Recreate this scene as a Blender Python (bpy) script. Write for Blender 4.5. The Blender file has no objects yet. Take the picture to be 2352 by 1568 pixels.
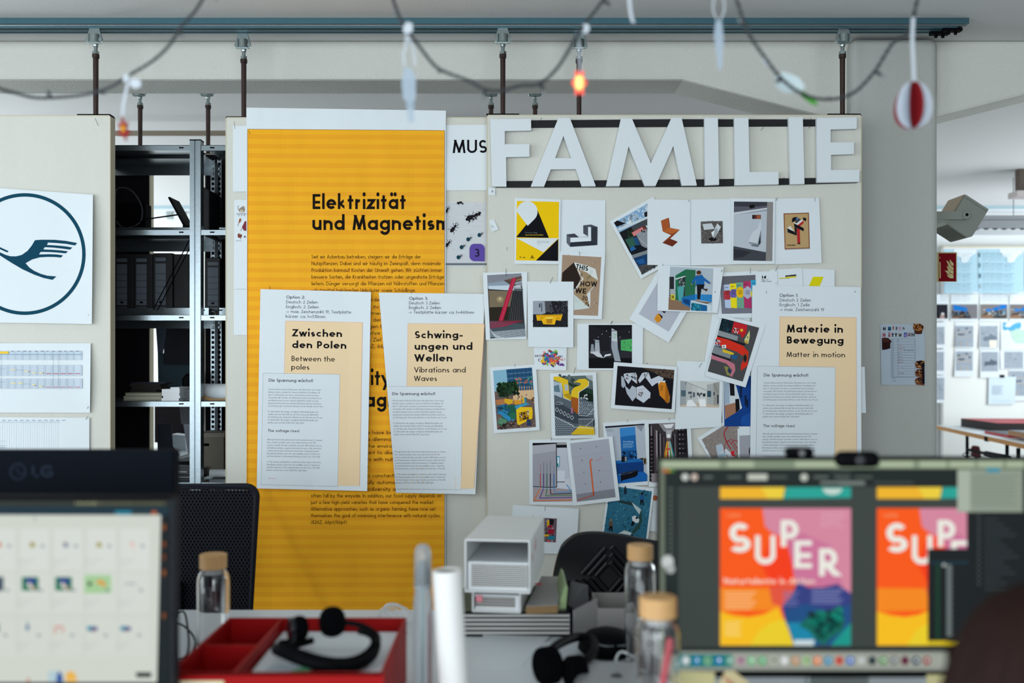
import bpy, math, random
from math import sin, cos, pi, radians as R
from mathutils import Vector, Matrix, noise
random.seed(7)
S = bpy.context.scene
COL = S.collection

# ------------------------------------------------------------------ camera
CH = 1.35          # camera height
HZ = 835.0         # horizon row in the 2352x1568 frame
FPX = 35.0 / 36.0 * 2352.0
cam_d = bpy.data.cameras.new('camera'); cam = bpy.data.objects.new('camera', cam_d); COL.objects.link(cam)
cam.location = (0, 0, CH); cam.rotation_euler = (R(90), 0, 0)
cam_d.lens = 35; cam_d.sensor_width = 36; cam_d.shift_y = (HZ - 784) / 2352.0
cam_d.clip_start = 0.05; cam_d.clip_end = 60
cam_d.dof.use_dof = True; cam_d.dof.focus_distance = 3.55; cam_d.dof.aperture_fstop = 2.0
S.camera = cam
# ------------------------------------------------------------------ world, light, exposure
W = bpy.data.worlds.new('daylight'); S.world = W; W.use_nodes = True
bg = W.node_tree.nodes['Background']; bg.inputs[0].default_value = (0.80, 0.90, 1.0, 1); bg.inputs[1].default_value = 1.0
def area_light(name, loc, target, sx, sy, power, col=(0.86, 0.95, 1.0)):
    l = bpy.data.lights.new(name, 'AREA'); l.shape = 'RECTANGLE'; l.size = sx; l.size_y = sy; l.energy = power; l.color = col
    o = bpy.data.objects.new(name, l); COL.objects.link(o); o.location = loc
    o.rotation_euler = (Vector(target) - Vector(loc)).to_track_quat('-Z', 'Y').to_euler()
    return o
# daylight entering by the windows: behind the camera to the left, along the left wall, and in the rear bay
area_light('window_light_behind', (-1.0, -2.85, 1.50), (-1.0, 2, 1.35), 6.0, 1.95, 212)
area_light('window_light_left', (-4.6, 0.2, 1.30), (0, 2.0, 1.1), 3.0, 2.1, 90)
area_light('window_light_rear_left', (-4.4, 6.1, 1.6), (0, 6.1, 2.7), 3.0, 1.6, 125)
area_light('window_light_rear_right', (4.9, 6.0, 1.6), (0, 6.4, 2.6), 2.6, 1.6, 85)
S.view_settings.view_transform = 'Standard'; S.view_settings.look = 'None'; S.view_settings.gamma = 1
S.view_settings.use_curve_mapping = False
S.view_settings.exposure = 0.0
S.cycles.use_denoising = True
S.cycles.max_bounces = 8; S.cycles.transparent_max_bounces = 12
S.cycles.sample_clamp_indirect = 8

# ------------------------------------------------------------------ basic helpers
def px(x, y, Y):                       # photo pixel at depth Y -> world point
    return ((x - 1176) / FPX * Y, Y, CH - (y - HZ) / FPX * Y)
def wx(x, Y): return (x - 1176) / FPX * Y
def wz(y, Y): return CH - (y - HZ) / FPX * Y
def lin(c):
    if isinstance(c, str):
        c = c.lstrip('#'); c = c if len(c) == 6 else ''.join(k * 2 for k in c); c = tuple(int(c[i:i + 2], 16) / 255 for i in (0, 2, 4))
    return tuple((v / 12.92 if v <= 0.04045 else ((v + 0.055) / 1.055) ** 2.4) for v in c)
_m = {}
def mat(name, col, rough=0.6, metal=0.0, spec=0.5, bump=0.0, bscale=60.0, var=0.0, vscale=8.0, emit=0.0, trans=0.0, ior=1.45, alpha=1.0, stretch=(1, 1, 1)):
    if name in _m: return _m[name]
    m = bpy.data.materials.new(name); m.use_nodes = True; nt = m.node_tree; b = nt.nodes['Principled BSDF']
    c = lin(col) + (1,)
    b.inputs['Base Color'].default_value = c; b.inputs['Roughness'].default_value = rough; b.inputs['Metallic'].default_value = metal
    b.inputs['Specular IOR Level'].default_value = spec; b.inputs['IOR'].default_value = ior
    b.inputs['Transmission Weight'].default_value = trans; b.inputs['Alpha'].default_value = alpha
    if emit: b.inputs['Emission Color'].default_value = c; b.inputs['Emission Strength'].default_value = emit
    if bump or var:
        tc = nt.nodes.new('ShaderNodeTexCoord'); mp = nt.nodes.new('ShaderNodeMapping'); mp.inputs['Scale'].default_value = stretch
        nt.links.new(tc.outputs['Object'], mp.inputs['Vector'])
    if bump:
        n = nt.nodes.new('ShaderNodeTexNoise'); n.inputs['Scale'].default_value = bscale; n.inputs['Detail'].default_value = 3
        bp = nt.nodes.new('ShaderNodeBump'); bp.inputs['Strength'].default_value = bump; bp.inputs['Distance'].default_value = 0.002
        nt.links.new(mp.outputs[0], n.inputs['Vector']); nt.links.new(n.outputs['Fac'], bp.inputs['Height']); nt.links.new(bp.outputs[0], b.inputs['Normal'])
    if var:
        n = nt.nodes.new('ShaderNodeTexNoise'); n.inputs['Scale'].default_value = vscale; n.inputs['Detail'].default_value = 4
        mx = nt.nodes.new('ShaderNodeMix'); mx.data_type = 'RGBA'
        mx.inputs[6].default_value = tuple(v * (1 - var) for v in c[:3]) + (1,); mx.inputs[7].default_value = tuple(min(1, v * (1 + var)) for v in c[:3]) + (1,)
        nt.links.new(mp.outputs[0], n.inputs['Vector']); nt.links.new(n.outputs['Fac'], mx.inputs[0]); nt.links.new(mx.outputs[2], b.inputs['Base Color'])
    _m[name] = m; return m
def print_mat(name, rough=0.55, emit=0.0, spec=0.06):
    m = bpy.data.materials.new(name); m.use_nodes = True; nt = m.node_tree; b = nt.nodes['Principled BSDF']
    a = nt.nodes.new('ShaderNodeAttribute'); a.attribute_name = 'ink'
    b.inputs['Roughness'].default_value = rough; b.inputs['Specular IOR Level'].default_value = spec
    if emit:
        b.inputs['Base Color'].default_value = (0.01, 0.01, 0.01, 1)
        nt.links.new(a.outputs['Color'], b.inputs['Emission Color']); b.inputs['Emission Strength'].default_value = emit
    else: nt.links.new(a.outputs['Color'], b.inputs['Base Color'])
    return m
M_PRINT = print_mat('printing_ink'); M_SCREEN = print_mat('lit_screen', 0.6, emit=.93, spec=.015)

def tag(o, label=None, cat=None, group=None, kind=None):
    if label: o['label'] = label
    if cat: o['category'] = cat
    if group: o['group'] = group
    if kind: o['kind'] = kind
    return o
def mesh_obj(name, verts, faces, m=None, parent=None, smooth=False, bevel=0.0, loc=None, rot=None, seg=2):
    me = bpy.data.meshes.new(name); me.from_pydata(verts, [], faces)
    if m is not None: me.materials.append(m)
    if smooth:
        me.polygons.foreach_set('use_smooth', [True] * len(me.polygons))
    me.update()
    o = bpy.data.objects.new(name, me); COL.objects.link(o)
    if parent is not None: o.parent = parent
    if loc: o.location = loc
    if rot: o.rotation_euler = rot
    if bevel:
        b = o.modifiers.new('Bevel', 'BEVEL'); b.width = bevel; b.segments = seg; b.limit_method = 'ANGLE'; b.angle_limit = R(40)
    return o
def thing(name, label, cat, loc=(0, 0, 0), rot=(0, 0, 0), group=None):
    o = bpy.data.objects.new(name, None); COL.objects.link(o); o.location = loc; o.rotation_euler = rot; o.empty_display_size = 0.05
    return tag(o, label, cat, group)
def copy_tree(o, parent=None):
    c = o.copy(); COL.objects.link(c)
    if parent is not None: c.parent = parent
    for ch in list(o.children): copy_tree(ch, c)
    return c

class MB:                              # collects solids into one mesh
    def __init__(s): s.v = []; s.f = []
    def add(s, v, f):
        n = len(s.v); s.v += [tuple(p) for p in v]; s.f += [tuple(i + n for i in q) for q in f]; return s
    def box(s, x0, x1, y0, y1, z0, z1, mtx=None):
        v = [(x, y, z) for z in (z0, z1) for y in (y0, y1) for x in (x0, x1)]
        if mtx: v = [mtx @ Vector(p) for p in v]
        return s.add(v, [(0, 2, 3, 1), (4, 5, 7, 6), (0, 1, 5, 4), (2, 6, 7, 3), (0, 4, 6, 2), (1, 3, 7, 5)])
    def cyl(s, a, b, r0, r1=None, n=14, caps=True):
        a = Vector(a); b = Vector(b); r1 = r0 if r1 is None else r1
        d = (b - a).normalized(); u = d.orthogonal().normalized(); w = d.cross(u)
        v = []
        for (c, r) in ((a, r0), (b, r1)):
            for i in range(n):
                t = 2 * pi * i / n; v.append(c + u * (r * cos(t)) + w * (r * sin(t)))
        f = [(i, (i + 1) % n, n + (i + 1) % n, n + i) for i in range(n)]
        if caps: f += [tuple(reversed(range(n))), tuple(range(n, 2 * n))]
        return s.add(v, f)
    def lathe(s, prof, c=(0, 0, 0), n=24, axis=None):
        v = []; f = []; k = len(prof)
        for (r, z) in prof:
            for i in range(n):
                t = 2 * pi * i / n; v.append(Vector((r * cos(t), r * sin(t), z)))
        for j in range(k - 1):
            for i in range(n): f.append((j * n + i, j * n + (i + 1) % n, (j + 1) * n + (i + 1) % n, (j + 1) * n + i))
        q = axis if axis is not None else Matrix.Identity(3)
        return s.add([q @ p + Vector(c) for p in v], f)
    def prism(s, poly, y0, y1, mtx=None):          # polygon in x,z extruded along y
        n = len(poly); v = [(x, y0, z) for x, z in poly] + [(x, y1, z) for x, z in poly]
        if mtx: v = [mtx @ Vector(p) for p in v]
        f = [tuple(range(n)), tuple(reversed(range(n, 2 * n)))] + [(i, n + i, n + (i + 1) % n, (i + 1) % n) for i in range(n)]
        return s.add(v, f)
    def prismz(s, poly, z0, z1, mtx=None):
        n = len(poly); v = [(x, y, z0) for x, y in poly] + [(x, y, z1) for x, y in poly]
        if mtx: v = [mtx @ Vector(p) for p in v]
        f = [tuple(reversed(range(n))), tuple(range(n, 2 * n))] + [(i, (i + 1) % n, n + (i + 1) % n, n + i) for i in range(n)]
        return s.add(v, f)
    def tube(s, pts, r, n=8, closed=False):
        P = [Vector(p) for p in pts]; k = len(P); v = []; f = []; u = None
        rr = r if isinstance(r, (list, tuple)) else [r] * k
        for i, p in enumerate(P):
            d = (P[(i + 1) % k] - P[i - 1]) if closed else (P[min(i + 1, k - 1)] - P[max(i - 1, 0)])
            d = d.normalized() if d.length > 1e-9 else Vector((0, 0, 1))
            u = d.orthogonal().normalized() if u is None else (u - d * u.dot(d)).normalized()
            w = d.cross(u)
            for j in range(n):
                t = 2 * pi * j / n; v.append(p + u * (rr[i] * cos(t)) + w * (rr[i] * sin(t)))
        for i in range(k if closed else k - 1):
            a = i * n; b = ((i + 1) % k) * n
            for j in range(n): f.append((a + j, a + (j + 1) % n, b + (j + 1) % n, b + j))
        if not closed: f += [tuple(reversed(range(n))), tuple(range((k - 1) * n, k * n))]
        return s.add(v, f)
    def build(s, name, m, parent=None, **k): return mesh_obj(name, s.v, s.f, m, parent, **k)
def smooth_pts(pts, n=6):              # Catmull-Rom
    P = [Vector(p) for p in pts]; out = []
    for i in range(len(P) - 1):
        a = P[max(i - 1, 0)]; b = P[i]; c = P[i + 1]; d = P[min(i + 2, len(P) - 1)]
        for k in range(n):
            t = k / n; out.append(0.5 * ((2 * b) + (c - a) * t + (2 * a - 5 * b + 4 * c - d) * t * t + (3 * b - a - 3 * c + d) * t ** 3))
    out.append(P[-1]); return out

# ------------------------------------------------------------------ a geometric sans-serif made of strokes
XH = 0.67; CX = {}
def _g(ch, w, *st): CX[ch] = (w, st)
def A(cx, cy, rx, ry, a0, a1): return ('a', cx, cy, rx, ry, a0, a1)
def L(*p): return ('l',) + p
h = XH / 2
_g('a', .62, A(.31, h, .31, h, 0, 360), L(.62, 0, .62, XH)); _g('b', .62, A(.31, h, .31, h, 0, 360), L(0, 0, 0, 1.06))
_g('c', .5, A(.31, h, .31, h, 48, 312)); _g('d', .62, A(.31, h, .31, h, 0, 360), L(.62, 0, .62, 1.06))
_g('e', .62, A(.31, h, .31, h, 0, 318), L(.0, h, .62, h)); _g('f', .3, A(.25, .86, .14, .2, 60, 180), L(.11, .86, .11, 0), L(0, XH, .28, XH))
_g('g', .62, A(.31, h, .31, h, 0, 360), L(.62, XH, .62, -.06), A(.31, -.06, .31, .27, 200, 360)); _g('h', .54, L(0, 0, 0, 1.06), A(.27, .37, .27, .27, 0, 180), L(.54, .37, .54, 0))
_g('i', .0, L(0, 0, 0, XH), ('d', 0, .9)); _g('j', .0, L(0, -.32, 0, XH), ('d', 0, .9)); _g('k', .48, L(0, 0, 0, 1.06), L(0, .27, .4, XH), L(.1, .36, .46, 0))
_g('l', .0, L(0, 0, 0, 1.06)); _g('m', .9, L(0, 0, 0, XH), A(.225, .4, .225, .24, 0, 180), L(.45, .4, .45, 0), A(.675, .4, .225, .24, 0, 180), L(.9, .4, .9, 0))
_g('n', .54, L(0, 0, 0, XH), A(.27, .37, .27, .27, 0, 180), L(.54, .37, .54, 0)); _g('o', .64, A(.32, h, .32, h, 0, 360))
_g('p', .62, A(.31, h, .31, h, 0, 360), L(0, -.33, 0, XH)); _g('q', .62, A(.31, h, .31, h, 0, 360), L(.62, -.33, .62, XH))
_g('r', .3, L(0, 0, 0, XH), A(.25, .4, .25, .24, 75, 180)); _g('s', .38, A(.19, .47, .17, .17, 40, 270), A(.19, .16, .19, .16, -140, 90))
_g('t', .3, L(.13, 0, .13, .92), L(0, XH, .28, XH)); _g('u', .54, L(0, XH, 0, .27), A(.27, .27, .27, .27, 180, 360), L(.54, XH, .54, 0 if 0 else .0))
_g('v', .52, L(0, XH, .26, 0), L(.26, 0, .52, XH)); _g('w', .84, L(0, XH, .2, 0), L(.2, 0, .42, XH), L(.42, XH, .64, 0), L(.64, 0, .84, XH))
_g('x', .5, L(0, XH, .5, 0), L(0, 0, .5, XH)); _g('y', .54, L(0, XH, .27, 0), L(.54, XH, .14, -.33)); _g('z', .46, L(.02, XH, .44, XH), L(.44, XH, .02, 0), L(0, 0, .46, 0))
_g('A', .76, L(0, 0, .38, 1), L(.38, 1, .76, 0), L(.14, .3, .62, .3)); _g('B', .5, L(0, 0, 0, 1), A(.24, .77, .2, .23, -90, 90), A(.26, .27, .24, .27, -90, 90), L(0, 1, .24, 1), L(0, .54, .26, .54), L(0, 0, .26, 0))
_g('C', .74, A(.5, .5, .5, .5, 50, 310)); _g('D', .7, L(0, 0, 0, 1), A(.22, .5, .48, .5, -90, 90), L(0, 1, .22, 1), L(0, 0, .22, 0)); _g('E', .46, L(0, 0, 0, 1), L(0, 1, .46, 1), L(0, .52, .43, .52), L(0, 0, .46, 0))
_g('F', .44, L(0, 0, 0, 1), L(0, 1, .44, 1), L(0, .52, .42, .52)); _g('G', .86, A(.5, .5, .5, .5, 42, 360), L(.48, .5, 1.0, .5)); _g('H', .64, L(0, 0, 0, 1), L(.64, 0, .64, 1), L(0, .54, .64, .54))
_g('I', .0, L(0, 0, 0, 1)); _g('J', .3, L(.3, 1, .3, .2), A(.12, .2, .18, .2, 200, 360)); _g('K', .56, L(0, 0, 0, 1), L(0, .42, .52, 1), L(.12, .55, .56, 0)); _g('L', .42, L(0, 0, 0, 1), L(0, 0, .42, 0))
_g('M', .86, L(0, 0, .12, 1), L(.12, 1, .43, .05), L(.43, .05, .74, 1), L(.74, 1, .86, 0)); _g('N', .72, L(0, 0, 0, 1), L(0, 1, .72, 0), L(.72, 0, .72, 1)); _g('O', 1.0, A(.5, .5, .5, .5, 0, 360))
_g('P', .48, L(0, 0, 0, 1), A(.22, .73, .26, .27, -90, 90), L(0, 1, .22, 1), L(0, .46, .22, .46)); _g('Q', 1.0, A(.5, .5, .5, .5, 0, 360), L(.6, .3, 1, -.05)); _g('R', .5, L(0, 0, 0, 1), A(.22, .73, .26, .27, -90, 90), L(0, 1, .22, 1), L(0, .46, .22, .46), L(.18, .46, .5, 0))
_g('S', .52, A(.26, .75, .24, .25, 35, 270), A(.26, .26, .26, .24, -145, 90)); _g('T', .52, L(.26, 0, .26, 1), L(0, 1, .52, 1)); _g('U', .64, L(0, 1, 0, .32), A(.32, .32, .32, .32, 180, 360), L(.64, .32, .64, 1))
_g('V', .7, L(0, 1, .35, 0), L(.35, 0, .7, 1)); _g('W', 1.1, L(0, 1, .27, 0), L(.27, 0, .55, 1), L(.55, 1, .83, 0), L(.83, 0, 1.1, 1)); _g('X', .64, L(0, 0, .64, 1), L(0, 1, .64, 0)); _g('Y', .6, L(0, 1, .3, .5), L(.6, 1, .3, .5), L(.3, .5, .3, 0)); _g('Z', .58, L(.02, 1, .56, 1), L(.56, 1, .02, 0), L(0, 0, .58, 0))
_g('0', .54, A(.27, .5, .27, .5, 0, 360)); _g('1', .2, L(.2, 0, .2, 1), L(0, .9, .2, 1)); _g('2', .5, A(.25, .72, .24, .28, -25, 165), L(.46, .6, .02, 0), L(0, 0, .5, 0)); _g('3', .46, A(.21, .76, .21, .24, -90, 140), A(.22, .26, .24, .26, -140, 90))
_g('4', .54, L(.4, 0, .4, 1), L(.4, 1, 0, .25), L(0, .25, .54, .25)); _g('5', .48, L(.44, 1, .14, 1), L(.14, 1, .06, .52), A(.2, .3, .28, .3, -130, 120)); _g('6', .54, A(.27, .28, .27, .28, 0, 360), L(.04, .38, .36, 1)); _g('7', .5, L(0, 1, .5, 1), L(.5, 1, .14, 0))
_g('8', .5, A(.25, .77, .2, .23, 0, 360), A(.25, .27, .25, .27, 0, 360)); _g('9', .54, A(.27, .72, .27, .28, 0, 360), L(.5, .62, .18, 0))
_g('.', .0, ('d', 0, .05)); _g(',', .06, L(.05, .1, 0, -.16)); _g(':', .0, ('d', 0, .05), ('d', 0, .55)); _g('!', .0, L(0, .32, 0, 1), ('d', 0, .05)); _g('-', .24, L(0, .34, .24, .34)); _g('>', .4, L(0, .64, .4, .36), L(.4, .36, 0, .08)); _g('=', .44, L(0, .28, .44, .28), L(0, .5, .44, .5))
_g('(', .18, A(.3, .42, .3, .68, 120, 240)); _g(')', .18, A(-.12, .42, .3, .68, -60, 60)); _g('/', .36, L(0, -.15, .36, 1.05)); _g('|', 0, L(0, -.2, 0, 1.1))
for a_, b_ in (('ä', 'a'), ('ö', 'o'), ('ü', 'u')):
    w_, st_ = CX[b_]; CX[a_] = (w_, st_ + (('d', .16, .9), ('d', w_ - .16, .9)))

class P:                               # flat printing on a surface; points are given in crop coordinates
    def __init__(s, Y, off=None, x0=0, y0=0, k=1.0, base=0.0006, wmap=None):
        s.Y = Y; s.off = off or (lambda x, y: 0.0); s.x0 = x0; s.y0 = y0; s.k = k
        s.v = []; s.f = []; s.c = []; s.n = 0; s.base = base; s.clip = None; s.wmap = wmap; s.tr = None; s.sub = 0
    def pt(s, x, y, e=0.0):
        if s.tr: x, y = s.tr(x, y)
        X = s.x0 + x / s.k; Z = s.y0 + y / s.k
        if s.clip: X = min(max(X, s.clip[0]), s.clip[1]); Z = min(max(Z, s.clip[2]), s.clip[3])
        if s.wmap: return s.wmap(X, Z, s.base + s.n * 0.00004 + e)
        Y = s.Y - s.off(X, Z) - s.base - s.n * 0.00004 - e
        return px(X, Z, Y)
    def poly(s, pts, col, new=True):
        if new: s.n += 1
        n = len(s.v); s.v += [s.pt(x, y) for x, y in pts]; s.f.append(tuple(range(n, n + len(pts)))); s.c.append(lin(col)); return s
    def quad(s, a, b, c, d, col, nx=1, ny=1):      # TL TR BR BL, subdivided
        s.n += 1; n = len(s.v)
        for j in range(ny + 1):
            for i in range(nx + 1):
                u = i / nx; w = j / ny
                s.v.append(s.pt(*[(a[t] * (1 - u) + b[t] * u) * (1 - w) + (d[t] * (1 - u) + c[t] * u) * w for t in (0, 1)]))
        for j in range(ny):
            for i in range(nx):
                q = n + j * (nx + 1) + i; s.f.append((q, q + 1, q + nx + 2, q + nx + 1)); s.c.append(lin(col))
        return s
    def rect(s, x0, y0, x1, y1, col, nx=1, ny=1): return s.quad((x0, y0), (x1, y0), (x1, y1), (x0, y1), col, nx, ny)
    def ell(s, cx, cy, rx, ry, col, n=20, a0=0, a1=360):
        return s.poly([(cx + rx * cos(R(a0 + (a1 - a0) * i / n)), cy + ry * sin(R(a0 + (a1 - a0) * i / n))) for i in range(n + (a1 - a0 < 360))], col)
    def ring(s, cx, cy, r0, r1, col, n=72, a0=0, a1=360):
        s.n += 1
        for i in range(n):
            t0 = R(a0 + (a1 - a0) * i / n); t1 = R(a0 + (a1 - a0) * (i + 1) / n)
            s.poly([(cx + r0 * cos(t0), cy + r0 * sin(t0)), (cx + r1 * cos(t0), cy + r1 * sin(t0)), (cx + r1 * cos(t1), cy + r1 * sin(t1)), (cx + r0 * cos(t1), cy + r0 * sin(t1))], col, False)
        return s
    def line(s, pts, w, col, new=True):
        if new: s.n += 1
        if s.sub:
            q = [pts[0]]
            for (x0, y0), (x1, y1) in zip(pts, pts[1:]):
                m = max(1, int(math.hypot(x1 - x0, y1 - y0) / s.k / s.sub)); q += [(x0 + (x1 - x0) * i / m, y0 + (y1 - y0) * i / m) for i in range(1, m + 1)]
            pts = q
        for (x0, y0), (x1, y1) in zip(pts, pts[1:]):
            d = math.hypot(x1 - x0, y1 - y0) or 1; nx_, ny_ = -(y1 - y0) / d * w / 2, (x1 - x0) / d * w / 2
            s.poly([(x0 + nx_, y0 + ny_), (x1 + nx_, y1 + ny_), (x1 - nx_, y1 - ny_), (x0 - nx_, y0 - ny_)], col, False)
        return s
    def frame(s, x0, y0, x1, y1, w, col):
        return s.line([(x0, y0), (x1, y0)], w, col).line([(x1, y0), (x1, y1)], w, col, False).line([(x1, y1), (x0, y1)], w, col, False).line([(x0, y1), (x0, y0)], w, col, False)
    def specks(s, quad, n, cols, sz, seed=1, asp=1.0):   # scattered marks inside a quad
        r = random.Random(seed); s.n += 1
        for _ in range(n):
            u, w = r.random(), r.random(); a, b, c, d = quad
            x, y = [(a[t] * (1 - u) + b[t] * u) * (1 - w) + (d[t] * (1 - u) + c[t] * u) * w for t in (0, 1)]
            q = sz * (0.5 + r.random()); c_ = r.choice(cols); g = r.random() * .4
            s.poly([(x - q * asp, y - q * g), (x - q * .2, y - q), (x + q * asp, y - q * .3), (x + q * asp * .5, y + q)], c_, False)
        return s
    def text(s, t, x, y, cap, w=None, th=0.1, col='#0b0b10', track=None, seg=10, rot=0.0, wide=1.0, shear=0.0):
        """baseline start x,y (crop units); cap height; optional total width; th = stroke / cap height"""
        s.n += 1; track = 0.10 + th * 0.3 if track is None else track; wide = wide * (1.1 if th > .15 else 1.0); adv = 0; place = []
        for ch in t:
            if ch == ' ': adv += 0.48 + th * .3; continue
            g = CX.get(ch) or CX.get(ch.lower()) or CX['o']; gw = g[0] * wide + th * (0.9 if g[0] else 1.0)
            place.append((adv, gw, g, ch)); adv += gw + track
        total = max(adv - track, 0.1); kx = (w / (total * cap)) if w else 1.0; cr, sr = cos(R(rot)), sin(R(rot)); T = th
        def mapy(v): # inset so that strokes stay in the nominal box
            if v <= 0: return v + T / 2
            if v <= XH: return T / 2 + v * (XH - T) / XH
            return (XH - T / 2) + (v - XH) * (1 - XH) / (1 - XH)
        def W_(a, q):
            X = (a + q[0] + shear * q[1]) * cap * kx; Z = -q[1] * cap
            return (x + X * cr - Z * sr, y + X * sr + Z * cr)
        for (a, gw, g, gkey) in place:
            sc = (gw - T) / g[0] if g[0] > 1e-6 else 1.0
            for st in g[1]:
                if st[0] == 'd':
                    cx_, cy_ = (T / 2 + st[1] * sc, (T * .5 if st[1 + 1] < .1 else (mapy(st[2]) if st[2] < .7 else .97 + T * .05)))
                    r_ = T * .58 + .015
                    s.poly([W_(a, (cx_ + r_ * cos(2 * pi * i / 8), cy_ + r_ * sin(2 * pi * i / 8))) for i in range(8)], col, False)
                elif st[0] == 'l':
                    p = (T / 2 + st[1] * sc, mapy(st[2])); q = (T / 2 + st[3] * sc, mapy(st[4]))
                    if st[2] > XH + .01: p = (p[0], st[2] - T / 2)
                    if st[4] > XH + .01: q = (q[0], st[4] - T / 2)
                    dx, dy = q[0] - p[0], q[1] - p[1]; d = math.hypot(dx, dy) or 1e-6
                    if abs(dy) > abs(dx) * .7:
                        e = T / 2 if dy > 0 else -T / 2; hx = T / 2 * d / abs(dy); m = dx / dy * e
                        Q = [(p[0] - hx - m, p[1] - e), (p[0] + hx - m, p[1] - e), (q[0] + hx + m, q[1] + e), (q[0] - hx + m, q[1] + e)]
                    else:
                        bf = 1.0 if T < .15 else (.6 if (gkey == 'e') else .78)
                        e = T / 2 if dx > 0 else -T / 2; hy = T * bf / 2 * d / abs(dx); m = dy / dx * e
                        if abs(dy) < 1e-4 and st[2] in (XH, 1): p = (p[0], p[1] + T / 2 * (1 - bf)); q = (q[0], q[1] + T / 2 * (1 - bf))
                        if abs(dy) < 1e-4 and st[2] == 0: p = (p[0], p[1] - T / 2 * (1 - bf)); q = (q[0], q[1] - T / 2 * (1 - bf))
                        e2 = e if abs(dy) < 1e-4 else 0; m = m if e2 else 0
                        Q = [(p[0] - e2, p[1] - hy - m), (q[0] + e2, q[1] - hy + m), (q[0] + e2, q[1] + hy + m), (p[0] - e2, p[1] + hy - m)]
                    s.poly([W_(a, c) for c in Q], col, False)
                else:
                    _, cx_, cy_, rx, ry, a0, a1 = st
                    top, bot = cy_ + ry, cy_ - ry
                    mt = (top - T / 2) if top > XH + .01 else mapy(top); mb = mapy(bot)
                    if bot > .3: mb = mapy(.5) + (bot - .5) * .9
                    cy_, ry = (mt + mb) / 2, (mt - mb) / 2; cx_, rx = T / 2 + cx_ * sc, rx * sc
                    av = T * (.5 if T < .15 else .42); ry += T / 2 - av
                    n = max(3, int(seg * abs(a1 - a0) / 360 + .5)); pr = None
                    for i in range(n + 1):
                        t_ = R(a0 + (a1 - a0) * i / n)
                        o_ = (cx_ + (rx + T / 2) * cos(t_), cy_ + (ry + av) * sin(t_)); i_ = (cx_ + max(rx - T / 2, 0) * cos(t_), cy_ + max(ry - av, 0) * sin(t_))
                        if pr: s.poly([W_(a, pr[0]), W_(a, o_), W_(a, i_), W_(a, pr[1])], col, False)
                        pr = (o_, i_)
        return s
    def build(s, name, parent=None, m=None):
        me = bpy.data.meshes.new(name); me.from_pydata(s.v, [], s.f)
        at = me.attributes.new('ink', 'FLOAT_COLOR', 'FACE')
        buf = []
        for c in s.c: buf += [c[0], c[1], c[2], 1.0]
        at.data.foreach_set('color', buf); me.materials.append(m or M_PRINT); me.update()
        o = bpy.data.objects.new(name, me); COL.objects.link(o)
        if parent is not None: o.parent = parent
        return o

# ================================================================== materials
m_wall = mat('painted_wall', '#dcdcd6', 0.85, bump=0.35, bscale=180, spec=0.2)
m_ceil = mat('painted_ceiling', '#dcdcdb', 0.9, bump=0.25, bscale=120, spec=0.2)
m_plast = mat('rough_plaster', '#d3d3cc', 0.9, bump=0.9, bscale=150, spec=0.2)
m_farwall = mat('white_far_wall', '#e6e8e8', 0.8, spec=0.2)
m_floor = mat('grey_floor', '#8e8d89', 0.45, var=0.12, vscale=5)
m_board = mat('cream_fabric_board', '#d2d1c8', 0.9, bump=0.5, bscale=420, var=0.035, vscale=6, spec=0.15, stretch=(1, 1, .25))
m_edge = mat('cream_board_edge', '#c6bea6', 0.7)
m_galv = mat('galvanised_steel', '#848e93', 0.24, metal=0.85, var=0.12, vscale=90, bump=0.1, bscale=300)
m_galvd = mat('galvanised_rail', '#4f7480', 0.36, metal=0.7, var=0.06, vscale=40)
m_zinc = mat('zinc_fitting', '#9aa5a5', 0.3, metal=0.9)
m_pipe = mat('rusty_steel_pipe', '#3a2c28', 0.5, metal=0.55, var=0.45, vscale=70, bump=0.3, bscale=200, stretch=(1, 1, .3))
m_black = mat('black_plastic', '#06070a', 0.55, spec=.06)
m_blackm = mat('matte_black', '#06060a', 0.75, spec=0.05)
m_shadedark = mat('shade_dark_panel', '#17151a', 0.95, spec=0.1)  # shade of unlit board faces put into the colour
m_white = mat('white_plastic', '#dfe3e6', 0.5)
m_paper = mat('white_paper', '#dce3e7', 0.75, spec=0.2, var=0.012, vscale=5)
m_foam = mat('white_foam_board', '#dbe1e5', 0.8, spec=0.2)
m_pin = mat('steel_pin', '#5a5a5c', 0.3, metal=1.0)

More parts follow.
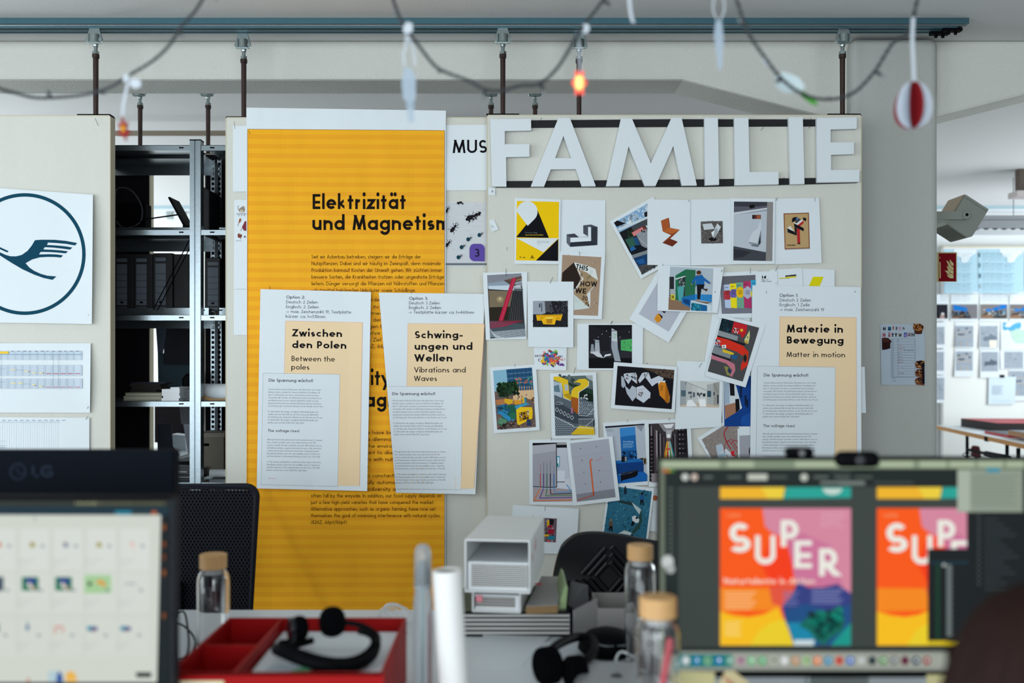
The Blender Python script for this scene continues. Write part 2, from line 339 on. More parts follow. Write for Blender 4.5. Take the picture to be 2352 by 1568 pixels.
# ================================================================== the room shell
FX0, FX1, FY0, FY1, CZ = -5.0, 5.4, -3.0, 8.0, 2.570
def struct(name, mb, m, **k): return tag(mb.build(name, m, **k), kind='structure')
struct('floor', MB().box(FX0, FX1, FY0, FY1, -0.12, 0), m_floor)
struct('ceiling', MB().box(FX0 - .15, FX1 + .15, FY0 - .15, FY1 + .15, CZ, CZ + 0.12), m_ceil)
m_glass_w = mat('window_glass', '#ffffff', 0.0, trans=1.0, ior=1.45)
m_frame_w = mat('window_frame_paint', '#e4e6e6', 0.5)
wn = [0]
def wall_x(name, x, t, holes, m):                       # wall in a plane of constant x, holes = (y0,y1,z0,z1)
    mb = MB(); ys = FY0
    for (a, b, z0, z1) in holes:
        mb.box(x, x + t, ys, a, 0, CZ); mb.box(x, x + t, a, b, 0, z0); mb.box(x, x + t, a, b, z1, CZ); ys = b
    mb.box(x, x + t, ys, FY1, 0, CZ); w = struct(name, mb, m)
    for (a, b, z0, z1) in holes:
        wn[0] += 1; f = MB(); xm = x + t / 2; c = .06
        n = 3
        for i in range(n + 1):
            yy = a + (b - a - c) * i / n; f.box(xm - .03, xm + .03, yy, yy + c, z0, z1)
        f.box(xm - .03, xm + .03, a, b, z0, z0 + c); f.box(xm - .03, xm + .03, a, b, z1 - c, z1)
        fo = struct('window_%d' % wn[0], f, m_frame_w)
        MB().box(xm - .003, xm + .003, a + c, b - c, z0 + c, z1 - c).build('pane', m_glass_w, fo)
wall_x('wall_left', FX0 - .15, .15, [(-1.3, 1.7, .2, 2.4), (4.5, 7.6, .85, 2.4)], m_wall)
wall_x('wall_right', FX1, .15, [(4.7, 7.4, .9, 2.4)], mat('dark_wall', '#6d6f72', .85))
mb = MB(); hx = (-4.6, 1.8, .3, 2.5)
mb.box(FX0, hx[0], FY0 - .15, FY0, 0, CZ).box(hx[0], hx[1], FY0 - .15, FY0, 0, hx[2]).box(hx[0], hx[1], FY0 - .15, FY0, hx[3], CZ).box(hx[1], FX1, FY0 - .15, FY0, 0, CZ)
struct('wall_behind', mb, m_wall)
f = MB()
for i in range(6):
    xx = hx[0] + (hx[1] - hx[0] - .06) * i / 5; f.box(xx, xx + .06, FY0 - .1, FY0 - .04, hx[2], hx[3])
f.box(hx[0], hx[1], FY0 - .1, FY0 - .04, hx[2], hx[2] + .06).box(hx[0], hx[1], FY0 - .1, FY0 - .04, hx[3] - .06, hx[3])
fo = struct('window_%d' % (wn[0] + 1), f, m_frame_w)
MB().box(hx[0] + .06, hx[1] - .06, FY0 - .073, FY0 - .067, hx[2] + .06, hx[3] - .06).build('pane', m_glass_w, fo)
struct('wall_far', MB().box(FX0, FX1, FY1, FY1 + .15, 0, CZ), m_farwall)

# ceiling beam with haunches running down to the column
YB0, YB1 = 3.76, 3.965
zb = wz(183, YB0); e = 0.013
pl = [(FX0, CZ), (FX0, zb), (wx(1568, YB0), zb), (wx(1960, YB0), wz(284, YB0)), (wx(2156, YB0), wz(268, YB0)), (2.17, zb), (FX1, zb), (FX1, CZ)]
tag(mesh_obj('beam', *(lambda b: (b.v, b.f))(MB().prism(pl, YB0, YB1)), m_plast, bevel=.012), kind='structure')
# column
cb = MB().box(wx(1957, 3.70), wx(2157.5, 3.70), 3.70, 4.00, 0, wz(86.5, 3.70))
tag(cb.build('column', mat('grey_column_paint', '#b4b6b1', .9, bump=.9, bscale=150, spec=.2), bevel=.028, seg=4), kind='structure')

# ================================================================== ceiling rail
RX1 = wx(2226, 3.512)
rail = thing('ceiling_rail', 'long double galvanised steel ceiling rail carrying the nearer pinboards', 'rail', (0, 0, 0))
ZR = CH + (835 - 61) / FPX * 3.512
MB().box(FX0 + .01, RX1, 3.512, 3.582, ZR + .010, CZ - .0005).build('channel', m_galvd, rail)
MB().box(FX0 + .01, RX1 - .01, 3.510, 3.584, ZR + .001, ZR + .009).build('flange', m_galv, rail, bevel=.002)
for (ya, yb_) in ((3.514, 3.546), (3.550, 3.580)):
    b = MB().box(FX0 + .01, RX1 - .04, ya, ya + .011, ZR - .003, ZR + .002).box(FX0 + .01, RX1 - .04, yb_ - .009, yb_, ZR - .003, ZR + .002)
    b.build('track', m_galvd, rail)
    MB().box(FX0 + .01, RX1 - .04, ya + .011, yb_ - .009, ZR - .0012, ZR - .0002).build('track_slot', m_blackm, rail)
for (yc, dx_) in ((3.53, 0), (3.565, -.03)):
    b = MB().box(RX1 - .085 + dx_, RX1 - .02 + dx_, yc - .012, yc + .012, ZR - .012, ZR - .001)
    for dx in (-.065, -.04): b.cyl((RX1 + dx + dx_, yc, ZR - .022), (RX1 + dx + dx_, yc, ZR - .008), .006, n=8)
    b.build('end_stop', m_black, rail)

def hanger(xp, Yr, ztop, zboard, label, group, dd=1.0):
    X = wx(xp, Yr)
    t = thing('pinboard_hanger', label, 'hanger', (X, Yr, 0), group=group)
    # bracket: tapered plate, round bosses, two screws
    w0, w1 = .018, .030; z1 = ztop; z0 = ztop - .050
    MB().prism([(-w0, z1 + .005), (w0, z1 + .005), (w1, z0 + .012), (w1 - .004, z0 + .002), (w1 - .012, z0), (-w1 + .012, z0), (-w1 + .004, z0 + .002), (-w1, z0 + .012)], -.014, -.009).build('bracket', m_zinc, t, bevel=.0015)
    MB().cyl((0, -.014, z0 + .004), (0, -.014, z0 + .032), .019, n=20).build('socket', m_zinc, t)
    for s_ in (-1, 1): MB().cyl((s_ * .0225, -.02, z0 + .013), (s_ * .0225, -.008, z0 + .013), .0075, n=6).build('screw', m_zinc, t)
    MB().cyl((0, -.0, z0 - .026), (0, 0, z0 + .02), .0065, n=12).lathe([(.0085, z0 - .006), (.010, z0 - .001), (.0085, z0 + .003)], n=12).build('bolt', m_zinc, t)
    MB().cyl((0, 0, z0 - .034), (0, 0, z0 - .024), .0125, n=6).build('nut', m_zinc, t)
    MB().lathe([(.0001, z0 - .034), (.0125, z0 - .034), (.0125, z0 - .046), (.0095, z0 - .05), (.0085, zboard + .006), (.0001, zboard + .006)], n=16).build('pipe', m_pipe, t, smooth=False)
    MB().box(-.058, .058, -.02, .02, zboard, zboard + .004).build('flange_plate', m_blackm, t)
    return t
zbt = wz(263.5, 3.52); zbr = wz(269, 3.573)
hanger(220, 3.539, ZR - .006, wz(264.5, 3.52), 'pipe hanger holding up the board with the bird-logo poster', None)
hanger(1155, 3.539, ZR - .006, zbt, 'front pipe hanger above the first letter of FAMILIE', None)
hanger(1935, 3.539, ZR - .006, zbt, 'front pipe hanger above the last letter of FAMILIE, nearest the column', None)
hanger(560, 3.597, ZR - .006, zbr, 'pipe hanger at the left corner of the board with the orange poster', None)
hanger(1330, 3.597, ZR - .006, zbr, 'pipe hanger behind the red flower light', None)

# boards
def board(name, x0, x1, y0, z0, z1, label, m=None, th=.04, edge=None):
    t = thing(name, label, 'pinboard', ((x0 + x1) / 2, y0, z0)); cx = (x0 + x1) / 2; w = (x1 - x0) / 2; hgt = z1 - z0
    MB().box(-w + .003, w - .003, 0, th, 0.003, hgt - .003).build('panel', m or m_board, t)
    MB().box(-w + .004, w - .004, th - .0005, th + .0015, .004, hgt - .004).build('shade_backing', m_shadedark, t)  # added dark sheet, keeps the board back unlit in the shelf reflections
    E = edge or m_edge; q = .0035
    b = MB().box(-w, -w + q, -.0006, th + .001, 0, hgt).box(w - q, w, -.0006, th + .001, 0, hgt).box(-w, w, -.0006, th + .001, hgt - q, hgt).box(-w, w, -.0006, th + .001, 0, q)
    b.build('edge_trim', E, t)
    return t
YA, YC = 3.52, 3.573                    # front boards, middle board
board('pinboard', wx(254, YA) - 1.325, wx(254, YA), YA, .12, wz(264.5, YA), 'cream hanging pinboard with the bird-logo poster and planning tables')
board('pinboard', wx(1118, YA), wx(1979, YA), YA, .12, zbt, 'cream hanging pinboard carrying the FAMILIE letters and the photo prints')
board('pinboard', wx(518, YC), wx(1376, YC), YC, .12, zbr, 'cream hanging pinboard behind the big orange poster')
# rear boards on their own hangers, behind the shelving; shade painted as dark colour
board('pinboard', wx(-140, 4.15), wx(345, 4.15), 4.15, .3, 2.225, 'pinboard painted shade-dark behind the metal shelving, left of the bright gap', m_shadedark)
board('pinboard', wx(470, 4.15), wx(1330, 4.15), 4.15, .3, 2.225, 'pinboard painted shade-dark behind the metal shelving, right of the bright gap', m_shadedark)
rl2 = thing('ceiling_rail', 'ceiling rail behind the concrete beam, mostly hidden', 'rail')
MB().box(FX0 + .01, 1.2, 4.10, 4.24, CZ - .03, CZ - .0005).build('channel', m_galvd, rl2)
MB().box(FX0 + .01, 1.2, 4.14, 4.20, CZ - .055, CZ - .031).build('track', m_galvd, rl2)
for xp, lb in ((322, 'thin rusty pipe standing above the shelving, left of the tall upright'), (478, 'thin rusty pipe above the shelving, right of the tall upright'), (1128, 'short rusty pipe behind the left end of the FAMILIE board'), (1229, 'short rusty pipe under the beam, above the first A of FAMILIE')):
    hanger(xp, 4.17, CZ - .055, 2.225, lb, None)

# ================================================================== metal shelving
YS0, YS1 = 3.71, 4.12
sh = thing('metal_shelving', 'galvanised steel shelving seen between the two left pinboards', 'shelf', (wx(449, YS0), YS0, 0))
sx = wx(449.5, YS0); SD = YS1 - YS0
def slot(b, x, z, w=.013, hh=.0048):   # dark oblong hole
    n = 8; pts = [(x + w / 2 - hh / 2 * 0 + (hh / 2) * cos(t), z + (hh / 2) * sin(t)) for t in [(-pi / 2 + pi * i / n) for i in range(n + 1)]] + [(x - w / 2 + (hh / 2) * cos(t), z + (hh / 2) * sin(t)) for t in [(pi / 2 + pi * i / n) for i in range(n + 1)]]
    b.prism(pts, -.0008, .0002)
zshelf = []
for yt in (333, 527, 723, 921, 1107):
    zt = wz(yt, YS0); zshelf.append(zt)
    for (a, c) in ((wx(150, YS0) - sx, -.021), (.021, wx(760, YS0) - sx)):
        b = MB().box(a, c, 0, SD, zt - .0015, zt)
        b.box(a, c, 0, .0015, zt - .0205, zt).box(a, c, .0015, .014, zt - .0205, zt - .019)
        b.box(a, c, SD - .0015, SD, zt - .036, zt)
        o = b.build('shelf', m_galv, sh)
        b2 = MB().box(a + .01, c - .01, SD * .45, SD * .45 + .012, zt - .012, zt - .002); b2.build('stiffener', mat('dark_steel', '#2b3034', .4, metal=.8), o)
        if yt in (527, 723): # low upstand along the middle of the shelf
            q = MB().box(a, c, .23, .2315, zt, zt + .040).box(a, c, .23, .245, zt + .039, zt + .040); q.build('stop_rail', m_galv, o)
    k = MB()
    for xx in (wx(417, YS0) - sx, wx(488, YS0) - sx): slot(k, xx, zt - .010)
    k.build('slot', m_blackm, sh)
    if yt in (527, 723):
        k = MB()
        for xx in (wx(466, 3.94), wx(487, 3.94), wx(507, 3.94)): slot(k, xx - sx, zt + .030)
        o = k.build('slot', m_blackm, sh); o.location = (0, .2295, 0)
ztp = wz(323, YS0)
b = MB().prismz([(-.0203, -.004), (-.0203, .035), (-.0188, .035), (-.0188, -.0025), (-.004, -.0025), (-.0025, .001), (.0025, .001), (.004, -.0025), (.0188, -.0025), (.0188, .035), (.0203, .035), (.0203, -.004), (.003, -.004), (.0012, -.0005), (-.0012, -.0005), (-.003, -.004)], 0, ztp)
b.build('post', m_galv, sh)
MB().box(-.021, .021, -.005, .036, ztp, ztp + .004).build('post_cap', m_blackm, sh)
# two perforated rear uprights with real holes
for xc in (489.5, 504.5):
    x = wx(xc, 4.10) - sx; y = 4.10 - YS0; b = MB(); w = .0075
    for s_ in (-1, 1): b.box(x + s_ * w - .0018, x + s_ * w + .0018, y, y + .002, .02, 2.19)
    z = .75
    while z < 2.19: b.box(x - w, x + w, y + .0002, y + .0018, z, z + .0085); z += .0204
    b.box(x - w, x + w, y, y + .002, .02, .75)
    b.box(x + w, x + w + .0018, y, y + .02, .02, 2.19)
    b.build('perforated_post', m_galv, sh)
MB().box(wx(497, 4.08) - sx - .006, wx(497, 4.08) - sx + .006, .372, .376, .02, 2.17).build('post', mat('dark_steel', '#2b3034', .4, metal=.8), sh)
b = MB()  # diagonal wire braces
for dx in (0, .018): b.cyl((wx(437, 3.9) - sx + dx, .19, wz(548, 3.9)), (wx(352, 3.9) - sx + dx, .19, wz(712, 3.9)), .0022, n=6)
b.cyl((wx(437, 3.9) - sx, .19, wz(545, 3.9)), (wx(354, 3.9) - sx, .19, wz(545, 3.9)), .002, n=6)
b.build('brace_wire', m_blackm, sh)
b = MB()
for dx in (0, .012): b.cyl((wx(290, 3.9) - sx + dx, .19, wz(932, 3.9)), (wx(338, 3.9) - sx + dx, .19, wz(1040, 3.9)), .0022, n=6)
b.build('brace_wire', m_blackm, sh)

# -------- things on the shelves
zs2, zs3, zs4, zs5 = zshelf[1], zshelf[2], zshelf[3], zshelf[4]
m_binder = mat('black_binder', '#101014', 0.6); m_lab = mat('binder_label', '#5b626c', 0.7)
def binder(xa, xb, ytop, label, lx):
    Y = 3.97; x0, x1 = wx(xa, Y), wx(xb, Y); hgt = wz(ytop, Y) - zs3; w = (x1 - x0) / 2
    t = thing('ring_binder', label, 'binder', ((x0 + x1) / 2, Y, zs3), group='ring binders on the shelf')
    MB().box(-w, w, 0, .13, 0, hgt).build('cover', m_binder, t, bevel=.002)
    a, c = wx(lx, Y) - (x0 + x1) / 2, wx(lx + 24, Y) - (x0 + x1) / 2
    o = MB().box(a, c, -.001, 0, hgt * .2, hgt * .84).build('label', m_lab, t)
    q = MB()
    for i in range(5): q.box(a, c, -.0014, -.0011, hgt * (.28 + i * .1), hgt * (.285 + i * .1))
    q.box((a + c) / 2 - .006, (a + c) / 2 + .006, -.0014, -.0011, hgt * .23, hgt * .26)
    q.build('printed_lines', m_black, o)
    MB().box(a, c, -.001, 0, hgt * .875, hgt * .93).build('label', m_lab, t)
    MB().box(a, c, -.001, 0, hgt * .13, hgt * .175).build('label', m_lab, t)
    b = MB(); b.tube([((a + c) / 2 + .011 * cos(2 * pi * i / 14), -.001, hgt * .07 + .011 * sin(2 * pi * i / 14)) for i in range(14)], .0015, 6, True); b.build('finger_ring', m_zinc, t)
binder(262, 306, 583, 'black ring binder on the shelf, first from the pinboard edge', 268)
binder(307, 350, 583, 'black ring binder on the shelf, second from the pinboard edge', 313)
binder(351, 396, 581, 'black ring binder on the shelf, nearest the tall upright', 357)
binder(472, 505, 592, 'dark ring binder behind the perforated uprights', 477)
bx = MB().box(wx(397, 4), wx(446, 4), 3.99, 4.1, zs3, wz(584, 4)); tag(bx.build('storage_box', m_binder, bevel=.003), 'black storage box beside the ring binders', 'box')
# tilted tablet on a thin stand, cable coil, dark case
a = Vector(px(387, 452, 3.95)); c = Vector(px(424, 520, 3.95)); d = (c - a); nn = Vector((d.z, 0, -d.x)).normalized() * .004
tt = thing('tablet', 'dark tablet leaning diagonally in the bright gap of the shelf', 'tablet', (0, 0, 0))
b = MB().add([a - nn, a + nn, c + nn, c - nn] + [p + Vector((0, .12, 0)) for p in (a - nn, a + nn, c + nn, c - nn)], [(0, 1, 2, 3), (7, 6, 5, 4), (0, 4, 5, 1), (1, 5, 6, 2), (2, 6, 7, 3), (3, 7, 4, 0)]); b.build('slab', m_black, tt, bevel=.002)
MB().cyl(px(408, 493, 4.0), px(330, 504, 4.0), .003, n=6).cyl(px(330, 504, 4.0), (wx(268, 4.0), 4.0, zs2 + .004), .003, n=6).build('stand_rod', m_black, tt)
MB().box(c.x - .008, c.x + .008, 3.95, 4.07, zs2, c.z + .004).build('foot', m_black, tt)
pts = [px(262 + 2, 500, 4.0), px(266, 440, 4.0), px(285, 431, 4.0), px(305, 440, 4.0), px(322, 465, 4.0), px(327, 487, 4.0), px(322, 510, 4.0), px(300, 522, 4.0), px(280, 521, 4.0), px(268, 508, 4.0)]
tag(MB().tube(smooth_pts(pts, 5), .0028, 6).build('cable', mat('grey_cable', '#3c3f45', .5)), 'dark cable coil standing on the upper shelf', 'cable')
tag(MB().box(wx(280, 4.08), wx(344, 4.08), 4.03, 4.10, zs2, wz(471, 4.08)).build('storage_box', m_blackm, bevel=.003), 'dark flat case at the back of the upper shelf', 'box')
tag(MB().prism([(wx(463, 4.0), wz(428, 4.0)), (wx(498, 4.0), wz(446, 4.0)), (wx(498, 4.0), zs2), (wx(470, 4.0), zs2), (wx(463, 4.0), wz(487, 4.0))], 3.9, 4.05).build('laptop_bag', m_binder, bevel=.004), 'dark slanted bag on the upper shelf behind the perforated uprights', 'bag')
# books and rolls on the fourth shelf
m_pages = mat('book_pages', '#b9b6a6', .8); m_wbook = mat('white_book', '#e8ebee', .6)
def flat_book(name, xa, xb, ya, yb, Y, dp, m, mp, label, group, zb0=None):
    x0, x1 = wx(xa, Y), wx(xb, Y); z1, z0 = wz(ya, Y), (zb0 if zb0 is not None else wz(yb, Y)); hh = z1 - z0
    t = thing(name, label, 'book', ((x0 + x1) / 2, Y, z0), group=group); w = (x1 - x0) / 2; c = min(.003, hh * .16)
    MB().box(-w, w, 0, dp, 0, c).box(-w, w, 0, dp, hh - c, hh).box(w - c, w, 0, dp, c, hh - c).build('cover', m, t)
    MB().box(-w + .002, w - c, .002, dp - .002, c, hh - c).build('pages', mp, t)
    return t
Yk = 3.80; z = zs4
hs = [(283, 372, 9, '#a9a48c'), (287, 372, 8, '#8f8a76')]
for i, (xa, xb, hp, cc) in enumerate(hs):
    hh = hp / FPX * Yk; x0, x1 = wx(xa, Yk + .02), wx(xb, Yk + .02)
    t = thing('book', ('beige book lying at the bottom of the pile in the dark left of the shelf', 'beige book, second from the bottom in the dark left pile')[i], 'book', (x0, Yk + .02, z), group='beige books on the shelf')
    MB().box(0, x1 - x0, 0, .2, 0, .003).box(0, x1 - x0, 0, .2, hh - .003, hh).build('cover', mat('beige' + str(i), cc, .7), t)
    MB().box(.002, x1 - x0 - .003, .002, .198, .003, hh - .003).build('pages', m_pages, t); z += hh
z2 = z
for i in range(4):
    hh = [6, 7, 6, 4][i] / FPX * Yk; x0 = wx(297 + 4 * (i % 2), 3.9); x1 = wx([360, 371, 368, 378][i], 3.9)
    t = thing('book', 'dark book in the upper pile, %s' % ['lowest', 'second from below', 'third from below', 'topmost'][i], 'book', (x0, 3.9, z2), group='dark books on the shelf')
    MB().box(0, x1 - x0, 0, .1, 0, .002).box(0, x1 - x0, 0, .1, hh - .002, hh).build('cover', mat('bk' + str(i), ['#16120f', '#1c1412', '#2a1b18', '#14213a'][i], .7), t)
    MB().box(.002, x1 - x0 - .003, .002, .098, .002, hh - .002).build('pages', mat('dark_pages', '#2a2622', .8), t); z2 += hh
z = zs4
for i, (xa, xb, hp) in enumerate([(370, 411, 6.2), (374, 414, 5.6), (371, 412, 6.0), (371, 413, 9.2), (391, 412, 4.2)]):
    hh = hp / FPX * 3.74; x0, x1 = wx(xa, 3.74), wx(xb, 3.74)
    t = thing('book', 'white-edged book in the small pile beside the upright, %s' % ['bottom one', 'second from the bottom', 'middle one', 'fourth from the bottom', 'narrow one on top'][i], 'book', (x0, 3.74, z), group='white books on the shelf')
    MB().box(0, x1 - x0, 0, .12, 0, .0012).box(0, x1 - x0, 0, .12, hh - .0012, hh).build('cover', m_white, t)
    MB().box(.001, x1 - x0 - .001, .001, .118, .0012, hh - .0012).build('pages', m_wbook, t); z += hh
z = zs4
for i in range(4):
    hh = 6.2 / FPX * 3.8; t = thing('book', 'grey book behind the white pile, %s' % ['bottom', 'second', 'third', 'top'][i], 'book', (wx(414.5, 3.8), 3.8, z), group='grey books on the shelf')
    MB().box(0, .055, 0, .14, 0, .001).box(0, .055, 0, .14, hh - .001, hh).build('cover', mat('grey_book', '#54585c', .7), t)
    MB().box(.001, .054, .001, .139, .001, hh - .001).build('pages', mat('grey_pages', '#77797a', .8), t); z += hh
def roll(name, xa, xb, yc, rpx, Y, label, zrest, m=None, inner=True):
    r = rpx / FPX * Y; t = thing(name, label, 'paper roll', (wx(xa, Y), Y, zrest + r))
    ln = wx(xb, Y) - wx(xa, Y)
    ax = Matrix(((0, 0, 1), (0, 1, 0), (-1, 0, 0)))
    MB().lathe([(r * .8, .002), (r * .8, 0), (r, 0), (r, ln), (r * .8, ln), (r * .8, .0)], n=28, axis=ax).build('paper', m or m_paper, t, smooth=True)
    return t
roll('paper_roll', 462, 640, 0, 19, 3.80, 'thick white paper roll lying on the shelf right of the upright', zs4)
m_kraft = mat('kraft_paper', '#a5835a', .8)
tag(mesh_obj('kraft_paper', [px(463, 893, 3.76), px(472, 909, 3.76), px(490, 915, 3.76), px(560, 915, 3.76), px(560, 919, 3.76), px(480, 919.5, 3.76), px(468, 915, 3.76)] , [(0, 1, 2, 3, 4, 5, 6)], m_kraft), 'folded brown paper under the thick white roll on the shelf', 'paper')
roll('paper_roll', 483, 640, 0, 9, 3.84, 'thin white paper roll on the lowest visible shelf', zs5 + .004)
tag(MB().prism([(wx(414, 3.95), wz(870, 3.95)), (wx(424, 3.95), wz(858, 3.95)), (wx(446, 3.95), wz(853, 3.95)), (wx(446, 3.95), zs4 + .0), (wx(432, 3.95), zs4 + .0), (wx(417, 3.95), wz(885, 3.95))], 3.95, 4.08).build('camera_bag', m_black, bevel=.01), 'dark rounded bag on the shelf beside the tall upright', 'bag')
# lowest visible shelf: magazines, cardboard box, leaning sheets
z = zs5
for i in range(5):
    cc = ['#23262b', '#5a5f66', '#191b20', '#3a3f46', '#8c9197'][i]; a = R([3, -4, 6, -2, -9][i])
    t = tag(MB().box(-.11, .10, -.1, .12, 0, .004 + .002 * (i % 2), ).build('magazine', mat('mag' + str(i), cc, .5), loc=(wx(398, 3.86), 3.88, z + .0005), rot=(0, 0, a)), 'magazine in the loose pile low on the shelf, %s' % ['lowest', 'second', 'third', 'fourth', 'topmost, pale grey'][i], 'magazine', 'magazines low on the shelf'); z += .0075
t = tag(MB().box(-.1, .085, -.06, .1, 0, .004).build('folder', mat('foldr', '#9a9da0', .6), loc=(wx(405, 3.9), 3.95, z + .03), rot=(0, R(-16), R(8))), 'pale grey folder slanting on top of the magazine pile', 'folder')
t = thing('cardboard_box', 'beige archive box in the shade behind the perforated uprights', 'box', (wx(463, 4.0), 3.95, zs5))
bw = wx(488, 4.0) - wx(463, 4.0) + .06
MB().box(0, bw, 0, .14, 0, wz(995, 4.0) - zs5 - .012).build('body', mat('archive_box', '#6d675c', .8), t, bevel=.002)
MB().box(-.003, bw + .003, -.003, .143, wz(995, 4.0) - zs5 - .012, wz(992, 4.0) - zs5).build('lid', mat('archive_lid', '#7d776c', .8), t)
MB().box(.01, .045, -.004, -.001, .115, .125).build('handle', m_blackm, t)
# things in the room beyond, seen through the gap
def pane(name, pts, Y, m, label, cat, th=.004):
    b = MB().prism([(wx(x, Y), wz(y, Y)) for x, y in pts], Y, Y + th); return tag(b.build(name, m), label, cat)
Yg = 4.45
sb = thing('sideboard', 'low sideboard with pale top beyond the shelving', 'sideboard', (wx(330, Yg), Yg - .05, 0))
sbw = wx(640, Yg) - wx(330, Yg)
MB().box(0, sbw, 0, .9, 0, wz(1046, Yg) - .02).build('body', mat('sideboard_dark', '#20242b', .6), sb, bevel=.004)
MB().box(-.005, sbw + .005, -.005, .905, wz(1046, Yg) - .02, wz(1046, Yg)).build('top', mat('sideboard_top', '#a7b0b6', .5), sb)
for i in range(2): MB().box(.01 + i * sbw / 2, sbw / 2 - .01 + i * sbw / 2, -.006, -.001, .08, wz(1046, Yg) - .06).build('door', mat('sideboard_dark', '#20242b', .6), sb)
hs_ = thing('coat_stand', 'dark coat stand frame holding hanging sheets beyond the shelving', 'stand', (0, 0, 0))
MB().cyl((wx(335, Yg), Yg + .03, wz(738, Yg)), (wx(470, Yg), Yg + .03, wz(738, Yg)), .008, n=8).cyl((wx(470, Yg), Yg + .03, 0), (wx(470, Yg), Yg + .03, wz(738, Yg)), .01, n=8).cyl((wx(337, Yg), Yg + .03, 0), (wx(337, Yg), Yg + .03, wz(738, Yg)), .01, n=8).build('frame', m_black, hs_)
pane('hanging_sheet', [(377, 737), (470, 737), (470, 838), (376, 835)], Yg, mat('dark_cloth', '#23242c', .8), 'large dark sheet hanging in the gap below the binders', 'sheet')
pane('hanging_sheet', [(357, 737), (384, 737), (374, 812), (362, 810)], Yg - .02, mat('blue_cloth', '#4c5768', .8), 'narrow bluish sheet hanging beside the large dark one', 'sheet')
pane('hanging_sheet', [(362, 810), (470, 815), (470, 925), (364, 925)], Yg + .06, mat('teal_cloth', '#3e5560', .8), 'slate-blue sheet hanging behind the white books', 'sheet')
pane('screen_panel', [(355, 930), (470, 930), (470, 1016), (355, 1016)], 5.2, mat('maroon', '#1a0f16', .8), 'dark maroon panel low in the gap beyond the shelf', 'panel', .02)
pane('hanging_sheet', [(411, 925), (470, 925), (470, 975), (416, 973)], Yg - .05, mat('dim_paper', '#888a94', .8), 'grey paper corner hanging under the shelf with the white books', 'sheet')
pane('hanging_sheet', [(421, 974), (470, 974), (470, 1050), (433, 1050)], Yg - .02, mat('pale_paper', '#b9bfcc', .8), 'long pale paper hanging by the tall upright', 'sheet')
pane('hanging_sheet', [(361, 973), (393, 972), (397, 1025), (412, 1046), (362, 1046)], Yg - .03, mat('slate_paper', '#343947', .8), 'dark slate paper standing low in the gap', 'sheet')
pane('desk_screen', [(394, 997), (425, 1000), (428, 1038), (400, 1040)], 4.7, mat('white_case', '#d5dce0', .5), 'pale device on the table beyond the shelving', 'device', .08)

# ================================================================== the room beyond
YF = 8.0
tag(MB().cyl((FX0, 5.0, wz(306, 5.0)), (1.2, 5.0, wz(306, 5.0)), .0135, n=14).build('ceiling_pipe', mat('tan_pipe', '#9a8e7c', .6)), 'thin tan pipe running under the ceiling beyond the shelving', 'pipe')
r3 = thing('ceiling_rail', 'pale blue far ceiling rail in front of the far wall', 'rail')
MB().box(-3.3, FX1 - .05, 7.70, 7.86, CZ - .025, CZ - .0005).build('channel', mat('pale_rail', '#a9c3cc', .4, metal=.2), r3)
MB().box(-3.3, FX1 - .05, 7.69, 7.87, CZ - .035, CZ - .025).build('flange', m_white, r3)
for i, xp in enumerate((385, 415)):
    MB().box(wx(xp, 7.78), wx(xp + 12, 7.78), 7.75, 7.8, CZ - .09, CZ - .035).build('bracket', m_zinc, r3)
# far pinboard
m_farboard = mat('far_board', '#e6e7e3', .85)
FBX0 = wx(2167, 7.93)
t = thing('pinboard', 'white far pinboard covered in blue sheets and greyish prints', 'pinboard', (FBX0, 7.93, wz(1090, 7.93)))
fz = wz(568, 7.93) - wz(1090, 7.93)
MB().box(0, 1.62, 0, .05, 0, fz).build('panel', m_farboard, t)
MB().box(-.006, 1.626, -.003, .053, fz, fz + .012).build('edge_trim', m_edge, t)
# louvre lamp
YL = 6.4
lamp = thing('ceiling_lamp', 'long grey louvre lamp below the far ceiling', 'lamp', (wx(2244, YL), YL, wz(524, YL)))
z1 = wz(494, YL) - wz(524, YL)
MB().box(0, 1.5, 0, .26, 0.0, z1).build('housing', mat('lamp_grey', '#9a9ea2', .5), lamp, bevel=.004)
MB().box(0, 1.5, -.003, .0, z1 * .62, z1 * .66).build('seam', mat('lamp_seam', '#6d7175', .5), lamp)
lv = MB()
for i in range(26): lv.prism([(i * .058, -.012), (i * .058 + .029, .0), (i * .058 + .058, -.012)], .0, .25)
lv.build('louvre', m_white, lamp)
b = MB()
for xx in (.3, 1.2): b.cyl((xx, .13, z1), (xx, .13, CZ - wz(524, YL)), .003, n=6)
b.build('suspension_rod', m_zinc, lamp)
l2 = thing('ceiling_lamp', 'pale strip lamp at the right edge under the far ceiling', 'lamp', (wx(2337, 6.2), 6.2, wz(450, 6.2)))
MB().box(0, 1.0, 0, .12, 0, .035).build('housing', mat('pale_lamp', '#c9bfbd', .5), l2)
MB().box(.03, .97, .03, .09, .035, CZ - wz(450, 6.2)).build('mounting_box', mat('brown_mount', '#5b5048', .6), l2)

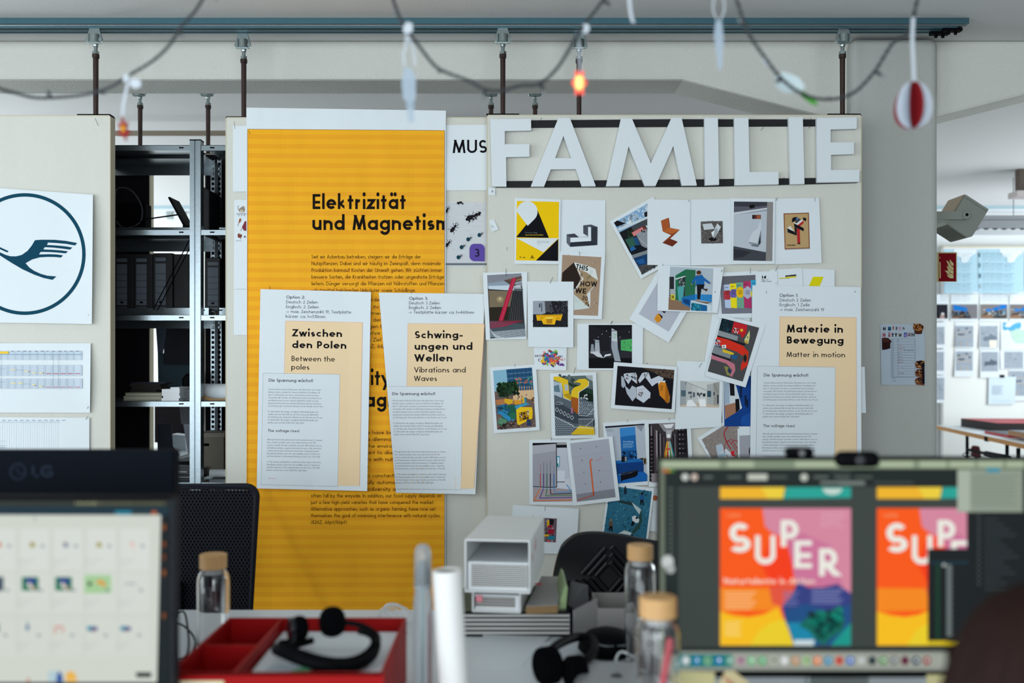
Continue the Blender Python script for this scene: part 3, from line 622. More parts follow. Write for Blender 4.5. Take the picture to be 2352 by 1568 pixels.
# speaker on the column
Q = lambda x, y: (wx(2150 + x / 6.535, 3.93), wz(400 + y / 6.535, 3.93))
sp = thing('loudspeaker', 'grey wedge-shaped loudspeaker on a bracket at the column', 'loudspeaker', (0, 0, 0))
m_spk = mat('speaker_grey', '#8b9088', .6)
poly = [Q(447, 300), Q(797, 525), Q(575, 890), Q(545, 935), Q(475, 945), Q(225, 782), Q(192, 745), Q(195, 690), Q(285, 565)]
MB().prism(poly, 3.93, 4.09).build('cabinet', m_spk, sp, bevel=.003)
a_, b_, c_, d_ = Q(447, 298), Q(285, 562), Q(282, 560), Q(444, 296)
MB().add([(a_[0] - .0008, 3.934, a_[1] + .0008), (b_[0] - .0008, 3.934, b_[1] + .0008), (b_[0] - .0008, 4.088, b_[1] + .0008), (a_[0] - .0008, 4.088, a_[1] + .0008)], [(0, 1, 2, 3)]).build('side_panel', mat('tan_panel', '#9c8d77', .6), sp)
sm = MB().prism([Q(425, 337), Q(770, 560), Q(766, 566), Q(421, 343)], 3.9292, 3.9302); sm.build('seam', mat('speaker_seam', '#5c615c', .6), sp)
g = MB()
for i in range(9):
    y = 3.945 + i * .016
    a = Q(475, 951); c = Q(215, 790); d = Q(186, 750); f_ = Q(188, 700)
    g.add([(a[0], y, a[1]), (a[0], y + .007, a[1]), (c[0], y + .007, c[1]), (c[0], y, c[1]), (d[0], y + .007, d[1]), (d[0], y, d[1])], [(0, 1, 2, 3), (3, 2, 4, 5)])
g.build('grille', mat('speaker_grille', '#55564c', .7), sp)
ax0 = wx(2157.5, 3.70) - .001
MB().box(ax0, Q(420, 0)[0], 3.912, 3.918, Q(0, 688)[1], Q(0, 568)[1]).box(ax0, ax0 + .006, 3.905, 3.99, Q(0, 700)[1], Q(0, 560)[1]).build('bracket', m_spk, sp, bevel=.001)
MB().cyl((Q(420, 0)[0], 3.906, Q(0, 625)[1]), (Q(420, 0)[0], 3.93, Q(0, 625)[1]), .0165, n=28).build('pivot', m_spk, sp, bevel=.002)
MB().cyl((Q(422, 0)[0], 3.905, Q(0, 620)[1]), (Q(422, 0)[0], 3.907, Q(0, 620)[1]), .006, n=14).build('screw', m_blackm, sp)

# fire equipment sign standing out from the column's rear edge
Ysn = 3.97
sg = thing('fire_sign', 'dark red fire equipment sign with pale flames beside the column', 'sign', (0, 0, 0))
x0 = wx(2157.5, 3.70) + .0005
MB().box(x0, wx(2197.8, Ysn), Ysn, Ysn + .003, wz(647, Ysn), wz(579, Ysn)).build('plate', mat('sign_cream', '#b9ad7c', .5), sg)
p = P(Ysn, x0=2150, y0=400, k=6.535, base=.0004)
p.rect(40, 1187, 300, 1570 + 36, '#7a0c1a')
cr = '#c6bc88'
p.poly([(212, 1275), (232, 1310), (262, 1335), (262, 1380), (235, 1370), (215, 1345), (205, 1310)], cr)
p.poly([(152, 1292), (185, 1308), (205, 1345), (235, 1385), (262, 1398), (262, 1440), (225, 1428), (190, 1395), (178, 1350)], cr)
p.poly([(160, 1372), (185, 1395), (215, 1430), (262, 1448), (262, 1500), (215, 1482), (180, 1445)], cr)
p.poly([(130, 1445), (180, 1450), (210, 1490), (262, 1508), (262, 1518), (215, 1520), (170, 1490)], cr)
p.poly([(160, 1500), (200, 1518), (262, 1522), (262, 1562), (215, 1562), (180, 1540)], cr)
p.poly([(52, 1310), (68, 1325), (70, 1560), (52, 1562)], cr); p.rect(52, 1240, 60, 1262, cr)
p.text('F002', 60, 1602, 8, th=.2, col='#2a0a0a')
p.build('printed_symbol', sg)

# far table
Tz = .88; tb = thing('far_table', 'long white-topped table with orange-brown edge in the far room', 'table', (0, 0, 0))
ed = [(3.235, 7.60), (2.93, 5.35), (3.72, 5.25), (4.02, 7.50)]
MB().prismz(ed[::-1], Tz - .028, Tz - .001).build('board_edge', mat('orange_edge', '#c28a4c', .6), tb)
MB().prismz([(x + .002 * (1 if x < 3.5 else -1), y) for x, y in ed][::-1], Tz - .001, Tz + .001).build('tabletop', mat('table_white', '#dfe5e8', .5), tb)
def onedge(xp):  # point on the near edge under a photo column
    (ax, ay), (bx_, by) = ed[0], ed[1]; k = (xp - 1176) / FPX
    t_ = (ax - k * ay) / (k * (by - ay) - (bx_ - ax)); return ax + (bx_ - ax) * t_ + .03, ay + (by - ay) * t_
for xp in (2211.5, 2302):
    X_, Y_ = onedge(xp); b = MB().cyl((X_, Y_, 0), (X_, Y_, Tz - .29 * 1), .0165, n=10).cyl((X_, Y_, .5), (X_, Y_, Tz - .03), .0105, n=10); b.build('leg', m_black, tb)
X1_, Y1_ = onedge(2211.5); X2_, Y2_ = onedge(2302)
MB().cyl((X1_, Y1_, wz(1032, Y1_)), (X2_, Y2_, wz(1052, Y2_)), .011, n=8).cyl(((X1_ + X2_) / 2, (Y1_ + Y2_) / 2, wz(1042, (Y1_ + Y2_) / 2)), (X2_, Y2_, wz(1056, Y2_)), .02, .03, n=8).build('crossbar', m_black, tb)
b = MB()
for (X_, Y_) in ((3.72, 5.6), (3.95, 7.2)): b.cyl((X_, Y_, 0), (X_, Y_, Tz - .03), .012, n=8)
b.build('leg', m_black, tb)
MB().cyl((wx(2339, 5.9), 5.9, 0), (wx(2339, 5.9), 5.9, Tz - .03), .012, n=8).build('leg', m_black, tb)
xs, ys = onedge(2266); MB().box(xs - .036, xs - .022, ys - .02, ys + .02, Tz - .034, Tz - .003).build('clip', m_black, tb)
def slab(name, pts, z0, z1, m, label, cat, top=None):
    t = thing(name, label, cat, (0, 0, 0)); MB().prismz(pts[::-1], z0, z1 - .002).build('body', m, t)
    MB().prismz(pts[::-1], z1 - .002, z1).build('cover', top or m, t); return t
m_red = mat('red_cover', '#b3343c', .5); m_redd = mat('dark_red', '#5e1a22', .6)
slab('portfolio', [(3.36, 7.45), (3.34, 6.85), (3.84, 6.80), (3.86, 7.4)], Tz + .001, Tz + .062, mat('black_case', '#14090c', .6), 'thick black portfolio with red cover on the far table', 'portfolio', m_red)
slab('folder', [(3.19, 6.72), (3.14, 6.3), (3.6, 6.25), (3.66, 6.66)], Tz + .001, Tz + .02, m_red, 'red folder lying in the middle of the far table', 'folder', mat('grey_cover', '#5e6066', .6))
slab('portfolio', [(3.13, 6.28), (3.08, 5.8), (3.7, 5.7), (3.75, 6.22)], Tz + .02, Tz + .052, mat('brown_board', '#a77c56', .6), 'stack board with brown edge and grey top on the far table', 'board', mat('grey_board', '#85888b', .6))
slab('folder', [(3.02, 5.75), (3.0, 5.5), (3.5, 5.45), (3.55, 5.69)], Tz + .001, Tz + .014, mat('rose_folder', '#a35563', .6), 'rose folder at the near end of the far table', 'folder', mat('rose_light', '#c98a92', .6))
rc = thing('red_stool', 'red upright rest with dark ring seen under the far table', 'stool', (wx(2243, 6.9), 6.9, 0))
MB().prism([(-.028, wz(1050, 6.9)), (.028, wz(1053, 6.9)), (.018, wz(1030, 6.9)), (.012, wz(1024, 6.9)), (-.022, wz(1023, 6.9)), (-.034, wz(1029, 6.9))], -.02, .02).build('rest', m_redd, rc, bevel=.006)
b = MB().tube([(-.065 + .03 * cos(t_), 0, wz(1045, 6.9) + .017 * sin(t_)) for t_ in [2 * pi * i / 16 for i in range(16)]], .0035, 6, True); b.build('ring', m_black, rc)
MB().cyl((0, 0, .45), (0, 0, wz(1050, 6.9)), .014, n=8).lathe([(.0001, .40), (.17, .40), (.19, .42), (.17, .45), (.0001, .45)], n=24).cyl((0, 0, .06), (0, 0, .40), .02, n=10).build('seat', m_black, rc)
b = MB()
for i in range(5): b.cyl((0, 0, .07), (.24 * cos(i * 1.257), .24 * sin(i * 1.257), .02), .016, n=6)
b.build('foot_star', m_black, rc)
wp = thing('wall_panel', 'white wall unit with black display beyond the far table', 'wall unit', (0, 0, 0))
MB().box(wx(2326, 7.9), wx(2326, 7.9) + .3, 7.96, 8.0, wz(1016, 7.9), wz(951, 7.9)).build('case', m_white, wp, bevel=.004)
MB().box(wx(2335, 7.9), wx(2335, 7.9) + .15, 7.956, 7.96, wz(968, 7.9), wz(962, 7.9)).build('display', m_blackm, wp)

# ================================================================== paper on the boards
CA = (1100, 430, 4.2375); CB = (1400, 430, 4.2385); CC = (1100, 800, 3.485); CD = (1380, 720, 3.92); CE = (1150, 960, 5.0575); CF = (1700, 640, 3.733)
CP = (0, 0, 1.0)
def to_px(c, p): return (c[0] + p[0] / c[2], c[1] + p[1] / c[2])
class Sheet:
    def __init__(s, name, label, cat, crop, corners, Yb, k=0, curl=.0025, off=None, group=None, m=None, nx=10, ny=12):
        C = [to_px(crop, p) for p in corners]; s.C = C; s.crop = crop; s.Yb = Yb
        ys = [c[1] for c in C]; xs = [c[0] for c in C]; y0, y1, x0, x1 = min(ys), max(ys), min(xs), max(xs)
        base = .0018 + .0040 * k
        if off is None:
            def off(x, y):
                v = min(max((y - y0) / (y1 - y0), 0), 1); u = min(max((x - x0) / (x1 - x0), 0), 1)
                return curl * 1.3 * v + curl * .25 * u
        s.off = lambda x, y: base + off(x, y)
        vs = []; fs = []; a, b, c, d = C
        for j in range(ny + 1):
            for i in range(nx + 1):
                u = i / nx; w = j / ny
                q = [(a[t] * (1 - u) + b[t] * u) * (1 - w) + (d[t] * (1 - u) + c[t] * u) * w for t in (0, 1)]
                vs.append(px(q[0], q[1], Yb - s.off(q[0], q[1])))
        for j in range(ny):
            for i in range(nx): q = j * (nx + 1) + i; fs.append((q, q + nx + 1, q + nx + 2, q + 1))
        s.o = tag(mesh_obj(name, vs, fs, m or m_paper, smooth=True), label, cat, group)
        s.label = label
    def P(s, crop=None, base=.0006):
        c = crop or s.crop; return P(s.Yb, s.off, c[0], c[1], c[2], base)
npin = [0]
def pin(crop, x, y, dx, dy, Yb, label, out=.014, d0=0.0):   # thin steel pin; tip in the board, body leaning out
    a = to_px(crop, (x, y)); b = to_px(crop, (x + dx, y + dy))
    tag(MB().cyl(px(a[0], a[1], Yb - .0005 - d0), px(b[0], b[1], Yb - out - d0), .0007, n=5).build('steel_pin', m_pin), label, 'pin', 'steel pins in the pinboards')
WB = '#0b0b10'

# ---------- the letters F A M I L I E on two black strips
m_strip = mat('black_strip', '#07070c', .7)
K1 = (1100, 250, 5.2267); K2 = (1540, 250, 5.2267)
def word_sign():
    t = thing('word_sign', 'white cut-out letters reading FAMILIE on two black strips', 'sign', (0, 0, 0))
    def q(c, pts): return [(wx(to_px(c, p)[0], YA), wz(to_px(c, p)[1], YA)) for p in pts]
    def qq(c1, pts1, c2, pts2): return q(c1, pts1) + q(c2, pts2)
    MB().prism(qq(K1, [(300, 232), (300, 145), (2290, 128)], K2, [(1740, 131), (2120, 133), (2120, 160), (1740, 212), (120, 218)]), YA - .006, YA - .0005).build('strip', m_strip, t)
    MB().prism(qq(K1, [(200, 948), (200, 870), (640, 868), (2352, 852)], K2, [(1740, 832), (2230, 828), (2230, 892), (1740, 905), (400, 938)]), YA - .006, YA - .0005).build('strip', m_strip, t)
    def letter(name, c, pts, holes=None, tilt=0):
        pl = q(c, pts); b = MB().prism(pl, YA - .022, YA - .0065); b = b.prism(q(c, holes), YA - .022, YA - .0065) if holes else b; o = b.build('letter', m_foam, t)
        return o
    letter('f', K1, [(137, 142), (624, 138), (626, 276), (311, 283), (311, 441), (604, 438), (606, 588), (326, 594), (330, 943), (158, 943)])
    letter('a', K1, [(949, 131), (1018, 130), (1010, 340), (912, 606), (1010, 606), (1010, 739), (860, 740), (780, 943), (621, 943)], [(1018, 130), (1088, 129), (1396, 938), (1231, 941), (1160, 738), (1010, 739), (1010, 606), (1104, 606), (1010, 340)])
    letter('m', K1, [(1698, 133), (1827, 132), (2053, 668), (2300, 128), (2421, 126), (2603, 930), (2425, 932), (2322, 460), (2110, 936), (1983, 937), (1788, 465), (1679, 937), (1519, 939)])
    letter('i', K2, [(394, 128), (554, 125), (568, 922), (402, 929)])
    letter('l', K2, [(750, 128), (918, 124), (931, 773), (1277, 768), (1279, 918), (759, 930)])
    letter('i', K2, [(1398, 121), (1567, 116), (1587, 913), (1420, 918)])
    letter('e', K2, [(1733, 129), (2211, 120), (2209, 256), (1898, 265), (1898, 419), (2176, 416), (2178, 558), (1903, 567), (1904, 749), (2243, 743), (2241, 887), (1739, 896)])
word_sign()
for (c, x, y, dx, dy, lb) in ((K1, 717, 180, 38, -76, 'upper strip between F and A'), (K1, 1474, 165, 8, -28, 'upper strip between A and M'), (K1, 1018, 905, 0, -52, 'lower strip under the letter A'), (K2, 0, 865, 36, -22, 'lower strip under the letter M'), (K2, 1085, 255, 35, -35, 'upper strip above the letter L'), (K2, 1345, 862, 20, -38, 'lower strip between L and I'), (K2, 1660, 235, 28, -45, 'upper strip before E, lower of two'), (K2, 1686, 180, 2, -78, 'upper strip before E, upper of two')):
    pin(c, x, y, dx, dy, YA - .006, 'steel pin in the ' + lb)

# ---------- tags at the board's left edge
s = Sheet('paper_tag', 'tiny paper tag under the letter F at the board edge', 'tag', CA, [(90, 5), (160, 8), (157, 78), (88, 74)], YA, 0)
p = s.P(); p.text('A', 120, 50, 24, th=.15, col='#70767a'); p.build('printed_mark', s.o)
s = Sheet('paper_tag', 'small tilted white paper tag left of the yellow poster print', 'tag', CA, [(98, 322), (148, 314), (190, 412), (126, 432)], YA, 0)
p = s.P(); p.text('art', 118, 372, 16, th=.14, col='#70767a', rot=60); p.build('printed_mark', s.o)

# ---------- shape sheet
s = Sheet('print_sheet', 'white sheet showing a dark grey L-shaped bent bench, beside the yellow poster print', 'print', CA, [(795, 120), (1231, 126), (1228, 760), (785, 755)], YA, 0)
p = s.P()
p.poly([(888, 488), (975, 486), (1092, 480), (1092, 388), (1062, 384), (1062, 478), (1015, 448), (1015, 370), (1092, 362), (1155, 386), (1153, 562), (888, 580)], '#4c515c')
p.poly([(888, 535), (1092, 522), (1153, 562), (888, 580)], '#2b2f38'); p.poly([(1092, 388), (1155, 386), (1153, 562), (1092, 522)], '#33373f')
p.poly([(853, 458), (890, 488), (888, 580), (853, 540)], '#60656f'); p.poly([(853, 458), (930, 450), (975, 486), (890, 488)], '#3f434d')
p.poly([(890, 490), (1092, 484), (1092, 522), (890, 535)], '#dde5ea'); p.poly([(1068, 392), (1090, 390), (1090, 522), (1068, 505)], '#dde5ea')
p.build('printed_picture', s.o)
# ---------- yellow poster print
s = Sheet('print_sheet', 'yellow, black and white geometric poster print with a white drop shape', 'print', CA, [(347, 103), (797, 118), (785, 748), (345, 745)], YA, 1)
p = s.P(); Ye = '#f0c408'
p.quad((370, 133), (780, 142), (772, 716), (360, 710), Ye, 6, 8)
p.poly([(572, 225), (682, 492), (362, 486)], '#0d0c14')
tri = [(372 + 0, 180), (367, 240), (475, 375)]
pts = [(470 + 101 * cos(R(a)), 237 + 101 * sin(R(a))) for a in range(-180, 45, 9)] + [(541, 310), (475, 375)]
p.poly(pts, '#d9e0e3')
p.poly([(366, 495), (775, 495), (628, 632)], '#d9e0e3'); p.poly([(772, 502), (771, 717), (555, 712)], '#0d0c14')
p.text('27° prêmio design', 450, 446, 11, w=118, th=.1, col='#8e8e8e'); p.text('museu da casa brasileira', 450, 468, 11, w=176, th=.2, col=Ye)
for i in range(4): p.text(['inscrições até', 'exposição de', 'quarta a domingo', 'entrada livre'][i], 565, 524 + i * 8 + (6 if i == 3 else 0), 5, w=[115, 118, 116, 44][i], th=.14, col='#60646c')
p.poly([(395, 678), (402, 674), (410, 678), (404, 688)], '#2a2408'); p.rect(425, 680, 452, 686, '#2a2408'); p.poly([(505, 672), (520, 662), (530, 672), (518, 678)], '#2a2408'); p.rect(502, 682, 538, 690, '#2a2408')
p.build('printed_picture', s.o)
# ---------- folded-card sheet
s = Sheet('print_sheet', 'print of a folded kraft card reading THIS IS HOW WE DO IT', 'print', CA, [(778, 625), (1228, 640), (1195, 1285), (760, 1275)], YA, 1.6)
p = s.P()
p.quad((812, 657), (1191, 680), (1158, 1250), (785, 1238), '#a58c76', 6, 8)
p.specks([(812, 657), (1191, 680), (1158, 1250), (785, 1238)], 160, ['#ab927d', '#9d856f', '#b09a86'], 9, 3, .5)
p.poly([(925, 730), (812, 830), (800, 1000), (930, 1010), (990, 890)], '#2c211c')
p.poly([(930, 735), (1100, 775), (1158, 910), (1045, 1040), (1080, 1175), (925, 1040), (1010, 895)], '#a18767')
p.poly([(925, 730), (1050, 760), (1135, 795), (1158, 905), (1105, 870), (1050, 828), (950, 790)], '#d8dcd9')
p.poly([(925, 730), (935, 740), (1018, 892), (930, 1010), (925, 1000), (1005, 892)], '#e4e6e4')
p.poly([(925, 1040), (1080, 1175), (925, 1195)], '#c9d3cf'); p.poly([(1158, 912), (1085, 1010), (1083, 1175), (1050, 1040)], '#d5dbdb')
for t_, x, y, c_, w, r in (('THIS', 940, 795, 50, 122, 10), ('IS', 985, 870, 36, 20, 10), ('HOW', 988, 962, 50, 160, 2), ('WE', 935, 1028, 50, 108, 4), ('DO', 1005, 1092, 40, 50, 14), ('IT?', 1030, 1145, 30, 42, 20)): p.text(t_, x, y, c_, w=w, th=.24, rot=r, col='#110d0c')
for i in range(3): p.line([(1050, 880 + i * 9), (1090, 850 + i * 9)], 2.5, '#2f6b48'); p.line([(1080 + i * 10, 840), (1088 + i * 10, 805)], 1.5, '#7d9a90')
p.text('info', 930, 1110, 20, th=.08, col='#9fc0b4', rot=8)
p.build('printed_picture', s.o)
# ---------- red beam hall
s = Sheet('print_sheet', 'print of a hall with a slanting magenta-red beam, hanging over the board edge', 'print', CA, [(38, 830), (470, 823), (462, 1476), (68, 1485)], YA, .8, curl=.004)
p = s.P()
p.quad((80, 855), (412, 836), (453, 1448), (110, 1472), '#3d3a3a', 6, 8)
p.quad((80, 855), (412, 836), (415, 905), (85, 935), '#84868f'); p.poly([(85, 935), (300, 905), (415, 870), (422, 960), (90, 985)], '#8f9cab')
p.poly([(90, 960), (400, 950), (425, 1010), (95, 990)], '#c7d2dc'); p.poly([(240, 905), (415, 862), (418, 900), (300, 945)], '#6b5446')
for i in range(7): p.line([(330, 900 + i * 13), (418, 872 + i * 17)], 4, '#b59a84' if i % 2 else '#4a3528'); p.line([(245 + i * 12, 905), (330 + i * 6, 960)], 2.5, '#22252b')
p.poly([(95, 1005), (330, 1010), (300, 1160), (103, 1170)], '#7a6c56'); p.ell(205, 1090, 34, 30, '#9b8a68'); p.ell(205, 1085, 13, 12, '#c9b48c')
p.poly([(103, 1168), (300, 1160), (280, 1290), (106, 1300)], '#2a241c')
for i in range(7): p.line([(345 + i * 12, 985), (290 + i * 22, 1290)], 5, '#15161a'); p.line([(351 + i * 12, 985), (300 + i * 22, 1290)], 4, '#4e5257')
p.poly([(106, 1300), (446, 1330), (452, 1448), (110, 1472)], '#46525a')
for i in range(15): p.line([(108 + i * 4, 1360 + i * 8), (450, 1325 + i * 9)] if i > 5 else [(110, 1378 + i * 14), (170 + i * 22, 1468)], 3.6, '#c9d1d6')
for i in range(8): p.line([(106, 1310 + i * 9), (420 - i * 22, 1300 + i * 7)], 4, '#a02748')
p.poly([(322, 885), (362, 880), (235, 1300), (190, 1298)], '#b3203f'); p.line([(345, 884), (215, 1298)], 4, '#d8506c')
p.build('printed_picture', s.o)
# ---------- yellow bench
s = Sheet('print_sheet', 'white sheet with a small night photo of a bright yellow wide bench', 'print', CA, [(470, 915), (922, 918), (918, 1558), (480, 1553)], YA, 2.2)
p = s.P(); p.rect(526, 1106, 865, 1360, '#1d1e24', 5, 4); p.poly([(526, 1106), (640, 1108), (648, 1225), (526, 1260)], '#9aa0ab'); p.poly([(640, 1106), (700, 1108), (730, 1210), (648, 1215)], '#4d4c52')
p.rect(585, 1130, 598, 1170, '#3a3c44'); p.rect(608, 1125, 616, 1210, '#3a3c44')
p.specks([(690, 1110), (862, 1110), (862, 1235), (690, 1240)], 90, ['#33343a', '#4b4b50', '#23242a', '#55555a', '#17181c'], 8, 5)
p.poly([(526, 1235), (865, 1240), (865, 1360), (526, 1358)], '#202126'); p.specks([(526, 1245), (865, 1245), (865, 1358), (526, 1358)], 60, ['#26272d', '#17181c'], 9, 6)
p.poly([(556, 1242), (815, 1237), (795, 1298), (750, 1290), (738, 1335), (626, 1332), (612, 1296), (566, 1297)], '#f0b518')
p.poly([(560, 1246), (812, 1241), (808, 1250), (565, 1256)], '#c98d0c'); p.poly([(652, 1265), (722, 1262), (718, 1278), (655, 1280)], '#f7d258'); p.poly([(655, 1282), (718, 1280), (710, 1325), (660, 1325)], '#b97f10'); p.poly([(600, 1260), (640, 1262), (612, 1292), (575, 1290)], '#dc9f10'); p.poly([(745, 1262), (790, 1258), (790, 1288), (752, 1286)], '#dc9f10')
p.build('printed_picture', s.o)
# ---------- dark hall with green board (landscape)
s = Sheet('print_sheet', 'landscape print of a black exhibition hall with a white slab and green board', 'print', CP, [(1326, 743), (1477, 743), (1476, 851), (1325, 849)], YA, .6)
p = s.P(); p.rect(1352, 746, 1451.5, 845.5, '#1b1b21', 5, 5); p.rect(1352, 806, 1451, 822, '#2a2b31'); p.rect(1352, 822, 1451.5, 845.5, '#0c0c12')
p.poly([(1352, 746), (1400, 762), (1451, 750), (1451, 746)], '#141419'); p.rect(1400, 776, 1451, 808, '#26272d')
for x, y in ((1393, 760), (1383, 767), (1401, 773), (1424, 774), (1445, 762), (1374, 774), (1365, 780)): p.ell(x, y, .9, .9, '#cfd4d8', 8)
p.poly([(1405, 753.5), (1417, 760), (1419, 800), (1426, 830), (1412, 829), (1404, 797)], '#9aa0aa'); p.poly([(1405, 753.5), (1417, 760), (1418, 785), (1404.5, 782)], '#c3c9cf'); p.text('MUZE', 1406, 761, 4, w=9, th=.25); p.text('CTRL', 1407, 770, 4, w=9, th=.2, col='#55a55a'); p.text('ART', 1408, 776, 3, w=7, th=.2, col='#55a55a')
p.poly([(1426, 781), (1451.5, 778), (1451.5, 807), (1426, 804)], '#4fae62'); p.specks([(1430, 785), (1451, 783), (1451, 802), (1430, 801)], 28, ['#12301c'], 1.4, 8, .5)
p.poly([(1367, 780), (1376, 781), (1378, 808), (1366, 806)], '#a7adb5'); p.text('ag', 1369, 786, 3, th=.2, col='#3d4a3f'); p.poly([(1358, 790), (1363, 790), (1366, 812), (1356, 812)], '#8f959d')
p.poly([(1355, 808), (1375, 806), (1386, 822), (1372, 819), (1362, 812)], '#c9cdd2'); p.poly([(1386, 822), (1390, 814), (1403, 812), (1403, 816), (1392, 818)], '#e0e3e5')
p.build('printed_picture', s.o)
# ---------- tilted street photo
s = Sheet('print_sheet', 'strongly tilted print of a street with red and white awning, top left of the row', 'print', CB, [(0, 333), (425, 92), (735, 655), (305, 892)], YA, .4, curl=.004)
p = s.P(); q4 = [(42, 345), (405, 140), (680, 640), (318, 850)]
p.quad(*q4, '#41464b', 6, 8); p.poly([(42, 345), (405, 140), (470, 250), (95, 440)], '#7fa6c8')
p.specks([(70, 340), (380, 165), (400, 260), (110, 400)], 60, ['#b9cddd', '#9cbbd4', '#d5e0e6'], 16, 4)
p.poly([(42, 345), (75, 322), (160, 352), (70, 385)], '#141318'); p.poly([(335, 250), (400, 215), (420, 280), (345, 290)], '#17161b')
p.poly([(80, 400), (400, 270), (405, 290), (90, 425)], '#c9d3da'); p.poly([(95, 440), (210, 385), (300, 560), (200, 640)], '#17191d'); p.poly([(150, 510), (225, 480), (260, 560), (200, 590)], '#2f5b4c')
p.specks([(170, 430), (230, 410), (240, 480), (190, 500)], 25, ['#2c4a2a', '#1c2c1c'], 10, 8)
p.poly([(215, 440), (335, 375), (345, 400), (240, 480)], '#c4373a')
for i in range(4): p.line([(222 + i * 4, 446 + i * 9), (338 + i * 3, 384 + i * 9)], 2.5, '#e9e6e4')
p.poly([(260, 460), (400, 380), (430, 560), (330, 600)], '#8a9096'); p.line([(280, 490), (400, 600)], 4, '#b9bdc0')
p.specks([(300, 400), (380, 360), (400, 430), (320, 460)], 26, ['#1b1b20', '#b9332f', '#d8d8d8'], 8, 9)
p.poly([(228, 490), (262, 482), (320, 612), (290, 628)], '#1e4b78'); p.poly([(190, 590), (290, 560), (420, 620), (300, 690), (215, 660)], '#101820'); p.poly([(195, 592), (235, 570), (260, 600), (210, 625)], '#23609b')
p.poly([(215, 660), (400, 600), (410, 640), (230, 700)], '#7d8488'); p.poly([(235, 690), (420, 630), (560, 700), (350, 800), (280, 760)], '#143b63'); p.poly([(255, 715), (330, 690), (350, 740), (290, 745)], '#1f568f')
p.poly([(280, 770), (680, 640), (318, 850)], '#4b4a4b'); p.specks([(290, 780), (450, 745), (440, 790), (318, 845)], 40, ['#5c5b5b', '#39383a'], 8, 3)
p.build('printed_picture', s.o)
# ---------- row of four
s = Sheet('print_sheet', 'white sheet showing an orange-brown zigzag wooden chair', 'print', CB, [(368, 118), (785, 122), (785, 762), (368, 755)], YA, 1.8)
p = s.P(); p.poly([(500, 325), (570, 297), (583, 392), (518, 430)], '#a9552b'); p.poly([(518, 430), (583, 392), (685, 413), (610, 462)], '#b9632f'); p.poly([(610, 455), (685, 413), (672, 424), (590, 500), (535, 535), (515, 540), (600, 465), (519, 432)], '#8a3f22')
p.poly([(515, 540), (590, 500), (665, 530), (612, 577)], '#6e2e1c'); p.poly([(570, 297), (577, 298), (590, 390), (583, 392)], '#7d3b20'); p.build('printed_picture', s.o)
s = Sheet('print_sheet', 'white sheet with a small square photo of folded steel on gravel', 'print', CB, [(770, 120), (1195, 112), (1230, 750), (783, 762)], YA, 1.2)
p = s.P(); qd = [(888, 333), (1101, 328), (1105, 545), (893, 547)]; p.quad(*qd, '#5d5856', 3, 3); p.specks(qd, 140, ['#6f6a67', '#4b4745', '#807b77', '#3f3b3a'], 6, 2)
p.poly([(905, 358), (995, 350), (1022, 405), (920, 415)], '#c4cbd0'); p.poly([(1022, 405), (1050, 350), (1085, 388), (1060, 430)], '#c9d0d5'); p.poly([(1022, 410), (1045, 395), (1058, 432), (1010, 495), (1000, 465)], '#9fa6ab'); p.poly([(990, 440), (1025, 415), (1008, 490)], '#e1e5e8'); p.ell(1003, 505, 38, 18, '#131116'); p.line([(1060, 430), (1015, 498)], 4, '#d5dadd')
p.build('printed_picture', s.o)
s = Sheet('print_sheet', 'white-bordered print of a white room with a rolled form flowing from the wall', 'print', CB, [(1178, 106), (1612, 110), (1605, 746), (1192, 748)], YA, 2.4)
p = s.P(); p.quad((1212, 138), (1592, 143), (1584, 718), (1205, 712), '#9ba1ab', 5, 7); p.poly([(1212, 138), (1535, 142), (1535, 205), (1210, 252)], '#5b5b66'); p.poly([(1212, 138), (1535, 142), (1535, 178), (1400, 190), (1211, 185)], '#3d3c45'); p.poly([(1362, 172), (1410, 170), (1415, 195), (1380, 206), (1362, 200)], '#101015')
p.poly([(1210, 245), (1535, 198), (1535, 212), (1210, 268)], '#c9ced4'); p.poly([(1211, 268), (1533, 232), (1524, 632), (1206, 572)], '#b9c0c9'); p.rect(1389, 268, 1474, 308, '#5e2c22'); p.rect(1389, 268, 1410, 308, '#2c2024'); p.poly([(1430, 275), (1470, 272), (1468, 305), (1435, 306)], '#a0563a')
p.poly([(1206, 572), (1524, 632), (1521, 716), (1205, 712)], '#43454c'); p.poly([(1206, 600), (1380, 625), (1300, 680), (1206, 690)], '#303138'); p.poly([(1535, 142), (1592, 143), (1584, 718), (1521, 716)], '#8b8685')
p.poly([(1474, 310), (1476, 450), (1440, 555), (1390, 550), (1352, 545), (1352, 525), (1390, 440), (1440, 400)], '#c9cfd6'); p.poly([(1352, 530), (1440, 545), (1430, 560), (1360, 548)], '#8d939b'); p.poly([(1474, 410), (1476, 540), (1445, 582), (1380, 570), (1380, 555), (1440, 556)], '#6f757d'); p.poly([(1466, 470), (1468, 540), (1450, 560)], '#1c1d24')
p.build('printed_picture', s.o)
s = Sheet('print_sheet', 'white sheet showing a framed tan poster of red, white and black slanted blocks', 'print', CB, [(1605, 112), (2040, 103), (2065, 738), (1605, 750)], YA, 1.4)
p = s.P(); p.poly([(1700, 262), (1706, 610), (1950, 600), (1952, 590)], '#a9adae'); p.poly([(1694, 254), (1941, 246), (1950, 594), (1705, 603)], '#8a5238'); p.poly([(1704, 263), (1932, 256), (1940, 586), (1714, 594)], '#b99a6c')
B_ = '#16141a'; Rr = '#b3262c'; Wt = '#d8d6cc'
p.poly([(1790, 292), (1822, 288), (1822, 322), (1776, 342), (1776, 308)], B_); p.poly([(1822, 288), (1842, 300), (1812, 322)], '#2f6f9c'); p.poly([(1884, 292), (1916, 302), (1912, 332), (1884, 318)], B_)
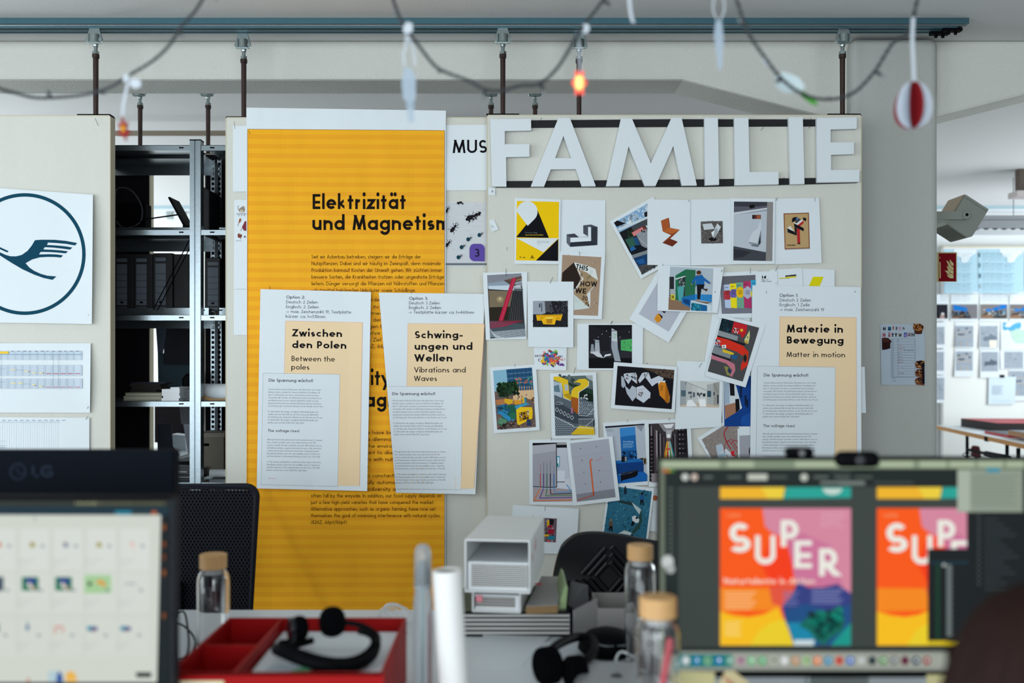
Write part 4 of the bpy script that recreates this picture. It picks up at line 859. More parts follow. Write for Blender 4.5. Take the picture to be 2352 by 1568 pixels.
p.poly([(1792, 348), (1842, 302), (1888, 322), (1832, 368)], Wt); p.poly([(1832, 368), (1888, 322), (1888, 350), (1838, 392)], Rr); p.poly([(1842, 302), (1866, 312), (1822, 350), (1802, 340)], '#3a3f4c')
p.poly([(1795, 350), (1892, 398), (1890, 428), (1800, 386)], B_); p.poly([(1727, 396), (1760, 374), (1792, 418), (1792, 432)], Wt); p.poly([(1727, 398), (1795, 430), (1822, 470), (1740, 440)], B_); p.poly([(1728, 424), (1742, 434), (1728, 444)], '#2f6f9c'); p.poly([(1822, 400), (1852, 408), (1856, 540), (1830, 548)], Rr); p.poly([(1800, 386), (1822, 398), (1822, 470), (1806, 452)], B_); p.poly([(1828, 548), (1856, 538), (1858, 552), (1830, 554)], B_)
p.text('DESIGN', 1730, 570, 13, w=78, th=.3); p.build('printed_picture', s.o)
# ---------- grey tilted sheet with small orange cube
s = Sheet('print_sheet', 'strongly tilted white-bordered print, pale grey with a small orange cube', 'print', CB, [(480, 790), (870, 1015), (575, 1512), (190, 1285)], YA, .7, curl=.004)
p = s.P(); p.quad((500, 870), (790, 1040), (575, 1405), (285, 1232), '#b4b7c2', 5, 5); p.poly([(458, 1240), (476, 1228), (516, 1262), (492, 1308), (462, 1318), (434, 1280)], '#cc8420'); p.poly([(434, 1280), (466, 1236), (505, 1255), (480, 1290), (462, 1318)], '#d98f2a'); p.poly([(476, 1228), (494, 1236), (518, 1258), (512, 1280), (500, 1262)], '#17161b'); p.poly([(505, 1205), (550, 1208), (535, 1226)], '#16171c')
p.line([(452, 1278), (478, 1262)], 2, '#7c4b10'); p.line([(456, 1290), (486, 1272)], 2, '#7c4b10'); p.build('printed_picture', s.o)
# ---------- jumping child
s = Sheet('print_sheet', 'landscape print of a child in a blue shirt jumping on blue and green blocks', 'print', CB, [(470, 756), (1112, 778), (1050, 1223), (465, 1200)], YA, 2.6, curl=.004)
p = s.P(); p.quad((590, 772), (1010, 790), (995, 1206), (572, 1192), '#aebbc4', 6, 5)
p.poly([(576, 1080), (990, 1120), (787, 1200), (572, 1192)], '#7c6150'); p.poly([(578, 1062), (700, 1100), (787, 1140), (785, 1200), (572, 1192)], '#8a6d58')
p.rect(583, 870, 628, 1062, '#2a2c30'); p.rect(590, 990, 640, 1050, '#a7adb0'); p.poly([(594, 1042), (636, 1042), (638, 1102), (598, 1092)], '#c9b93a'); p.poly([(606, 1055), (626, 1055), (626, 1080), (606, 1078)], '#7d6a20')
p.poly([(642, 858), (742, 798), (838, 805), (832, 1072), (735, 1062), (736, 1100), (642, 1096)], '#1f6d4c'); p.poly([(672, 885), (738, 850), (736, 1060), (672, 1060)], '#343d3c'); p.poly([(742, 800), (838, 806), (832, 1070), (736, 1062)], '#2c6f4f')
for i in range(7): p.line([(750 + i * 13, 806), (745 + i * 13, 1062)], 2.2, '#1d4f39')
p.specks([(680, 880), (735, 870), (735, 970), (680, 970)], 24, ['#9aa3a4', '#5b6366', '#1f2324'], 8, 9); p.poly([(660, 968), (728, 960), (712, 1105), (672, 1110)], '#4f9fa2'); p.poly([(640, 888), (738, 860), (738, 870), (642, 900)], '#cfd6d6')
p.poly([(702, 1072), (835, 1040), (995, 1045), (994, 1120), (880, 1095), (790, 1100), (785, 1170), (705, 1130)], '#1b6cae'); p.poly([(718, 1085), (780, 1095), (780, 1150), (722, 1122)], '#0f3f76'); p.poly([(835, 1040), (990, 1050), (992, 1115), (830, 1092)], '#2f88c8')
for i in range(9): p.line([(850 + i * 17, 1052), (850 + i * 17, 1100)], 2, '#1a5c98')
p.poly([(792, 1100), (995, 1145), (994, 1206), (785, 1200)], '#c9d6dc'); p.poly([(800, 1120), (950, 1150), (948, 1205), (792, 1198)], '#1f7c94'); p.specks([(800, 1125), (950, 1155), (948, 1200), (794, 1195)], 40, ['#12566e', '#3fa0b0', '#154a80'], 8, 2); p.poly([(890, 1140), (950, 1152), (950, 1205), (890, 1203)], '#1b5f9a')
p.poly([(848, 855), (900, 850), (922, 880), (985, 930), (978, 945), (920, 912), (925, 945), (850, 950), (835, 972), (840, 905), (805, 948), (795, 938), (815, 890)], '#1c63a4'); p.poly([(850, 945), (925, 945), (915, 985), (950, 992), (945, 1010), (895, 985), (880, 1090), (855, 1090)], '#16161c')
p.ell(869, 830, 23, 21, '#50301f'); p.rect(855, 845, 880, 858, '#b98463'); p.poly([(845, 1090), (875, 1090), (875, 1106), (848, 1104)], '#a88972'); p.poly([(930, 990), (955, 985), (950, 1008), (935, 1012)], '#4a2d20'); p.ell(980, 938, 8, 7, '#b98463', 8); p.ell(800, 944, 6, 6, '#b98463', 8)
p.build('printed_picture', s.o)
# ---------- coloured books card
s = Sheet('print_sheet', 'print of a row of coloured booklets with round and hexagonal bands', 'print', CB, [(1070, 832), (1440, 812), (1400, 1270), (1052, 1272)], YA, 1.1)
p = s.P(); p.quad((1072, 868), (1420, 852), (1400, 1225), (1093, 1232), '#757682', 5, 5); p.poly([(1072, 868), (1420, 852), (1420, 930), (1076, 950)], '#65646b')
for (a, b_, y0_, c1, c2, c3, sh_) in ((1114, 1180, 948, '#b5c5e0', '#c43a44', '#2a2420', 'o'), (1170, 1240, 938, '#ecd921', '#6f5fa6', '#22202a', 'h'), (1232, 1308, 928, '#6fa48c', '#e9b818', '#3a3114', 'e'), (1300, 1384, 916, '#b33565', '#aeb2c4', '#33343c', 'x'), (1374, 1430, 905, '#3ba6cf', '#e5cf3c', '#222', 'h')):
    p.poly([(a, y0_), (b_, y0_ - 4), (b_ + 2, 1178), (a + 12, 1172)], c1)
    m_ = (a + b_) / 2 + 2
    if sh_ == 'o': p.poly([(a - 4, 1018), (a + 8, 1004), (b_ - 10, 1002), (b_, 1018), (b_, 1080), (b_ - 12, 1094), (a + 10, 1094), (a - 2, 1078)], '#b23540')
    elif sh_ == 'h': p.poly([(a - 4, 1035), (a + 16, 992), (b_ - 8, 990), (b_ + 2, 1035), (b_ - 8, 1074), (a + 12, 1074)], c2)
    elif sh_ == 'e': p.ell(m_, 1022, 40, 54, c2)
    else: p.poly([(m_, 960), (m_ + 44, 990), (m_ + 44, 1055), (m_, 1088), (m_ - 42, 1055), (m_ - 42, 990)], c2)
    for i in range(4): p.line([(m_ - 18, 1008 + i * 10), (m_ + 20, 1006 + i * 10)], 3, c3)
    p.text('uat:', a + 10, y0_ + 32, 13, w=32, th=.22, col='#2a2a30')
p.poly([(1178, 1078), (1230, 1078), (1238, 1172), (1185, 1172)], '#ecd921'); p.build('printed_picture', s.o)
# ---------- slips at the right end
s = Sheet('print_slip', 'white slip reading 14 Days of step count', 'print', CB, [(1425, 822), (1632, 812), (1632, 965), (1425, 962)], YA, 1.9)
p = s.P(); p.text('14', 1480, 888, 28, w=46, th=.3); p.text('Days of', 1480, 906, 13, w=66, th=.16); p.text('step count', 1480, 921, 13, w=98, th=.16); p.line([(1614, 934), (1628, 932)], 3, '#222'); p.build('printed_text', s.o)
s = Sheet('print_slip', 'white slip with a black and yellow bar, right of the step count slip', 'print', CB, [(1560, 802), (1872, 786), (1882, 965), (1560, 965)], YA, 1.3)
p = s.P(); p.poly([(1712, 858), (1816, 848), (1818, 862), (1712, 873)], '#15151a'); p.poly([(1650, 882), (1710, 880), (1712, 874), (1818, 864), (1818, 877), (1652, 892)], '#e2cf1a'); p.text('the kitchen', 1660, 889, 7, w=90, th=.15, col='#6a6010'); p.text('hotel story', 1722, 868, 7, w=85, th=.15, col='#aaa'); p.build('printed_picture', s.o)
s = Sheet('print_slip', 'white slip with a bright yellow parallelogram at the right end of the row', 'print', CB, [(1866, 790), (2191, 803), (2190, 970), (1875, 968)], YA, .8)
p = s.P(); p.poly([(1982, 870), (2085, 870), (2045, 962), (1940, 960)], '#dccf12'); p.build('printed_picture', s.o)
# ---------- plain sheet behind slides print, slides print
s = Sheet('print_sheet', 'blank white sheet edge showing behind the red slides print', 'print', CD, [(1002, 5), (1345, 10), (1335, 470), (930, 450)], YA, .3)
s = Sheet('print_sheet', 'tilted print of big red, yellow and pink slides with white border', 'print', CD, [(1092, 18), (1482, 100), (1303, 664), (935, 560)], YA, 4.4, curl=.004)
p = s.P(); qd = [(1092, 40), (1426, 127), (1278, 612), (962, 520)]; p.quad(*qd, '#4b4a4c', 6, 8)
p.poly([(1090, 42), (1200, 68), (1172, 175), (1062, 148)], '#13262e'); p.specks([(1090, 60), (1190, 85), (1172, 165), (1070, 145)], 30, ['#1d4c56', '#27343c', '#0d1a20'], 8, 6)
p.poly([(1200, 72), (1318, 105), (1310, 175), (1270, 225), (1262, 190), (1175, 165)], '#c3212a'); p.specks([(1195, 125), (1240, 130), (1235, 175), (1192, 168)], 26, ['#e6e0dc', '#241c1c', '#333'], 6, 4); p.poly([(1252, 142), (1275, 135), (1284, 155), (1262, 166)], '#e3b42c')
p.poly([(1060, 150), (1236, 205), (1228, 245), (1050, 195)], '#8c9497'); p.poly([(1050, 195), (1300, 270), (1296, 290), (1046, 215)], '#1d1a1d')
p.poly([(1046, 208), (1150, 235), (1280, 290), (1330, 345), (1320, 470), (1262, 515), (1260, 470), (1290, 390), (1230, 345), (1100, 300), (1028, 270)], '#d5301f'); p.ell(1298, 402, 20, 40, '#54402e'); p.ell(1299, 402, 11, 28, '#1d1817')
p.poly([(1340, 150), (1342, 200), (1328, 272), (1295, 262), (1292, 235)], '#c9c98a'); p.ell(1322, 212, 5, 7, '#222', 8); p.poly([(1296, 240), (1325, 250), (1320, 270), (1294, 262)], '#c39a3a')
p.specks([(1032, 235), (1080, 250), (1072, 300), (1026, 285)], 26, ['#dfe3e6', '#4d6f9a', '#2a2c33'], 6, 5); p.rect(1090, 282, 1128, 312, '#e5e3df'); p.rect(1098, 290, 1116, 304, '#8a8886')
p.poly([(1020, 290), (1180, 345), (1160, 405), (1000, 352)], '#80878b'); p.poly([(1100, 318), (1200, 355), (1190, 372), (1095, 345)], '#d9b82a'); p.poly([(1180, 370), (1230, 378), (1222, 415), (1175, 400)], '#1f5a8c'); p.poly([(1000, 352), (1170, 412), (1168, 425), (996, 365)], '#1c1a1e')
p.poly([(996, 372), (1140, 420), (1205, 455), (1212, 510), (1180, 570), (1165, 562), (1180, 500), (1130, 450), (990, 405)], '#c27384'); p.poly([(1110, 470), (1175, 490), (1165, 560), (1135, 552)], '#8d8a4a'); p.poly([(1150, 480), (1182, 515), (1165, 545), (1140, 520)], '#2c3c56')
p.build('printed_picture', s.o)
# ---------- blue and black hanging boards
s = Sheet('print_sheet', 'half-hidden print of a blue wall and black hanging panels', 'print', CP, [(1655, 862), (1735, 858), (1735, 985), (1660, 985)], YA, 1.0)
p = s.P(CD); p.quad((1108, 560), (1352, 560), (1352, 1015), (1112, 1015), '#123f86', 3, 4); p.poly([(1108, 600), (1205, 600), (1272, 850), (1120, 950)], '#cfd6dc'); p.poly([(1108, 620), (1158, 620), (1160, 810), (1115, 820)], '#9fb0c0'); p.poly([(1115, 825), (1215, 800), (1235, 880), (1122, 948)], '#a2745c')
p.poly([(1158, 600), (1200, 610), (1206, 740), (1165, 738)], '#17171d'); p.poly([(1210, 770), (1245, 766), (1252, 860), (1216, 892)], '#0f1016'); p.poly([(1250, 650), (1272, 655), (1270, 760), (1252, 755)], '#0e2344'); p.poly([(1294, 735), (1312, 738), (1314, 820), (1296, 828)], '#0c1c3a'); p.poly([(1312, 770), (1328, 775), (1325, 850), (1312, 846)], '#0c1c3a')
p.poly([(1270, 930), (1352, 880), (1352, 1015), (1250, 1000)], '#1a4f9c'); p.poly([(1120, 950), (1215, 905), (1275, 1015), (1112, 1015)], '#123f86'); p.build('printed_picture', s.o)
# ---------- accordion brochures
s = Sheet('print_sheet', 'landscape print of white accordion brochures and an orange one on black', 'print', CD, [(118, 435), (686, 478), (666, 893), (88, 853)], YA, 2.8, curl=.004)
p = s.P(); p.quad((150, 470), (662, 507), (637, 860), (126, 822), '#15141b', 6, 5); p.poly([(370, 488), (662, 508), (655, 590), (550, 570), (480, 530)], '#4b3c33'); p.specks([(480, 500), (655, 512), (652, 580), (500, 540)], 40, ['#5e4c40', '#372b25', '#6b594c'], 10, 2)
Pw = '#c6ccd6'
p.poly([(205, 545), (225, 537), (315, 532), (330, 572), (325, 632), (275, 592), (248, 635), (212, 580)], Pw); p.poly([(335, 600), (372, 535), (402, 528), (432, 532), (452, 590), (520, 560), (565, 580), (560, 600), (495, 630), (462, 655), (400, 572), (350, 625)], Pw)
p.poly([(184, 560), (205, 572), (225, 645), (200, 672), (186, 640)], '#a8aeb9'); p.poly([(214, 645), (258, 685), (282, 648), (315, 665), (320, 745), (285, 790), (235, 720)], '#b3b9c4'); p.poly([(322, 662), (378, 645), (448, 712), (440, 755), (385, 804), (325, 765)], Pw); p.poly([(520, 610), (582, 602), (578, 620), (515, 640)], '#e3e6ea')
p.poly([(515, 640), (540, 612), (585, 622), (624, 750), (605, 810), (530, 735)], '#d08022'); p.poly([(585, 622), (624, 750), (605, 810), (578, 790)], '#a96113')
p.specks([(225, 545), (315, 540), (318, 592), (228, 590)], 22, ['#7d4a4c', '#3d3f4c', '#93979f'], 7, 3); p.specks([(385, 540), (425, 540), (425, 570), (388, 570)], 10, ['#333', '#777'], 6, 4); p.specks([(335, 705), (392, 710), (385, 742), (335, 745)], 16, ['#7a4d4f', '#2d2f3a'], 6, 7); p.line([(335, 690), (390, 676)], 3, '#a9656a')
for i in range(3): p.text(['noch', 'mehr', 'mut'][i], 535, 655 + i * 18, 13, w=26 - i * 4, th=.22, col='#241408', rot=12)
for i in range(11): p.line([(314, 668 + i * 9), (327, 672 + i * 9)], 2.5, '#eef0f2'); p.line([(184, 585 + i * 7), (196, 588 + i * 7)], 2, '#d5d9de')
for i in range(5): p.line([(434, 725 + i * 9), (447, 722 + i * 9)], 2.5, '#eef0f2'); p.line([(608, 760 + i * 10), (622, 750 + i * 10)], 2.5, '#e3a860')
p.poly([(322, 570), (332, 565), (336, 630), (326, 632)], '#3b201c'); p.build('printed_picture', s.o)
# ---------- exhibition hall
s = Sheet('print_sheet', 'white sheet with a pale photo of a white exhibition corridor', 'print', CD, [(685, 425), (1106, 438), (1084, 1018), (668, 1042)], YA, 2.0)
p = s.P(); p.quad((716, 603), (1068, 612), (1063, 845), (711, 838), '#cfd1cd', 4, 3); p.poly([(716, 603), (770, 612), (765, 830), (712, 836)], '#9fa5a8'); p.poly([(770, 618), (825, 640), (822, 810), (765, 825)], '#b9bbb9'); p.poly([(825, 645), (870, 660), (868, 800), (824, 808)], '#c5c6c3'); p.poly([(955, 640), (1015, 628), (1010, 825), (955, 815)], '#adb0b0'); p.poly([(1015, 625), (1068, 615), (1064, 840), (1012, 825)], '#9c9a94')
p.line([(770, 615), (950, 690)], 3, '#4d4d4a'); p.line([(1015, 628), (1060, 720)], 3, '#4d4d4a'); p.line([(765, 615), (765, 640)], 4, '#333'); p.poly([(712, 825), (870, 800), (955, 812), (1063, 830), (1062, 845), (711, 838)], '#c9b7a2')
for (a, b_, c_, d_, e_) in ((722, 690, 764, 745, '#516570'), (786, 703, 820, 722, '#48505a'), (828, 708, 848, 752, '#5d6a72'), (806, 735, 818, 760, '#56585c'), (866, 710, 882, 736, '#3c424a'), (882, 720, 896, 748, '#5a5e66'), (896, 712, 912, 730, '#3c4450'), (918, 718, 942, 746, '#2f353c'), (958, 695, 992, 750, '#33505c'), (1014, 705, 1024, 735, '#333'), (1048, 730, 1060, 810, '#2b2f38')): p.rect(a, b_, c_, d_, e_)
p.poly([(780, 780), (820, 775), (870, 835), (770, 836)], '#eceff0'); p.poly([(880, 770), (940, 770), (950, 838), (890, 838)], '#f2f3f3'); p.build('printed_picture', s.o)
# ---------- blue banner and corridor
s = Sheet('print_sheet', 'print of a blue exhibition booth with tall blue banner and black bench', 'print', CP, [(1385, 971), (1484, 963), (1489, 1113), (1394, 1119)], YA, 1.2)
p = s.P(CD); p.quad((38, 1012), (392, 990), (418, 1508), (152, 1530), '#b3bbc6', 5, 6); p.poly([(38, 1015), (392, 990), (393, 1003), (39, 1030)], '#1c1720'); p.poly([(310, 1005), (392, 1003), (365, 1062)], '#8c919d'); p.text('Paidho', 45, 1060, 22, w=70, th=.08, col='#6d7380')
p.quad((170, 1030), (308, 1018), (328, 1312), (188, 1318), '#2066a8', 1, 4); p.poly([(170, 1030), (308, 1018), (312, 1090), (174, 1110)], '#3a86c8'); p.poly([(185, 1240), (322, 1232), (328, 1312), (188, 1318)], '#134a86')
p.text('Ausstellung', 200, 1156, 11, w=90, th=.2, col='#b9dcf0'); 
for i in range(6): p.line([(198, 1168 + i * 8), (300 - (i % 3) * 9, 1165 + i * 8)], 2.5, '#8cbfe2')
p.specks([(190, 1240), (325, 1240), (325, 1315), (190, 1318)], 20, ['#0c2c56', '#0e1626', '#2c78b4'], 10, 3)
for (x, y) in ((185, 1242), (255, 1240)): p.line([(x, y), (x + 55, y - 4)], 3, '#0c1626'); p.line([(x + 5, y), (x + 12, y + 72)], 3, '#0c1626'); p.line([(x + 48, y - 4), (x + 52, y + 68)], 3, '#3a7fae'); p.line([(x + 2, y + 34), (x + 58, y + 32)], 3, '#0f2c4c')
p.poly([(132, 1325), (345, 1305), (384, 1318), (384, 1350), (136, 1352)], '#1d69ad'); p.poly([(136, 1350), (384, 1330), (386, 1425), (205, 1432), (140, 1455)], '#0f3d7c'); p.poly([(140, 1452), (386, 1422), (418, 1450), (418, 1508), (152, 1530)], '#1a63b0'); p.poly([(345, 1300), (410, 1298), (412, 1355), (384, 1360), (383, 1325)], '#3a2d26'); p.frame(385, 1302, 408, 1352, 4, '#b5a58c')
p.poly([(184, 1290), (205, 1280), (236, 1285), (240, 1330), (186, 1338)], '#17181e'); p.poly([(215, 1290), (232, 1288), (235, 1328), (218, 1330)], '#8d949c')
p.poly([(175, 1440), (325, 1405), (337, 1412), (190, 1455)], '#2d2f38'); p.poly([(178, 1448), (190, 1456), (335, 1415), (332, 1450), (310, 1470), (200, 1500), (182, 1512)], '#0e0e14'); p.build('printed_picture', s.o)
s = Sheet('print_sheet', 'print of a dark server corridor with rainbow stripes on the floor', 'print', CD, [(400, 957), (808, 944), (835, 1540), (432, 1560)], YA, 1.6)
p = s.P(); p.quad((430, 992), (772, 976), (798, 1505), (456, 1520), '#3c3538', 5, 6)
r_ = random.Random(11)
for i in range(9):
    x = 432 + i * 16; y_ = 992 + i * 14; p.poly([(x, y_), (x + 13, y_ + 8), (x + 16, 1500 - i * 24), (x + 6, 1520 - i * 24)], ['#18151a', '#80787c', '#2a2529', '#54464c', '#a59ca0'][i % 5])
    x = 770 - i * 14; p.poly([(x, 980 + i * 14), (x - 11, 986 + i * 14), (x - 6, 1500 - i * 24), (x + 8, 1505 - i * 24)], ['#1a171b', '#2e282c', '#6c6266', '#221d21', '#8d8488'][i % 5])
for i in range(12): p.rect(690, 1010 + i * 42, 768, 1040 + i * 42, '#17141a' if i % 2 else '#221d22'); p.rect(440, 1100 + i * 35, 478, 1126 + i * 35, '#1c181c')
p.poly([(520, 990), (690, 980), (650, 1060), (570, 1062)], '#8f8a8e'); p.poly([(560, 1000), (660, 992), (635, 1030), (588, 1032)], '#e6e6e8'); p.poly([(585, 1050), (640, 1048), (632, 1120), (590, 1122)], '#b3b0b4'); p.ell(610, 1100, 14, 18, '#f0f0f0'); p.poly([(590, 1120), (630, 1120), (625, 1150), (596, 1152)], '#6d5c5c')
for i, c_ in enumerate(('#d98a28', '#e3c63c', '#c93d33', '#e9e4d8', '#4f9c55', '#c9c4b8', '#2f8a9a')):
    a = 592 + i * 5.4; b_ = 560 + i * 17; p.poly([(a, 1150), (a + 5, 1150), (b_ + 14, 1330), (b_, 1330)], c_)
p.poly([(590, 1212), (628, 1212), (628, 1226), (588, 1226)], '#c2443a'); p.poly([(456, 1440), (798, 1420), (798, 1505), (456, 1520)], '#8f8488'); p.build('printed_picture', s.o)
# ---------- red tubes
s = Sheet('print_sheet', 'rotated print of curving red tubes above a pale floor, beside the Option 1 sheet', 'print', CD, [(868, 1120), (1213, 905), (1470, 1340), (1125, 1560)], YA, 1.5, curl=.004)
p = s.P(); p.quad((908, 1133), (1200, 948), (1420, 1340), (1120, 1530), '#8d837e', 5, 5); p.specks([(908, 1133), (1200, 948), (1300, 1200), (1020, 1380)], 120, ['#9c928c', '#7f7570', '#a59b95'], 6, 4); p.poly([(1035, 1185), (1090, 1170), (1140, 1300), (1060, 1330)], '#b5c4d2'); p.poly([(1075, 1250), (1130, 1215), (1210, 1290), (1120, 1320)], '#cfd4d8')
def tubeline(pts, w, c): p.line([(q.x, q.y) for q in smooth_pts([(a, b_, 0) for a, b_ in pts], 6)], w, c)
tubeline([(1197, 955), (1135, 1030), (1110, 1090), (1145, 1180), (1172, 1220)], 9, '#a5202c'); tubeline([(1135, 1150), (1180, 1132), (1195, 1160), (1230, 1215)], 6, '#a5303a'); tubeline([(1170, 1180), (1200, 1140), (1240, 1160)], 6, '#a5303a'); tubeline([(1110, 1185), (1150, 1150), (1185, 1185), (1232, 1250)], 5, '#a5303a'); tubeline([(1115, 1190), (1112, 1240), (1145, 1290)], 6, '#8f2430')
p.poly([(1165, 1245), (1205, 1230), (1200, 1260), (1215, 1290), (1180, 1280)], '#d02436'); p.poly([(1080, 1262), (1110, 1245), (1140, 1270), (1105, 1290)], '#a5c3d6'); p.build('printed_picture', s.o)
s = Sheet('print_sheet', 'narrow white sheet with plain grey picture, half under the Option 1 sheet', 'print', CD, [(1230, 1035), (1365, 1030), (1375, 1500), (1240, 1500)], YA, 2.3)
p = s.P(); p.quad((1248, 1098), (1360, 1092), (1368, 1440), (1254, 1440), '#a1a2ab', 2, 4); p.ell(1346, 1240, 14, 40, '#3a2a36'); p.build('printed_picture', s.o)
# ---------- playground
s = Sheet('print_sheet', 'print of a city playground with a tree, blue mats and yellow boxes', 'print', CC, [(88, 152), (457, 127), (487, 655), (120, 679)], YA, 1.0, curl=.004)
p = s.P(); qd = [(113, 178), (424, 152), (456, 628), (146, 650)]; p.quad(*qd, '#6d5a54', 6, 8); p.poly([(113, 178), (225, 168), (240, 330), (125, 345)], '#86b4c9'); p.poly([(218, 168), (424, 152), (440, 370), (330, 378), (232, 290)], '#26557a')
for i in range(8): p.line([(224 + i * 2, 185 + i * 19), (426, 168 + i * 20)], 3, '#7d9cb8' if i % 2 else '#15324c')
for i in range(6): p.line([(240 + i * 33, 166), (250 + i * 33, 330)], 2.5, '#15324c'); p.poly([(320 + i * 20, 300), (326 + i * 20, 300), (328 + i * 20, 362), (322 + i * 20, 362)], '#b58a62')
p.poly([(280, 340), (440, 330), (440, 400), (270, 420)], '#d8b48a'); p.specks([(270, 370), (440, 362), (445, 440), (270, 440)], 40, ['#e8d0b0', '#a86a42', '#5c3a2c', '#cf9850'], 7, 3); p.specks([(290, 235), (430, 228), (430, 285), (300, 290)], 26, ['#1d4a5c', '#c2705c', '#4c8c80', '#3c3c50'], 10, 4)
p.specks([(150, 290), (290, 275), (310, 360), (150, 385)], 90, ['#17301f', '#274527', '#122417', '#365c33'], 16, 5); p.ell(215, 335, 62, 42, '#1a3420'); p.specks([(150, 285), (300, 275), (318, 370), (150, 388)], 60, ['#2a4a2a', '#122417'], 13, 6); p.line([(225, 370), (230, 430)], 7, '#2c1d16')
p.poly([(133, 412), (205, 405), (215, 445), (140, 452)], '#b5764a'); p.poly([(205, 400), (270, 408), (268, 440), (235, 450), (205, 430)], '#d9aa24'); p.poly([(280, 415), (340, 412), (340, 445), (285, 450)], '#d9952c'); p.poly([(345, 395), (375, 390), (378, 435), (350, 438)], '#dcb02a'); p.poly([(362, 392), (378, 390), (380, 436), (366, 438)], '#3b8aa8')
p.poly([(190, 460), (290, 450), (300, 540), (220, 560), (180, 500)], '#1f5a48'); p.specks([(145, 455), (230, 450), (240, 510), (150, 520)], 40, ['#2f86b4', '#3c9cc0', '#1c5478'], 12, 8); p.poly([(150, 510), (180, 500), (290, 575), (240, 585)], '#2f88ba'); p.poly([(248, 520), (290, 510), (300, 560), (255, 570)], '#2a6b50')
p.poly([(145, 590), (185, 545), (235, 575), (222, 628), (160, 610)], '#2c6b50'); 
for i in range(4): p.line([(150 + i * 4, 592 - i * 12), (228 - i * 2, 615 - i * 12)], 3, '#a9c8a8')
p.specks([(240, 585), (450, 560), (455, 628), (150, 640)], 70, ['#7d655c', '#5e4a44', '#9a8378', '#3c2f2c'], 10, 9)
p.poly([(285, 460), (380, 435), (410, 445), (330, 470), (300, 490)], '#3c96b8'); p.poly([(298, 490), (330, 468), (425, 470), (430, 500), (428, 560), (320, 615), (305, 600)], '#eec11c'); p.poly([(318, 515), (400, 495), (402, 560), (325, 585)], '#b5820f'); p.specks([(325, 510), (400, 500), (402, 560), (330, 575)], 22, ['#241c1c', '#d8d4d0', '#4a3226'], 8, 4); p.poly([(380, 570), (410, 565), (420, 615), (388, 622)], '#2c3c5c')
p.build('printed_picture', s.o)
# ---------- yellow ribbon
s = Sheet('print_sheet', 'print of a yellow ribbon-shaped street canopy with grey dotted paving', 'print', CC, [(568, 200), (938, 190), (958, 716), (583, 723)], YA, 1.7, curl=.004)
p = s.P(); qd = [(597, 226), (909, 214), (928, 690), (612, 698)]; p.quad(*qd, '#59636c', 6, 8); p.poly([(597, 226), (909, 214), (912, 300), (720, 330), (600, 290)], '#5c6a66'); p.poly([(715, 270), (912, 330), (915, 400), (850, 360), (715, 290)], '#20382a'); p.poly([(800, 330), (912, 370), (916, 440), (800, 390)], '#16241c'); p.specks([(640, 216), (760, 215), (760, 300), (650, 240)], 20, ['#7d8a88', '#3c4a44'], 10, 3); p.poly([(850, 216), (909, 214), (911, 262), (870, 240)], '#a9b0b2')
p.poly([(597, 260), (660, 278), (665, 395), (600, 370)], '#aebbc4'); p.poly([(600, 300), (640, 290), (650, 350), (602, 345)], '#5f7a88')
Yy = '#e3bd26'
p.poly([(597, 226), (640, 224), (712, 252), (718, 300), (722, 355), (765, 400), (735, 415), (680, 395), (668, 300), (655, 275), (597, 250)], Yy); p.poly([(685, 290), (712, 284), (714, 335), (688, 342)], '#b3b9bc'); p.poly([(675, 370), (722, 356), (760, 400), (735, 415)], '#b8931a')
p.poly([(756, 275), (800, 245), (850, 242), (880, 262), (878, 300), (840, 322), (805, 345), (798, 400), (738, 385), (740, 340), (765, 310), (810, 295), (818, 278), (780, 270)], Yy); p.poly([(740, 385), (800, 400), (796, 530), (742, 505)], '#a5581f'); p.line([(800, 345), (798, 530)], 5, '#dfe3e4'); p.line([(880, 262), (878, 300), (840, 325), (802, 350)], 4, '#dfe3e4'); p.line([(658, 276), (676, 395), (735, 418)], 4, '#dfe3e4')
p.poly([(605, 415), (740, 490), (800, 530), (926, 560), (928, 620), (760, 600), (610, 540)], '#3c444e'); p.specks([(800, 430), (915, 450), (920, 540), (800, 520)], 70, ['#a3acb4', '#8f99a2'], 4, 3, 1)
for j in range(9):
    for i in range(11):
        x = 615 + i * 15 + (j % 2) * 7; y = 565 + j * 15
        if y > 545 + (x - 610) * .45 and x < 760: p.ell(x, y, 4.2, 3.2, '#b9c2ca', 7)
for j in range(7):
    for i in range(8):
        x = 808 + i * 15 + (j % 2) * 7; y = 430 + j * 15
        if x < 918 and y < 540: p.ell(x, y, 4, 3, '#b9c2ca', 7)
p.line([(608, 545), (760, 622)], 4, '#dfe3e6')
for i in range(5): cx_, cy_ = 625 + i * 30, 488 + i * 16; p.line([(cx_ - 14, cy_), (cx_, cy_ - 16), (cx_ + 14, cy_ + 4), (cx_, cy_ + 18), (cx_ - 14, cy_)], 3, '#cfd6da')
p.line([(610, 430), (660, 430), (672, 445), (620, 448), (612, 440)], 2.5, '#cfd6da'); p.line([(920, 480), (870, 540), (800, 535)], 3, '#dfe3e4')
for (x, y) in ((848, 378), (862, 372), (860, 400), (842, 396), (820, 398), (866, 404)): p.ell(x, y, 8, 8, '#aeb6bc', 10); p.ell(x - 2, y - 3, 3, 3, '#e6eaec', 6)
for i in range(11): p.line([(800 + i * 11, 566), (800 + i * 11, 625)], 1.8, '#b9c3cb')
p.line([(797, 565), (921, 563)], 3, '#dfe3e6'); p.line([(850, 625), (921, 566)], 3, '#dfe3e6'); p.poly([(735, 688), (805, 618), (920, 630), (926, 690)], '#dfba28'); p.line([(755, 628), (800, 632), (922, 640)], 4, '#cfd6da')
for i in range(9): p.line([(770 + i * 18, 650), (765 + i * 18, 690)], 2, '#b8951c')
